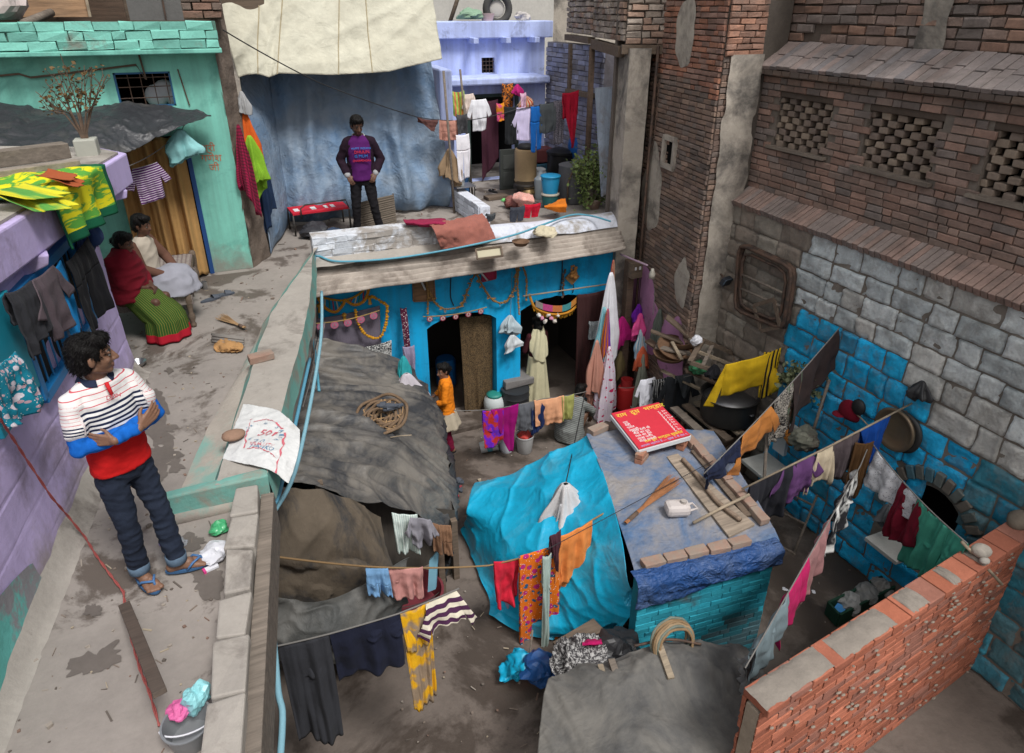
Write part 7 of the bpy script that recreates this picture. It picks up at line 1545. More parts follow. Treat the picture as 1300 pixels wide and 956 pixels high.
boxthing('tin_chest', 'dark red tin trunk on a blue trunk against the lavender wall', 'trunk', U(690, 226) + UP * .35, (.6, .4, .26), mat('dkred', (.16, .05, .05), .6), 0, .02, [('hasp', (.05, .02, .07), (0, -.21, .16), M_alu)]); boxthing('tin_chest', 'blue tin trunk underneath the dark red trunk', 'trunk', U(690, 226), (.62, .42, .33), mat('dkblue', (.04, .12, .18), .6), 0, .02, [('hasp', (.05, .02, .07), (0, -.22, .22), M_alu)])
vessel('barrel', 'dark grey barrel with brown hose beside the blue sack', 'barrel', U(726, 256), [(.24, 0), (.26, .04), (.27, .35), (.25, .62), (.26, .66), (.2, .68), (.001, .68)], mat('greybarrel', (.10, .10, .105), .7), None, 28, lambda o, c: MB().tube([c + V((-.2, -.22, .05)), c + V((-.22, -.24, .4)), c + V((-.1, -.2, .62)), c + V((.05, -.1, .7))], .015, 8).build('hose', M_woodr, o, smooth=True))
crumple('sack', 'bright blue plastic sack propped beside the leafy plant', 'sack', U(738, 236) + UP * .42, .27, flat('bluesack', (.01, .10, .34), .45), 5, 1.35, .3, 8)
boxthing('cupboard_door', 'dark grey panelled door leaf leaning in the lavender doorway', 'door', U(645, 240) , (.34, .05, .75), fl('dkdoor', (.05, .055, .05)), 0, .005, [('panel', (.22, .012, .26), (0, -.028, .52), fl('dkdoor2', (.07, .075, .07))), ('panel', (.22, .012, .26), (0, -.028, .2), fl('dkdoor2', (.07, .075, .07)))])
hp('curtain', 'dull maroon curtain hanging inside the lavender doorway', 'curtain', (610, 128), (632, 126), 12.9, 12.9, 228, (.075, .025, .04), 'fold', None, k=2)
crumple('clay_pot', 'reddish brown bundle under the chequered cloth', 'bundle', U(652, 264), .14, fl('redbr', (.18, .06, .05)), 4, .8); boxthing('wood_block', 'low brown wooden block with slippers on the upper yard floor', 'block', U(630, 252), (.42, .22, .06), M_wood, .1, .006)
shoe('dark slipper standing on the wooden block of the upper yard', U(626, 248) + UP * .06, .3, M_blkff); shoe('black slipper right of the wooden block of the upper yard', U(644, 255), -.9, M_blkff)
vessel('plate', 'steel plate on the floor below the blue bucket', 'plate', U(683, 262), [(.08, 0), (.11, .012), (.12, .02), (.11, .022), (.001, .01)], M_steel); crumple('wrapper', 'lime green wrapper on the roof edge near the charcoal trousers', 'wrapper', U(640, 263) + UP * .1, .05, fl('limewr', (.15, .5, .15)), 3, .5)
M_leaf = mat('leaf_green', (.12, .17, .05), .6, .45, 9, .2, .002, 30, (.16, .18, .06), (.5, .7), 6); M_leafd = mat('dry_leaf', (.14, .085, .035), .8, .4, 9, .2, .002, 30)
def foliage(mb, pts, n, size, spread):
 for i in range(n):
  p = random.choice(pts) + V((random.gauss(0, spread), random.gauss(0, spread), random.gauss(0, spread * .8))); s = size * rnd(.6, 1.3)
  a = V((rnd(-1, 1), rnd(-1, 1), rnd(-.2, .8))).normalized(); b = a.orthogonal(); b.rotate(Matrix.Rotation(rnd(0, 6.3), 3, a)); c = a.cross(b)
  mb.add([p, p + a * s * .5 + c * s * .28, p + a * s, p + a * s * .5 - c * s * .28], [(0, 1, 2), (0, 2, 3)])
pr_ = thing('potted_plant', 'bushy green plant spilling over the roof edge beside the plaster column', 'plant', U(752, 270)); c = U(752, 264); stems = MB(); tips = []
for i in range(40):
 t = rnd(0, 6.28); k = rnd(.15, .42); e = c + V((math.cos(t) * k, math.sin(t) * k * .8, rnd(.1, 1.0) - .4 * max(0, k - .25))); m = lerp(c, e, .5) + V((0, 0, .15)); stems.tube([c + V((0, 0, .05)), m, e], [.008, .005, .003], 4); tips += [m, e, lerp(m, e, .5)]
e = c + V((.02, -.1, 1.35)); stems.tube([c, c + V((-.05, -.05, .8)), e], [.008, .005, .003], 4); sp_ = [lerp(c + V((-.05, -.05, .7)), e, i / 7) for i in range(8)]
stems.build('stem', M_woodg, pr_); mb = MB(); foliage(mb, tips, 2600, .062, .09); foliage(mb, sp_, 70, .05, .025); mb.build('foliage', M_leaf, pr_)
MB().lathe([(.1, 0), (.15, .2), (.16, .22), (.14, .22), (.1, .05), (.001, .05)], c - UP * .05, 20).build('pot', M_oldbrick, pr_, smooth=True)
dp = thing('dry_plant', 'nearly bare reddish shrub in a pot on the roof of the lilac house', 'plant', PZ(112, 200, 5.1)); c = PZ(113, 196, 5.1); stems = MB(); tips = []
for i in range(15):
 x, zt = (i - 7) / 7 * .27, rnd(.5, .82) - abs(i - 7) * .018; e = c + V((x * 1.1, rnd(-.2, .2), zt)); m = c + V((x * .35, 0, .34)) + V((rnd(-.02, .02), rnd(-.03, .03), 0)); stems.tube([c, c + V((x * .1, 0, .18)), m, e], [.010, .009, .006, .003], 5)
 for k in range(5):
  b = lerp(m, e, rnd(.1, .9)); t = b + V((rnd(-.09, .09), rnd(-.05, .05), rnd(.03, .12))); stems.tube([b, t], [.003, .002], 3); tips += [b, t]
stems.build('stem', M_woodr, dp); mb = MB(); foliage(mb, tips, 330, .034, .018); mb.build('foliage', M_leafd, dp)
MB().box(c + UP * .05, (.17, .17, .17)).build('pot', fl('tin_white', (.38, .38, .33)), dp, bevel=.01)
mb = MB(); mb.bar(PZ(-30, 205, 5.2), PZ(85, 190, 5.2), .14, .12); mb.build('plank', M_woodg, None, 'grey timber plank on the roof of the lilac house beside the black awning', 'plank', bevel=.006)
mb = MB(); mb.bar(PZ(-30, 226, 5.14), PZ(100, 208, 5.14), .1, .07); mb.build('timber', wood('bleached', (.26, .22, .18)), None, 'bleached timber lying across the lilac roof', 'timber', bevel=.006)
hp('rag', 'orange and red rag caught under the yellow green blanket on the lilac roof', 'rag', PZ(44, 222, 5.22), PZ(60, 214, 5.22), 0, 0, 234, (.32, .08, .03), 'sheet', None, fold=.02, lean=.2)
mb = MB(); mb.extr([(-3.6, 10.6, 6.14), (-1.22, 10.5, 6.14), (-1.2, 10.6, 7.6), (-3.6, 10.7, 7.6)], (0, .04, 0)); ob = mb.build('plywood_board', wood('plywood', (.34, .20, .11)), None, 'brown plywood sheet standing behind the teal parapet', 'board'); MB().bar((-1.22, 10.47, 6.14), (-1.2, 10.57, 7.6), .03, .03, (0, 1, 0)).build('batten', M_woodp, ob)
mb = MB(); mb.extr([(-.78, 10.3, 6.1), (-.06, 10.25, 6.1), (-.04, 10.3, 7.5), (-.78, 10.35, 7.5)], (0, .03, 0)); ob = mb.build('tin_sheet', mat('grey_tin', (.13, .125, .12), .7, .3, 3), None, 'grey tin sheet standing behind the teal parapet', 'sheet'); MB().bar((-.38, 10.26, 6.1), (-.36, 10.3, 7.5), .02, .02, (0, 1, 0)).build('batten', M_iron, ob)
boxthing('rooftop_shed', 'dark wooden rooftop shed in shadow behind the plywood sheet', 'shed', (-2.6, 12.2, 5.95), (7, 1.6, 2.4), M_wood, 0, .02, [('door', (.8, .03, 1.6), (1.3, -.82, .9), M_woodr)])
crumple('sack', 'red and white woven sack behind the teal parapet at the left corner', 'sack', (-2.05, 9.95, 6.1), .3, cmat((.3, .04, .05), 'plaid', (.5, .48, .45), None, .6), 4, .8)
mb = MB(); mb.tube([PY(30, 30, 9.7), PY(65, 16, 10.2)], .045, 10); mb.build('log', M_woodg, None, 'short grey log leaning behind the teal parapet', 'log', smooth=True)
mb = MB(); bricks(mb, (-.16, 9.36, 6.13), (1, 0, 0), (0, -1, 0), .42, .5, .2, .075, .01, .05, .006, lambda x, z: random.choice([(.2, .12, .09), (.15, .11, .09)])); mb.box((.05, 9.5, 6.37), (.42, .2, .5), col=(.12, .09, .07)); mb.build('brick_stub', M_brickd, None, 'small stub of bare brickwork at the right end of the teal parapet', 'wall')
wb = thing('white_house', 'pale house with a round tyre and rooftop clutter beyond the lavender parapet', 'house', (5.3, 16.2, 3)); MB().box((5.6, 16.4, 6.2), (4.4, .3, 6)).build('wall', mat('offwhite', (.5, .48, .44), .9, .3, 2, .3), wb); MB().box((4.55, 16.22, 6.7), (.5, .05, 1.4)).build('door', M_dark, wb); MB().box((6.25, 16.22, 6.8), (.35, .05, 1.2)).build('shutter', fl('dullgreen', (.12, .22, .19)), wb)
mb = MB(); mb.tube([V((5.45 + .24 * math.cos(t), 13.9, 6.22 + .24 * math.sin(t))) for t in [2 * PI * i / 28 for i in range(28)]], .07, 10, True); ty = mb.build('tyre', flat('tyre_rubber', (.06, .058, .055), .9), None, 'old grey tyre standing on the lavender parapet', 'tyre', smooth=True); MB().ell((5.45, 13.93, 6.22), (.16, .03, .16), 20).build('hub', fl('hubw', (.5, .47, .42)), ty)
pole('timber', 'slanting timber behind the lavender parapet', V((4.5, 14.0, 6.0)), V((4.9, 14.1, 6.9)), .04, M_wood); crumple('tarp_bundle', 'green and cream bundle on the lavender parapet beside the canvas', 'bundle', (4.75, 13.55, 6.0), .22, cmat((.4, .38, .34), 'patch', (.05, .3, .14)), 3, .5); vessel('tub', 'pale pink tub on the lavender parapet', 'tub', (5.12, 13.6, 6.0), [(.1, 0), (.14, .14), (.13, .14), (.09, .01), (.001, .01)], fl('palepink', (.5, .36, .34))); crumple('bundle', 'whitish bundle at the right of the tyre on the lavender parapet', 'bundle', (5.85, 13.6, 6.0), .16, fl('whitb', (.45, .42, .4)), 8, .6)
boxthing('far_building', 'plain brown building closing the view at the back', 'building', (0, 19, 0), (44, 2, 9), M_stucco, 0, .02, [('window', (.9, .05, 1.1), (-4, -1.02, 6.5), M_black), ('window', (.9, .05, 1.1), (4, -1.02, 6.5), M_black), ('door', (1, .05, 2), (0, -1.02, 4.2), M_woodr)])
def scatter(name, n, fn, smin, smax, m, cols):
 mb = MB()
 for i in range(n):
  p = fn()
  if p is None: continue
  s = rnd(smin, smax) * (2.2 if random.random() < .06 else 1); c = random.choice(cols); a = rnd(0, 6.3)
  if random.random() < .7: mb.box(p + UP * s * .3, (s * rnd(.7, 1.5), s, s * rnd(.4, .8)), a, c, s * .18)
  else: mb.box(p + UP * .004, (s * rnd(3, 6), s * rnd(.25, .7), .004), a, c, .001)
 return mb.build(name, m, kind='stuff')
M_grit = mat('grit_mix', (1, 1, 1), .9, .3, 9, .3, attr=True)
GC = [(.2, .16, .13), (.3, .26, .22), (.12, .1, .085), (.36, .3, .22), (.2, .13, .10)]
def g1():
 x, y = rnd(.3, 6.3), rnd(2.6, 9.1); return V((x, y, .02)) if not (2.9 < x < 5.2 and 3.7 < y < 6.3) else None
def g2():
 y = rnd(2.2, 9.2); t = (y - 3.27) / 3.4; return V((rnd(-1.5 + .1 * t, -.72 + .25 * (y - 4.2) if y > 4.2 else -.45), y, 3.1)) if random.random() < .8 or y < 5 else V((-1.3 + .1 * t + abs(random.gauss(0, .08)), y, 3.1))
scatter('grit', 550, g1, .006, .02, M_grit, GC); scatter('grit', 380, g2, .005, .016, M_grit, GC); scatter('grit', 120, lambda: V((rnd(.5, 5.6), rnd(9.9, 12.6), 3.1)), .01, .03, M_grit, GC)
M_wetf = mat('wet_cement', (.135, .115, .10), .5, .35, 3, .3, .004, 40, spec=.45)
def puddle(u, v, z, rx, ry, seed, rot=0):
 c = PZ(u, v, z); mb = MB(); n = 56; vs = [c]
 for i in range(n):
  t = 2 * PI * i / n; k = 1 + .75 * nz((math.cos(t) * 1.5, math.sin(t) * 1.5, seed), 1) + .45 * nz((math.cos(t) * 4, math.sin(t) * 4, seed), 1); x, y = rx * k * math.cos(t), ry * k * math.sin(t); vs.append(c + V((x * math.cos(rot) - y * math.sin(rot), x * math.sin(rot) + y * math.cos(rot), 0)))
 mb.add(vs, [(0, 1 + i, 1 + (i + 1) % n) for i in range(n)]); mb.build('water', M_wetf, kind='structure')
for i, a in enumerate(((178, 478, .05, .20), (192, 505, .10, .26), (205, 545, .12, .26), (205, 580, .13, .16), (190, 612, .10, .12), (222, 590, .05, .09), (120, 838, .12, .09), (240, 690, .09, .07), (262, 735, .08, .14), (118, 775, .035, .05), (215, 470, .04, .05))): puddle(a[0], a[1], 3.1035 + .0004 * i, a[2], a[3], i * 2.7, .3)
FYf = FY - .012
def onf(u, v, off=.03): return PY(u, v, FY - off)
M_frame = wood('frame_brown', (.20, .10, .05))
def picture(label, q4, m, name='framed_picture', rim=M_frame):
 p = [onf(*q, .04) for q in q4]; mb = MB(); mb.extr(p, (0, .03, 0)); o = mb.build(name, m, None, label, 'picture'); mb = MB()
 for a, b in zip(p, p[1:] + p[:1]): mb.bar(a + V((0, -.006, 0)), b + V((0, -.006, 0)), .025, .025, (0, 1, 0))
 mb.build('frame', rim, o); return o
picture('brown wooden board hung under the eave above the left doorway', [(525, 382), (552, 381), (550, 349), (524, 350)], wood('brown_panel', (.26, .13, .06)))
picture('small red printed poster on the blue wall between the doorways', [(612, 357), (629, 353), (629, 337), (612, 340)], mat('red_poster', (.42, .03, .08), .6, .2, 14), 'poster', fl('red_rim', (.30, .02, .05)))
picture('dark heart shaped plaque hanging under the eave beside the poster', [(596, 349), (602, 344), (601, 340), (590, 341)], fl('plaque', (.06, .03, .03)), 'plaque')
for i, (a, b) in enumerate((((531, 349), (540, 368)), ((604, 339), (619, 356)))):
 mb = MB(); mb.tube([onf(*a, .07), onf(*b, .09)], .014, 8); o = mb.build('tube_lamp', flat('white_tube', (.62, .62, .62), .4), None, ('white tube lamp in front of the brown board', 'white tube lamp across the red poster')[i], 'lamp', smooth=True); MB().tube([onf(*a, .07) + V((0, 0, .0)), lerp(onf(*a, .07), onf(*b, .09), .1)], .017, 8).build('cap', M_alu, o)
def garland(name, label, pts, r, mcol, off=.05, step=.035, cat='garland', leaf=.0, sag=.0, tail=0, ym=None):
 step = min(step, r * 1.45); P = [onf(*p, off) if ym is None else PY(*p, ym) for p in pts]; Q = [_cr(P, i / 160) for i in range(161)]; mb = MB(); last = None
 for p in Q:
  if last is None or (p - last).length > step:
   s = r * rnd(.8, 1.2); mb.ell(p + V((rnd(-.004, .004), rnd(-.01, 0), rnd(-.004, .004))), (s, s, s * .9), 8)
   if leaf and random.random() < .7:
    d = V((rnd(-1, 1), -.3, rnd(-1, .4))).normalized() * leaf; e = d.orthogonal().normalized() * leaf * .25; mb.add([p, p + d * .5 + e, p + d, p + d * .5 - e], [(0, 1, 2, 3)])
   last = p
 o = mb.build(name, mcol, None, label, cat, smooth=False); MB().tube(Q, .004, 5).build('thread', M_cord, o); return o
M_mari = mat('marigold', (.46, .22, .015), .9, .4, 20, .6, .004, 90); M_dry = mat('dry_flowers', (.30, .17, .06), .95, .4, 18, .6, .004, 90)
garland('garland', 'dry leaf garland draped left of the tube lamp over the left doorway', [(545, 370), (553, 385), (565, 392), (585, 388), (592, 372), (604, 345)], .019, M_dry, .08, .03, leaf=.07)
garland('garland', 'dry leaf garland draped from the poster to the middle of the blue wall', [(604, 345), (612, 362), (625, 380), (640, 384), (652, 368), (657, 335)], .019, M_dry, .08, .03, leaf=.07)
garland('garland', 'dry garland strand hanging down beside the brown board', [(540, 352), (543, 370), (543, 398)], .017, M_dry, .09, .03)
garland('garland', 'dry garland strands hanging at the middle of the blue wall', [(659, 335), (657, 360), (659, 400)], .018, M_dry, .08, .03); garland('garland', 'short dry garland beside the strands in the middle of the wall', [(662, 336), (668, 352), (668, 382)], .018, M_dry, .08, .03)
garland('marigold_garland', 'long loop of marigold flowers over the grey violet cloth', [(451, 393), (453, 405), (460, 420), (470, 428), (482, 428), (489, 415), (491, 398), (490, 387), (472, 376)], .024, M_mari, .2, .045); garland('marigold_garland', 'short strand of marigolds at the left edge of the blue wall', [(396, 403), (396, 410), (396, 422)], .024, M_mari, .2, .045)
def toran(name, label, pts, drop_, cols, y, cat='door garland', tri=True, tassel=True):
 P = [PY(*p, y) for p in pts]; mb = MB(); n = 60; Q = [_cr(P, i / n) for i in range(n + 1)]
 mb.tube(Q, .022, 8); o = mb.build(name, mat('toran_orange', (.52, .22, .025), .95, .4, 22, .7, .005, 90), None, label, cat); return o, Q
o, Q = toran('toran', 'scalloped orange beaded door hanging on the left of the blue wall', [(402, 375), (412, 390), (426, 396), (436, 386), (438, 381), (450, 387), (463, 381), (470, 361)], .1, None, FY - .10); P0 = [PY(*p, FY - .09) for p in ((402, 375), (420, 380), (438, 381), (455, 374), (470, 360))]
mb = MB(); mb.tube([_cr(P0, i / 20) for i in range(21)], .016, 8); mb.build('cord', M_mari, o)
for i in range(16):
 t = (i + .5) / 16; a = _cr(P0, t); b = Q[int(t * 60)]; mb = MB(); mb.tube([a, b], .009, 5); mb.build('bead_strand', [fl('bd_g', (.03, .18, .08)), fl('bd_r', (.4, .03, .05)), fl('bd_c', (.55, .5, .35))][i % 3], o)
for q in ((405, 388), (437, 400), (469, 378)): mb = MB(); p = PY(*q, FY - .12); mb.ell(p, .035, 10); mb.lathe([(.03, -.1), (.012, 0)], p, 10); mb.build('tassel', fl('tass', (.5, .25, .03)), o)
def emblem_string(label, a, b, n, y, m1, m2, r=.05):
 A, B = PY(*a, y), PY(*b, y); mb = MB(); mb.tube([lerp(A, B, i / 12) - UP * .04 * math.sin(PI * i / 12) for i in range(13)], .008, 6); o = mb.build('emblem_string', fl('gold_cord', (.4, .26, .08)), None, label, 'bunting')
 for i in range(n):
  t = (i + .5) / n; p = lerp(A, B, t) - UP * (.04 * math.sin(PI * t) + r * .9); Mx = Matrix.Rotation(PI / 2, 3, 'X'); mb = MB(); mb.lathe([(r, -.006), (r, .006)], p, 20, Mx); e = mb.build('emblem', m1, o)
  mb = MB(); mb.lathe([(r * .72, -.009), (r * .72, .009)], p, 18, Mx); mb.lathe([(r * .3, -.012), (r * .3, .012)], p + V((0, 0, -.003)), 12, Mx); mb.build('disc', m2, e)
  mb = MB(); mb.box(p + V((0, -.012, -r * .1)), (r * .7, .006, r * .25)); mb.box(p + V((0, -.012, r * .25)), (r * .3, .006, r * .5)); mb.build('motif', m1, e)
 return o
M_e1, M_e2 = fl('emb_red', (.40, .03, .08)), fl('emb_white', (.55, .5, .45))
emblem_string('string of five pink emblems across the top of the left doorway', (537, 402), (618, 390), 5, FY - .06, M_e1, M_e2, .045)
emblem_string('string of five pink emblems across the grey violet cloth', (398, 411), (482, 394), 5, FY - .22, fl('emb_pink', (.55, .12, .22)), fl('emb_p2', (.35, .2, .26)), .055)
mb = MB(); mb.tube([onf(664, 376, .12), onf(770, 361, .12)], .013, 8); mb.build('rod', M_woodp, None, 'thin wooden rod fixed across the top of the right doorway', 'rod', smooth=True)
o, Q = toran('toran', 'embroidered orange and grey bunting sagging across the right doorway', [(672, 374), (678, 389), (690, 396), (705, 399), (722, 396), (736, 385)], .1, None, FY - .1); mb = MB()
cs_ = [(.24, .22, .20), (.45, .06, .2), (.5, .16, .05), (.06, .25, .26), (.5, .2, .04)]
for i in range(5): mb.grid(lambda u, v, i=i: _cr([PY(*p, FY - .125) for p in ((680, 384), (692, 389), (708, 391), (722, 388), (736, 376))], (i + u) / 5) + UP * (.04 - .11 * v), 6, 3, None, cs_[i])
mb.build('band', mat('embroidery', (1, 1, 1), .95, .4, 30, .5, attr=True), o, solid=.006)
mb = MB()
for i in range(46): p = Q[8 + i]; mb.tube([p, p - UP * rnd(.05, .09) + V((rnd(-.01, .01), 0, 0))], .005, 4)
mb.build('fringe', M_mari, o)
for i in range(7): p = PY(684 + i * 4, 402 + (i % 3) * 4, FY - .1); crumple('charm', ('white paper charm hanging under the bunting, %s') % ['leftmost', 'second', 'third', 'middle', 'fifth', 'sixth', 'rightmost'][i], 'charm', p, .035, fl('charm%d' % (i % 3), [(.6, .58, .55), (.5, .2, .3), (.55, .5, .45)][i % 3]), i, 1)
dz_ = thing('wall_ornament', 'diamond shaped ornament with bells hanging on the blue wall above the right doorway', 'ornament', onf(727, 352, .06)); c = onf(727, 350, .06); mb = MB(); mb.extr([c + V((0, 0, -.16)), c + V((.13, 0, -.03)), c + V((0, 0, .09)), c + V((-.13, 0, -.03))], (0, .02, 0)); mb.build('plaque', fl('woodplaq', (.24, .13, .05)), dz_)
mb = MB(); [mb.ell(c + V((rnd(-.05, .07), -.03, rnd(-.03, .18))), rnd(.02, .035), 8) for _ in range(16)]; mb.build('figure', mat('gold_red', (.42, .20, .06), .6, .5, 20), dz_); mb = MB(); [mb.ell(c + V((-.17 + rnd(-.02, .02), -.02, .12 - .035 * i)), .022, 8) for i in range(14)]; mb.build('bell_string', M_iron, dz_)
for i, pts in enumerate((((713, 320), (714, 340), (711, 372)), ((720, 350), (728, 362), (727, 372)), ((573, 342), (572, 375), (576, 388)))):
 pipe('cable', ('black cable hanging from the eave above the right doorway', 'black cable below the diamond ornament', 'black cable hanging between the brown board and the poster')[i], [onf(*p, .03) for p in pts], .008, M_wire, 'cable')
bagc = onf(648, 400, .12)
pipe('cord', 'cord holding the white plastic bags on the pillar between the doorways', [onf(650, 345, .05), onf(649, 375, .08), bagc], .004, M_cord, 'cord'); bunch('plastic_bag', 'upper of two pale plastic bags hanging on the pillar between the doorways', 'bag', bagc, .26, .32, flat('pale_bag', (.42, .5, .54), .5), k=4); bunch('plastic_bag', 'lower of two pale plastic bags hanging on the pillar between the doorways', 'bag', onf(650, 425, .13), .26, .26, flat('pale_bag2', (.5, .53, .55), .5), k=3)
Gd = lambda u, v, z=0.02: PZ(u, v, z)
vessel('drum', 'black ribbed drum below the grey slab between the doorways', 'drum', Gd(654, 520, .1), [(.22, 0), (.24, .03), (.235, .12), (.245, .14), (.235, .16), (.235, .28), (.245, .30), (.235, .32), (.24, .42), (.001, .42)], flat('drumblack', (.025, .027, .03), .5))
mb = MB(); a = Gd(654, 512, .1); mb.box(a + V((0, .0, .50)), (.52, .40, .13), .02, jit=.01); mb.build('stone_slab', mat('slab_grey', (.16, .15, .145), .9, .35, 4, .5), None, 'grey stone slab resting on the black drum between the doorways', 'slab', bevel=.015)
vessel('water_pot', 'white plastic water pot with green lid beside the black drum', 'pot', Gd(628, 522, .1), [(.13, 0), (.17, .06), (.185, .16), (.17, .26), (.12, .32), (.001, .33)], flat('potwhite', (.48, .52, .52), .5), None, 28, lambda o, c: MB().lathe([(.13, .31), (.135, .345), (.07, .36), (.001, .36)], c, 24).build('lid', flat('greenlid', (.02, .20, .17), .5), o, smooth=True))
vessel('barrel', 'blue plastic barrel inside the left doorway', 'barrel', Gd(578, 505, .1) + V((0, .5, 0)), [(.16, 0), (.18, .05), (.18, .5), (.15, .55), (.001, .55)], flat('blubar', (.01, .11, .32), .5))
mb = MB(); Mr = Matrix.Rotation(R(80), 3, 'Y') @ Matrix.Rotation(.2, 3, 'X'); mb.lathe([(.085, -.13), (.1, .12), (.106, .125), (.106, .14), (.095, .14), (.08, -.11), (.001, -.11)], Gd(620, 566, .12), 24, Mr); o = mb.build('paint_bucket', flat('paintwhite', (.55, .58, .60), .5), None, 'white paint bucket tipped over below the violet cloth', 'bucket', smooth=True); mb = MB(); mb.lathe([(.0935, -.03), (.0965, .05)], Gd(620, 566, .12), 24, Mr, caps=False); mb.build('label', fl('plabel', (.08, .30, .40)), o)
bucket('paint_bucket', 'white paint bucket with red contents under the courtyard line', Gd(666, 572), .14, .30, mat('pbucket', (.42, .42, .42), .5, .3, 8), None, None); vessel('jug', 'white plastic jug standing left of the white paint bucket', 'jug', Gd(643, 572), [(.09, 0), (.1, .03), (.1, .14), (.05, .2), (.03, .24), (.001, .24)], flat('jugw', (.5, .53, .58), .4), None, 24, lambda o, c: [MB().lathe([(.025, .24), (.028, .29), (.001, .29)], c, 12).build('cap', M_blkff, o), MB().tube([c + V((.06, 0, .2)), c + V((.12, 0, .17)), c + V((.1, 0, .08))], .012, 6).build('handle', flat('jugw', (.5, .53, .58), .4), o)])
crumple('cloth', 'red cloth soaking in the white paint bucket', 'cloth', Gd(666, 572) + UP * .24, .1, fl('soakred', (.45, .04, .03)), 3, .5)
mb = MB(); mb.tube([Gd(607, 618, .06) + V((0, 0, 0)), Gd(575, 640, .06)], .03, 8) if False else None
bc = PY(486, 532, 6.95); n3 = V((-.25, -.35, 1)).normalized(); x3 = n3.cross(V((0, 1, 0))).normalized(); y3 = n3.cross(x3); Mb = Matrix((x3, y3, n3)).transposed(); mb = MB()
for k in range(6):
 r = .30 - .045 * k; mb.tube([bc + Mb @ V((r * math.cos(t) * 1.05, r * math.sin(t) * .95, .05 + .022 * math.sin(t * 5 + k * 2) + (.03 if k == 0 else 0))) for t in [2 * PI * i / 36 for i in range(36)]], .020, 6, True)
rc = mb.build('rope_coil', mat('cane', (.16, .105, .065), .9, .5, 12, .6, .003, 80), None, 'coiled brown cane ring lying on the black tarp', 'coil', smooth=True); mb = MB()
for i in range(16): t = rnd(0, 6.28); s_ = rnd(0, 6.28); mb.tube([bc + Mb @ V((.27 * math.cos(t), .25 * math.sin(t), .05)), bc + Mb @ V((.27 * math.cos(s_), .25 * math.sin(s_), .06))], .006, 5)
mb.build('strips', M_straw, rc)
for i, (u_, v_, a_) in enumerate(((493, 524, .6), (500, 526, 1.1))):
 p = PY(u_, v_, 6.9) + UP * .09; shoe(('left', 'right')[i] + ' grey slipper lying in the cane ring on the black tarp', p, a_ + .6, M_bs)
pole('stick', 'pale short stick lying on the black tarp below the cane ring', PY(496, 561, 6.55) + UP * .06, PY(523, 558, 6.5) + UP * .06, .008, M_woodp, 'stick')
bunch('bag', 'white cloth bag with blue patch hanging at the top right of the black tarp', 'bag', PY(516, 478, 8.3) + UP * .05, .42, .55, cmat((.50, .46, .50), 'plain'), k=3, flat_=.7); bunch('bag', 'teal bag tied above the white cloth bag', 'bag', PY(512, 452, 8.45), .18, .35, cmat((.03, .33, .36)), k=3)
jc = thing('jerrycan', 'white plastic canister at the right side of the shack', 'canister', PX(549, 622, 2.12)); c = PX(549, 618, 2.14); mb = MB(); mb.box(c, (.13, .22, .30), .1); mb.build('can', flat('canwhite', (.55, .57, .58), .45), jc, bevel=.035); MB().lathe([(.03, 0), (.03, .04), (.001, .04)], c + V((0, -.05, .15)), 12).build('cap', fl('capblue', (.05, .2, .5)), jc); mb = MB(); mb.tube([c + V((0, -.02, .15)), c + V((0, 0, .2)), c + V((0, .07, .2)), c + V((0, .09, .15))], .012, 6); mb.build('handle', flat('canwhite', (.55, .57, .58), .45), jc)
hang('cloth', 'narrow magenta cloth hanging on the right side of the shack', 'cloth', PX(556, 592, 2.18), PX(561, 606, 2.16), .62, cmat((.34, .01, .10)), 'sheet', fold=.015, k=1); vessel('basket', 'small grey basket by the right side of the shack', 'basket', PX(553, 648, 2.2) - UP * .15, [(.1, 0), (.14, .16), (.135, .16), (.09, .02), (.001, .02)], fl('basketg', (.14, .15, .17)));
for i, (u_, v_) in enumerate(((573, 606), (580, 610), (571, 616), (577, 622), (582, 619), (572, 629))):
 shoe(['black slipper highest in the heap beside the shack', 'blue grey slipper in the heap beside the shack', 'dark slipper in the middle of the heap beside the shack', 'red edged slipper in the heap beside the shack', 'slate slipper at the right of the heap beside the shack', 'reddish slipper lowest in the heap beside the shack'][i], PZ(u_, v_, .03), rnd(0, 6), [M_blkff, M_bs, M_blkff, fl('redslip', (.3, .04, .05)), M_bs, fl('redslip', (.3, .04, .05))][i])
bucket('tub', 'dark red tub under the front corner of the shack', PZ(528, 768, .35), .30, .22, flat('redtub', (.16, .03, .04), .5)); boxthing('crate', 'grey wooden crate holding the dark red tub', 'crate', PZ(528, 775, 0) + V((0, .06, 0)), (.6, .5, .34), M_woodg, .1, .01, [('slat', (.62, .02, .06), (0, -.26, .25), M_wood), ('slat', (.62, .02, .06), (0, -.26, .1), M_wood)])
mb = MB(); a = PY(553, 720, 5.35); mb.extr([PY(545, 712, 5.4), PY(556, 700, 5.4), PY(553, 748, 5.35), PY(543, 752, 5.35)], (.02, .03, 0)); mb.build('board', fl('lightblue_board', (.17, .36, .46)), None, 'light blue board edge at the front corner of the shack', 'board')
mb = MB(); mb.bar(PY(360, 815, 4.95), PY(505, 800, 5.1), .06, .06); mb.build('log', M_wood, None, 'dark pole across the bottom of the black sheet', 'pole')
hz = HZ + .06
G13 = 'bricks weighing down the hut tarp'
pA, pB, pC = PZ(872, 556, hz + .02), PZ(978, 672, hz + .02), PZ(816, 718, hz + .02)
nA = int((pA - pB).length / .235); d_ = (pB - pA).normalized(); ang = math.atan2(d_.y, d_.x)
nm = ['farthest', 'second', 'third', 'fourth', 'fifth', 'sixth', 'seventh', 'eighth', 'ninth', 'tenth', 'eleventh', 'twelfth', 'last', 'last but one']
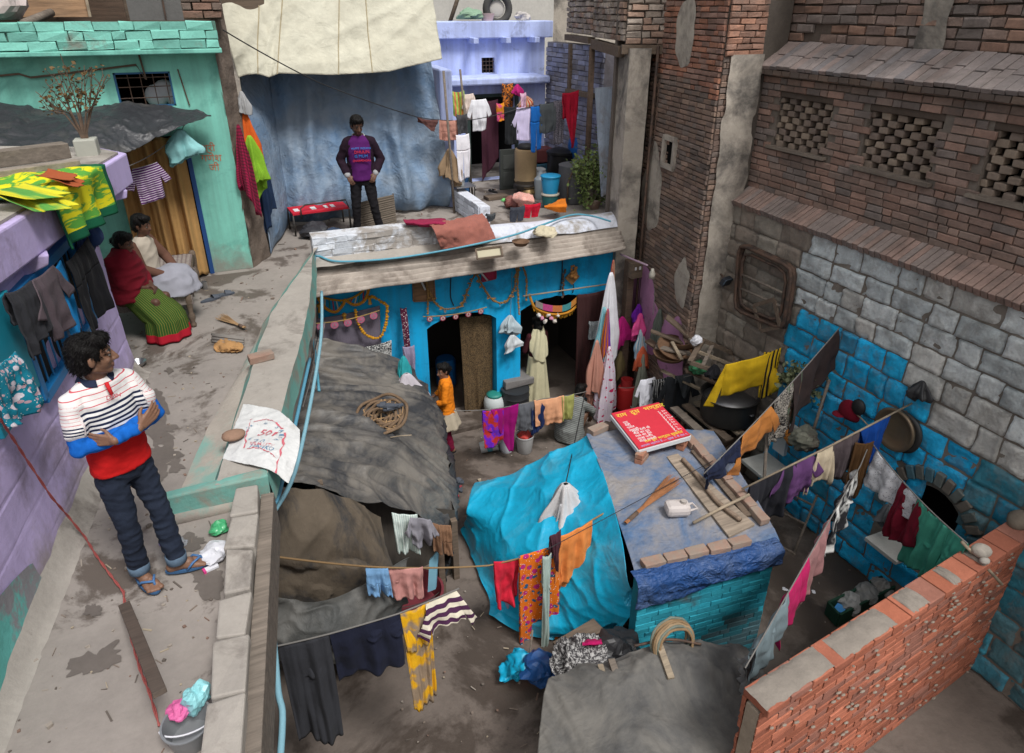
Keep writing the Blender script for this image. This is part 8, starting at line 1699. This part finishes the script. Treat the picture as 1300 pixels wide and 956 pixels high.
for i in range(nA): brick1('dusty brick on the right edge of the hut roof, %s from the sign' % (nm[i] if i else 'nearest'), pA + d_ * (.235 * i + .1) + V((rnd(-.012, .012), 0, .02)), ang + rnd(-.06, .06), M_oldbrick, (.22, .11, .075), G13)
pB2 = PZ(976, 682, hz + .02); d2 = (pB2 - pC).normalized(); ang2 = math.atan2(d2.y, d2.x); nB = int((pB2 - pC).length / .235)
for i in range(nB): brick1('dusty brick along the front edge of the hut roof, %s from the left' % ('first' if i == 0 else nm[i]), pC + d2 * (.235 * i + .1) + V((0, rnd(-.01, .01), .02)), ang2 + rnd(-.05, .05), M_oldbrick, (.22, .11, .075), G13)
brick1('reddish brick at the far left corner of the hut roof', PZ(759, 545, hz + .03), .25, M_oldbrick, (.26, .12, .08))
S4 = [PZ(776, 526, 1.66), PZ(836, 512, 1.70), PZ(876, 553, 1.66), PZ(811, 571, 1.62)]
sg_ = thing('signboard', 'red painted milk shop signboard lying tilted on bricks on the hut roof', 'sign', (S4[0] + S4[2]) / 2)
mb = MB(); mb.extr([p for p in reversed(S4)], (0, 0, .015)); mb.build('panel', mat('sign_red_paint', (.56, .035, .055), .5, .15, 3, .1), sg_)
mb = MB()
for a, b in zip(S4, S4[1:] + S4[:1]): mb.bar(a - UP * .032, b - UP * .032, .03, .05)
mb.build('rim', fl('sign_rim', (.58, .60, .62)), sg_)
sx_ = (S4[1] - S4[0]); sy_ = (S4[0] - S4[3]); sx2 = (S4[2] - S4[3])
M_sy, M_sw, M_sb = fl('sign_yellow', (.75, .62, .06)), fl('sign_wht', (.75, .72, .72)), fl('sign_lilac', (.42, .34, .60))
def st(txt, s, t, size, m):
 p = S4[3] + sx2 * s + sy_ * t + UP * .017; return text_mesh(txt, size, frame(p, lerp(sx2, sx_, t), sy_), 'lettering', m, sg_, .001)
Ls = sx_.length
st('राम', .05, .84, .105, M_sy); st('दूध', .33, .84, .105, M_sy); st('भण्डार', .60, .84, .105, M_sy)
for i, t_ in enumerate(('दूध', 'दही', 'पनीर', 'लस्सी')): st(t_, .07, .66 - .075 * i, .055, M_sw)
for i, t_ in enumerate(('शुद्ध देशी घी', 'भैंस का दूध', 'गाय का दूध', 'ताजा पनीर', 'मीठी लस्सी')): st(t_, .10, .40 - .068 * i, .052, M_sw)
for i, t_ in enumerate(('रु. ३०', 'रु. ४०', 'रु. ३५', 'रु. १८०', 'रु. १०', 'रु. २०', 'रु. १५', 'रु. ५', 'रु. २५')): st(t_, .80, .70 - .066 * i, .050, M_sw)
st('राम दूध भण्डार सुखदेव', .18, .09, .06, M_sy); st('आपका स्वागत है — सुबह ६ से रात ९', .06, .015, .045, M_sb)
for i, (u_, v_) in enumerate(((814, 578), (814, 584), (868, 562), (868, 568))): brick1(['upper brick under the near left corner of the red sign', 'lower brick under the near left corner of the red sign', 'upper brick under the right corner of the red sign', 'lower brick under the right corner of the red sign'][i], PZ(814 if i < 2 else 866, 584 if i < 2 else 566, hz) + UP * (.10 if i % 2 == 0 else .03), R(35), M_newbrick, (.2, .10, .065))
broom('long twig broom lying across the hut roof', PZ(794, 664, hz + .03), PZ(857, 608, hz + .04), M_twig, 90, .085, .004)
jc = thing('jerrycan', 'dirty white plastic jerrycan lying on the hut roof', 'canister', PZ(861, 650, hz)); c = PZ(860, 645, hz + .075); mb = MB(); mb.box(c, (.26, .18, .13), R(-18)); mb.build('can', mat('dirty_plastic', (.52, .47, .45), .5, .2, 6, .2, .003, 30, (.3, .24, .2), (.55, .75), 5), jc, bevel=.045); d_ = V((math.cos(R(-18)), math.sin(R(-18)), 0)); mb = MB(); mb.tube([c + d_ * .11 + V((0, .04, 0)), c + d_ * .18 + V((0, .04, .02)), c + d_ * .18 + V((0, -.05, .02)), c + d_ * .11 + V((0, -.05, 0))], .014, 6); mb.build('handle', mat('dirty_plastic', (.5, .45, .43)), jc); MB().lathe([(.03, 0), (.03, .035), (.001, .035)], c + d_ * .06 + UP * .06, 12).build('cap', fl('captan', (.4, .36, .33)), jc)
mb = MB(); mb.extr([PZ(846, 582, hz), PZ(860, 578, hz), PZ(958, 668, hz), PZ(925, 684, hz)], (0, 0, .03)); mb.build('plank', wood('dusty_plank', (.30, .24, .185)), None, 'wide dusty plank lying along the hut roof', 'plank', bevel=.005)
mb = MB(); P = [PZ(867, 583, hz + .06), PZ(882, 600, hz + .06), PZ(910, 636, hz + .06), PZ(940, 660, hz + .06)]; mb.tube([_cr(P, i / 16) for i in range(17)], .026, 8); mb.build('branch', wood('branch', (.24, .17, .12)), None, 'curved branch lying beside the wide plank on the hut roof', 'branch', smooth=True)
mb = MB(); mb.bar(PZ(880, 572, hz + .02), PZ(950, 655, hz + .02), .07, .02); mb.build('batten', M_wood, None, 'dark thin batten between the plank and the bricks on the hut roof', 'batten')
pole('stick', 'straight bamboo stick sticking out over the bricks of the hut roof', PZ(880, 664, hz + .05), PZ(951, 628, hz + .16), .016, M_woodp, 'stick')
rust = thing('rusty_door_leaf', 'rusty metal door frame with rounded corners hanging on the stone wall', 'frame', V((6.24, 6.5, 2.4))); Q4 = [PX(942, 309, 6.27), PX(1010, 340, 6.27), PX(998, 418, 6.24), PX(936, 392, 6.24)]
def rr(Q4, k, off=0):
 out = []
 for i in range(4):
  a, b, c = Q4[i - 1], Q4[i], Q4[(i + 1) % 4]
  for t in (0, .25, .5, .75, 1): p = lerp(lerp(b, a, k), lerp(b, c, k), t); q_ = lerp(p, b, .5 * (1 - abs(2 * t - 1)) ** .8); out.append(q_ + V((off, 0, 0)))
 return out
mb = MB(); mb.tube(rr(Q4, .14), .035, 8, True); mb.tube(rr(Q4, .14, -.05), .025, 8, True); mb.build('outer_frame', M_iron, rust, smooth=True)
cc_ = sum(Q4, V((0, 0, 0))) / 4; Q5 = [lerp(p, cc_, .17) for p in Q4]; mb = MB(); mb.tube(rr(Q5, .2, -.04), .022, 8, True); mb.build('inner_frame', M_iron, rust, smooth=True)
for t in (.42, .68): MB().tube([lerp(Q5[0], Q5[3], t) + V((-.04, 0, 0)), lerp(Q5[1], Q5[2], t) + V((-.04, 0, 0))], .017, 8).build('crossbar', M_woodg, rust, smooth=True)
bx2 = [PX(957, 388, 6.2), PX(983, 380, 6.2), PX(990, 415, 6.18), PX(966, 420, 6.18)]; mb = MB()
for a, b in zip(bx2, bx2[1:] + bx2[:1]): mb.bar(a, b, .05, .02, (1, 0, 0))
mb.build('wooden_frame', M_wood, None, 'small broken wooden frame caught in the rusty metal frame', 'frame')
fl_ = thing('flood_lamp', 'small black flood lamp mounted at the foot of the stucco strip', 'lamp', PY(922, 357, 7.2)); c = PY(922, 357, 7.2); MB().box(c, (.16, .08, .12), .2, None, 0, .5).build('housing', fl('lampblk', (.03, .035, .045)), fl_, bevel=.01); MB().box(c + V((-.008, -.045, .012)), (.13, .01, .09), .2, None, 0, .5).build('glass', flat('lampglass', (.10, .13, .17), .15, spec=.6), fl_); MB().tube([c, c + V((.02, .18, .06))], .014, 6).build('bracket', M_iron, fl_)
jb_ = boxthing('junction_box', 'brown wooden switch box on the dark post beside the blue wall', 'box', PY(806, 352, 8.7), (.2, .12, .26), M_wood, .1, .008, [('switch', (.03, .02, .05), (.04, -.065, .17), M_film), ('switch', (.03, .02, .05), (-.04, -.065, .17), M_film)])
mb = MB(); mb.bar(PY(800, 330, 8.85), V((PY(800, 330, 8.85).x + .02, 8.85, .02)), .14, .12); mb.build('post', M_woodr, None, 'dark brown wooden post at the right corner of the blue house', 'post', bevel=.01)
pipe('pipe', 'short pale pink pipe sticking out above the switch box', [PY(788, 323, 9.0), PY(822, 337, 8.3)], .016, fl('pinkpipe', (.40, .28, .36))); mb = MB(); c = PY(828, 348, 8.2); mb.lathe([(.045, -.07), (.05, 0), (.03, .05), (.02, .09), (.001, .09)], c, 16); mb.build('lamp_bulb', flat('bulbglass', (.45, .42, .36), .3), None, 'pale glass bulb hanging before the pink plaster', 'lamp', smooth=True); pipe('cable', 'thin cable dangling from the glass bulb', [c, PY(831, 372, 8.2), PY(829, 400, 8.1)], .005, M_cord, 'cable')
gc = vessel('gas_cylinder', 'red gas cylinder standing beside the doorway behind the red sign', 'cylinder', PZ(793, 520, .02), [(.12, 0), (.12, .04), (.155, .07), (.16, .12), (.16, .38), (.14, .45), (.07, .49), (.04, .5), (.001, .5)], flat('gasred', (.45, .02, .02), .45), None, 26, lambda o, c: MB().lathe([(.10, .47), (.10, .60), (.085, .60), (.085, .48)], c, 20, caps=False).build('collar', flat('gasred2', (.40, .03, .03), .5), o))
bucket('bucket', 'small white bucket beside the red gas cylinder', PZ(806, 524, .02), .1, .16, flat('bwhite', (.5, .5, .5), .5))
pz = .95; pc_ = PZ(922, 525, pz)
stand = thing('plank_table', 'rough table of loose planks carrying the big cooking pots', 'table', V((pc_.x, pc_.y, 0)))
for i in range(6):
 MB().bar(PZ(868 + i * 15, 528 - i * 4, pz - .03) + V((0, .25, 0)), PZ(905 + i * 15, 562 - i * 8, pz - .03) + V((0, -.1, 0)), .13, .03).build('plank', [M_woodg, M_wood, M_woodp][i % 3], stand)
for dx, dy in ((-.5, .3), (.5, .35), (-.3, -.3), (.55, -.25)): MB().bar((pc_.x + dx, pc_.y + dy, 0), (pc_.x + dx, pc_.y + dy, pz - .05), .06, .06).build('leg', M_wood, stand)
M_caul = mat('sooty_pot', (.045, .043, .042), .45, .4, 5, .3, .003, 50, metal=.5, spec=.5)
def ctr(u_, v_, z): return PZ(u_, v_, z)
def pot(label, c, r, h, lid=None):
 def ex(o, c_):
  for e in (-1, 1): MB().tube([c_ + V((.1 * t * .5, 0, 0)) + V((e * .0, -r * 1.0, 0)) * 1.0 + V((.09 * math.cos(t) * 1, -.035 * math.sin(t), h * .62)) for t in [PI * i / 8 for i in range(9)]], .009, 6).build('handle', M_alu, o, smooth=True) if e > 0 else None
  MB().lathe([(r * .99, h * .80), (r * .99, h * .81), (.001, h * .815)], c_, 36).build('lid', M_alu, o, smooth=True)
 return vessel('cooking_pot', label, 'pot', c, [(r * .86, 0), (r * .97, .03), (r, .08), (r, h * .93), (r * 1.07, h * .97), (r * 1.08, h), (r * 1.0, h * .985), (r * .97, h * .9), (r * .95, h * .45), (.001, h * .45)], M_caul, None, 40, ex)
pot('large sooty aluminium cooking pot with two rim handles under the yellow jersey', ctr(922, 530, pz), .38, .40)
vessel('cauldron', 'second blackened pot standing lower beside the hut wall', 'pot', PZ(888, 552, .5), [(.16, 0), (.24, .08), (.27, .2), (.25, .3), (.27, .32), (.24, .31), (.22, .15), (.001, .1)], M_caul); vessel('cauldron', 'dark basin under the end of the plank table beside the navy cloth', 'basin', PZ(895, 575, .45), [(.15, 0), (.22, .06), (.25, .18), (.24, .18), (.14, .02), (.001, .02)], M_caul)
wf_ = thing('window_frame', 'old wooden window frame lying on the junk heap behind the yellow jersey', 'frame', PY(900, 445, 6.9)); fq = [PY(876, 460, 6.75), PY(892, 432, 7.1), PY(935, 450, 6.95), PY(928, 478, 6.6)]
for a, b in zip(fq, fq[1:] + fq[:1]): MB().bar(a, b, .07, .05).build('rail', M_wood, wf_)
MB().bar(lerp(fq[0], fq[1], .5), lerp(fq[2], fq[3], .5), .05, .04).build('rail', M_woodp, wf_)
MB().bar(lerp(fq[0], fq[3], .3), lerp(fq[1], fq[2], .3), .05, .04).build('rail', M_woodg, wf_)
lab = ['thin rotten plank sticking out at the top of the junk heap', 'grey plank lying across the junk heap', 'dark board on the left of the junk heap', 'broken slat pointing down from the junk heap', 'old beam leaning along the foot of the tower on the junk heap', 'short pale slat in the junk heap', 'dark beam under the wooden window frame', 'long lath at the base of the junk heap']
for i, (a, b, w_) in enumerate((((826, 420, 7.8), (882, 440, 7.4), .09), ((832, 440, 7.6), (890, 452, 7.2), .12), ((822, 432, 7.9), (850, 452, 7.5), .14), ((853, 434, 7.5), (866, 458, 7.2), .05), ((846, 402, 7.7), (880, 430, 7.4), .16), ((876, 430, 7.3), (886, 444, 7.1), .06), ((870, 470, 7.0), (940, 500, 6.7), .10), ((840, 470, 7.4), (900, 500, 7.0), .07))):
 MB().bar(PY(*a), PY(*b), w_, .025).build('plank', [M_wood, M_woodg, M_woodr, M_woodp][i % 4], None, lab[i], 'plank')
for i, (u_, v_, y_, r) in enumerate(((856, 442, 7.45, .26), (850, 450, 7.4, .24), (868, 436, 7.5, .2))):
 c = PY(u_, v_, y_); mb = MB(); n = 20; mb.lathe([(r * .5, -.08), (r * .85, -.04), (r, .02), (r * 1.02, .03), (r * .82, -.02), (r * .45, -.06), (.001, -.06)], c, 26, Matrix.Rotation(.35 - .3 * i, 3, 'X')); mb.build('basket', mat('cane_basket', (.15, .085, .05), .9, .5, 14, .8, .004, 70), None, ['round cane basket on top of the junk heap', 'wide cane basket under another in the junk heap', 'dark cane basket at the back of the junk heap'][i], 'basket', smooth=True)
boxthing('firewood_heap', 'dark heap of rubble and firewood below the junk at the foot of the tower', 'rubble', (6.0, 6.6, 0), (1.0, .8, .6), M_wood, .2, .12, [('firewood', (.8, .1, .1), (0, -.45, .62), M_woodg), ('firewood', (.7, .1, .1), (.05, -.2, .65), M_woodr)])
crumple('bag', 'white triangular paper on the junk heap', 'paper', PY(884, 437, 7.0), .07, M_film, 3, .9); crumple('bottle_bag', 'green and red plastic waste behind the big pot', 'waste', PY(886, 474, 6.9), .12, mat('wastegreen', (.05, .22, .1), .5, .5, 9, stain=(.4, .05, .05)), 5, .8)
sc_ = thing('potted_plant', 'dusty succulent plant beside the long brown trousers on the blue stones', 'plant', PX(1016, 500, 6.15)); c = PX(1013, 490, 6.1); mb = MB(); pts = [c + V((rnd(-.1, .1), rnd(-.25, .25), rnd(-.05, .22))) for _ in range(24)]; foliage(mb, pts, 620, .07, .05); mb.build('foliage', mat('sage', (.14, .16, .085), .7, .3, 6), sc_); MB().box(c - UP * .14, (.2, .4, .2)).build('pot', fl('planter_blue', (.01, .16, .3)), sc_, bevel=.01)
def shelf(label, u, v, w, d_, x=6.30, m=M_conc): c = PX(u, v, x); mb = MB(); mb.box(c + V((-d_ / 2, 0, 0)), (d_, w, .05)); o = mb.build('wall_shelf', m, None, label, 'shelf', bevel=.006); MB().box(c + V((-.03, 0, -.07)), (.06, .06, .12)).build('bracket', M_woodg, o); return c
M_shw = mat('shelf_white', (.46, .46, .43), .8, .3, 4, .3)
shelf('white shelf board on the blue wall beneath the succulent plant', 1002, 536, .4, .34, 6.28, M_shw); c1 = shelf('pale plank shelf with a grey gunny bundle, lower on the blue wall', 990, 588, .5, .45, 6.25, M_shw); c2 = shelf('white tray shelf under the maroon cloth on the blue wall', 1142, 690, .42, .3, 6.28, M_shw)
crumple('bundle', 'grey green gunny bundle on the lower pale shelf', 'bundle', PX(1020, 570, 6.05), .17, mat('gunny', (.19, .19, .15), .95, .5, 12, .8, stain=(.09, .05, .04)), 5, .9); crumple('vegetable_net', 'orange mesh bag on the lower pale shelf', 'bag', PX(1003, 562, 6.05), .09, fl('netorange', (.38, .14, .02)), 7, 1.1); mb = MB(); c = PX(992, 560, 6.1); mb.box(c, (.05, .2, .34)); mb.build('tile', fl('tilew', (.5, .52, .53)), None, 'whitish tile standing on the lower pale shelf', 'tile')
mb = MB(); c = PX(1078, 524, 6.22); mb.ell(c, (.07, .15, .16), 18); mb.v = [p if p.z > c.z - .06 else V((p.x, p.y, c.z - .06)) for p in mb.v]; cp_ = mb.build('cap', cmat((.16, .008, .02)), None, 'maroon cap hung on the blue wall by the bamboo pole', 'cap', smooth=True); MB().ell(c + V((-.05, .08, -.05)), (.09, .08, .015), 14).build('peak', cmat((.16, .008, .02)), cp_, smooth=True)
mb = MB(); mb.ell(PX(1090, 517, 6.2), (.05, .09, .1), 14); mb.build('brush', fl('brushblk', (.015, .015, .016)), None, 'black brush hung beside the maroon cap', 'brush', smooth=True); pole('chopstick', 'pale pair of sticks beside the maroon cap', PX(1086, 525, 6.2), PX(1102, 540, 6.1), .008, M_woodp, 'stick')
mb = MB(); Mx = Matrix.Rotation(-PI / 2, 3, 'Y'); mb.lathe([(.24, 0), (.25, .03), (.23, .05), (.20, .02), (.1, .012), (.001, .012)], PX(1137, 545, 6.26), 30, Mx); mb.build('pan', flat('pan_brass', (.20, .15, .10), .45, .6), None, 'round brass coloured pan hanging on the blue stones', 'pan', smooth=True)
mb = MB(); mb.lathe([(.22, 0), (.24, .04), (.2, .05), (.001, .02)], PX(1148, 547, 6.32), 30, Mx); mb.build('pan', flat('pan_black', (.03, .03, .03), .5), None, 'black pan half hidden behind the brass coloured pan', 'pan', smooth=True)
bunch('plastic_bag', 'small black bag hanging high on the painted stones', 'bag', PX(1172, 484, 6.24), .2, .22, flat('bagblk', (.03, .03, .032), .5), dirv=(0, 1, 0), flat_=.6)
bunch('sponge_bag', 'grey net bag hanging below the white dotted frock', 'bag', PX(1130, 640, 6.1), .2, .3, flat('netgrey', (.14, .15, .16), .8), dirv=(0, 1, 0))
vessel('pot', 'small dark brown pot hanging under the brown grey trousers', 'pot', PX(1062, 606, 6.0), [(.05, 0), (.09, .05), (.08, .12), (.06, .14), (.001, .13)], M_iron); vessel('pot', 'smaller rusty pot beside the brown corduroy trousers', 'pot', PX(1074, 612, 6.05), [(.04, 0), (.07, .04), (.06, .09), (.05, .11), (.001, .1)], M_iron)
ms = thing('metal_stand', 'folding metal frame stand below the purple t-shirt in the right yard', 'stand', PZ(1005, 690, 0)); q = [PZ(1010, 704, .02), PZ(960, 672, .02), PZ(1040, 640, .75), PZ(985, 600, .75), PZ(1050, 600, .95)]
mb = MB()
a, b, c, d_ = PZ(1008, 702, .02), PZ(958, 678, .02), PZ(1040, 622, .62), PZ(990, 596, .62)
for s, e in ((a, c), (b, d_), (a, b), (c, d_), (lerp(a, c, .45), lerp(b, d_, .45)), (lerp(a, c, .75), lerp(b, d_, .75))): MB().tube([s, e], .015, 8).build('rail', M_woodg, ms, smooth=True)
e1, e2 = PZ(1020, 648, .02), PZ(985, 640, .02)
for s, e in ((c, e1), (d_, e2)): MB().tube([s, e], .014, 8).build('leg', M_woodg, ms, smooth=True)
pole('pole', 'leaning grey pole in front of the blue stones under the brown trousers', PX(1033, 545, 6.0), PX(1053, 482, 6.25), .018, M_woodg); pole('pole', 'grey pole rising from behind the hut under the orange pullover', PZ(968, 640, .9), PY(974, 548, 5.2), .02, M_woodg)
mb = MB(); mb.extr([PZ(1040, 660, .02), PZ(1062, 650, .02), PZ(1080, 668, .02), PZ(1056, 682, .02)], (0, 0, .25)); mb.build('step_block', M_conc, None, 'low cement block at the foot of the blue wall', 'block', bevel=.02)
cr_ = thing('crate', 'long dark green crate of scrap on the ground beyond the red wall', 'crate', PZ(1095, 765, 0)); A4 = [PZ(1048, 778, .03), PZ(1130, 738, .03), PZ(1142, 752, .03), PZ(1062, 794, .03)]; M_gcr = flat('crate_green', (.012, .05, .028), .6)
for a, b in zip(A4, A4[1:] + A4[:1]): MB().bar(a + UP * .08, b + UP * .08, .025, .18).build('side_panel', M_gcr, cr_)
mb = MB(); mb.extr(list(reversed(A4)), (0, 0, .01)); mb.build('base', M_gcr, cr_); cA_ = sum(A4, V((0, 0, 0))) / 4
for i, (k, c_) in enumerate(((.25, (.3, .3, .29)), (.5, (.22, .22, .21)), (.75, (.26, .25, .23)))): crumple('scrap', ['twisted grey scrap at the left of the green crate', 'grey net scrap in the middle of the green crate', 'pale grey cloth scrap at the right of the green crate'][i], 'scrap', lerp(lerp(A4[0], A4[1], k), lerp(A4[3], A4[2], k), .5) + UP * .04, .12, fl('scrap%d' % i, c_), i + 2, .8)
mb = MB(); mb.box(lerp(A4[0], A4[3], .5) + V((.1, .0, .1)), (.12, .1, .06), .4); mb.build('packet', fl('bluepacket', (.06, .25, .55), rough=.4), None, 'small blue and white packet in the green crate', 'packet')
pole('stick', 'pale bamboo stick resting over the top of the red brick wall', PZ(1221, 688, 2.05), PN(1272, 740, RA - n * 0 + V((u.y, -u.x, 0)) * .0, V((0, -1, .0))) if False else PZ(1272, 742, 1.62), .014, M_woodp, 'stick')
rock('stone', 'grey stone lying on top of the red wall beside the stick', PZ(1246, 700, 1.97), (.08, .07, .05), M_stucco, seed=3); rock('stone', 'small pale stone on top of the red wall', PZ(1250, 712, 1.94), (.05, .04, .03), M_conc, seed=6); rock('stone', 'brown boulder where the red wall meets the stone wall', V((6.28, 2.8, 1.95)), (.12, .1, .09), mat('boulder', (.17, .14, .11), .9, .4, 8), seed=9)
crumple('wrapper', 'white scrap of paper on the yard floor beside the hut', 'paper', PZ(998, 750, .0), .05, M_film, 4, .3); crumple('wrapper', 'tiny white scrap near the green crate', 'paper', PZ(1032, 752, .0), .03, M_film, 9, .3)
mb = MB(); c = PZ(853, 826, 1.08)
for k in range(9):
 r = .17 + .012 * (k % 4); mb.tube([c + V((r * math.cos(t), .35 * r * math.sin(t) + .012 * k - .05, r * .9 * math.sin(t) + .1 + rnd(-.01, .01))) for t in [2 * PI * i / 30 for i in range(30)]], .013, 6, True, col=[(.23, .15, .08), (.15, .17, .14), (.28, .2, .12)][k % 3])
mb.build('hose_coil', mat('hose_mix', (1, 1, 1), .7, .3, 10, .3, attr=True), None, 'coil of brown and grey cable hung at the edge of the grey roofing sheet', 'coil', smooth=True)
for i, (a, b, w_) in enumerate((((832, 805), (852, 862), .06), ((776, 838), (786, 868), .06), ((762, 845), (770, 872), .05))):
 MB().bar(PZ(*a, 1.22 if i == 0 else 1.12), PZ(*b, 1.15), w_, .04).build('timber', [M_woodp, M_woodg, M_woodp][i], None, ['long pale timber offcut beside the cable coil', 'grey timber offcut on the roofing sheet', 'short pale offcut at the left of the roofing sheet'][i], 'timber', bevel=.004)
pipe('iron_bar', 'thin iron bar running past the cable coil to the hut wall', [PZ(805, 820, 1.15), PZ(850, 812, 1.2), PZ(890, 818, 1.15)], .012, M_iron, 'bar')
sheet('lace_cloth', 'heap of black and white lace cloth with a magenta lining at the bottom centre', 'cloth', [[PZ(706, 815, .75), PZ(735, 812, .85), PZ(764, 812, .75)], [PZ(700, 838, .8), PZ(735, 838, .95), PZ(768, 834, .8)], [PZ(708, 860, .72), PZ(738, 862, .8), PZ(764, 856, .7)], [PZ(712, 886, .4), PZ(738, 885, .45), PZ(766, 880, .4)]], cmat((.045, .042, .045), 'speckle', (.40, .39, .38), None, 2.2), 50, 60, amp=.06, sc=6, ridge=.05, rs=7)
sheet('cloth', 'magenta lining sticking out of the lace cloth', 'cloth', [[PZ(742, 814, .92), PZ(752, 812, .95), PZ(762, 814, .92)], [PZ(740, 820, .97), PZ(752, 819, 1.0), PZ(763, 818, .96)], [PZ(745, 823, .9), PZ(752, 823, .92), PZ(760, 822, .9)]], cmat((.40, .01, .10)), 20, 12, amp=.02, sc=9)
crumple('bag', 'black plastic bag beside the lace cloth under the hut', 'bag', PZ(785, 838, .6), .22, flat('bagblack', (.02, .02, .022), .4), 4, .7); crumple('bundle', 'dark blue plastic bundle below the lace cloth', 'bundle', PZ(685, 858, .2), .2, flat('bundleblue', (.01, .06, .2), .5), 8, .7)
boxthing('box', 'dark wooden box under the heap of lace cloth', 'box', PZ(745, 880, 0) , (.5, .5, .62), M_wood, .2, .02, [('lid', (.52, .52, .03), (0, 0, .64), M_wood)])
pole('stick', 'thin stick rising beside the orange sari cloth', PZ(668, 862, .05), PZ(676, 800, .7), .01, M_woodg, 'stick')
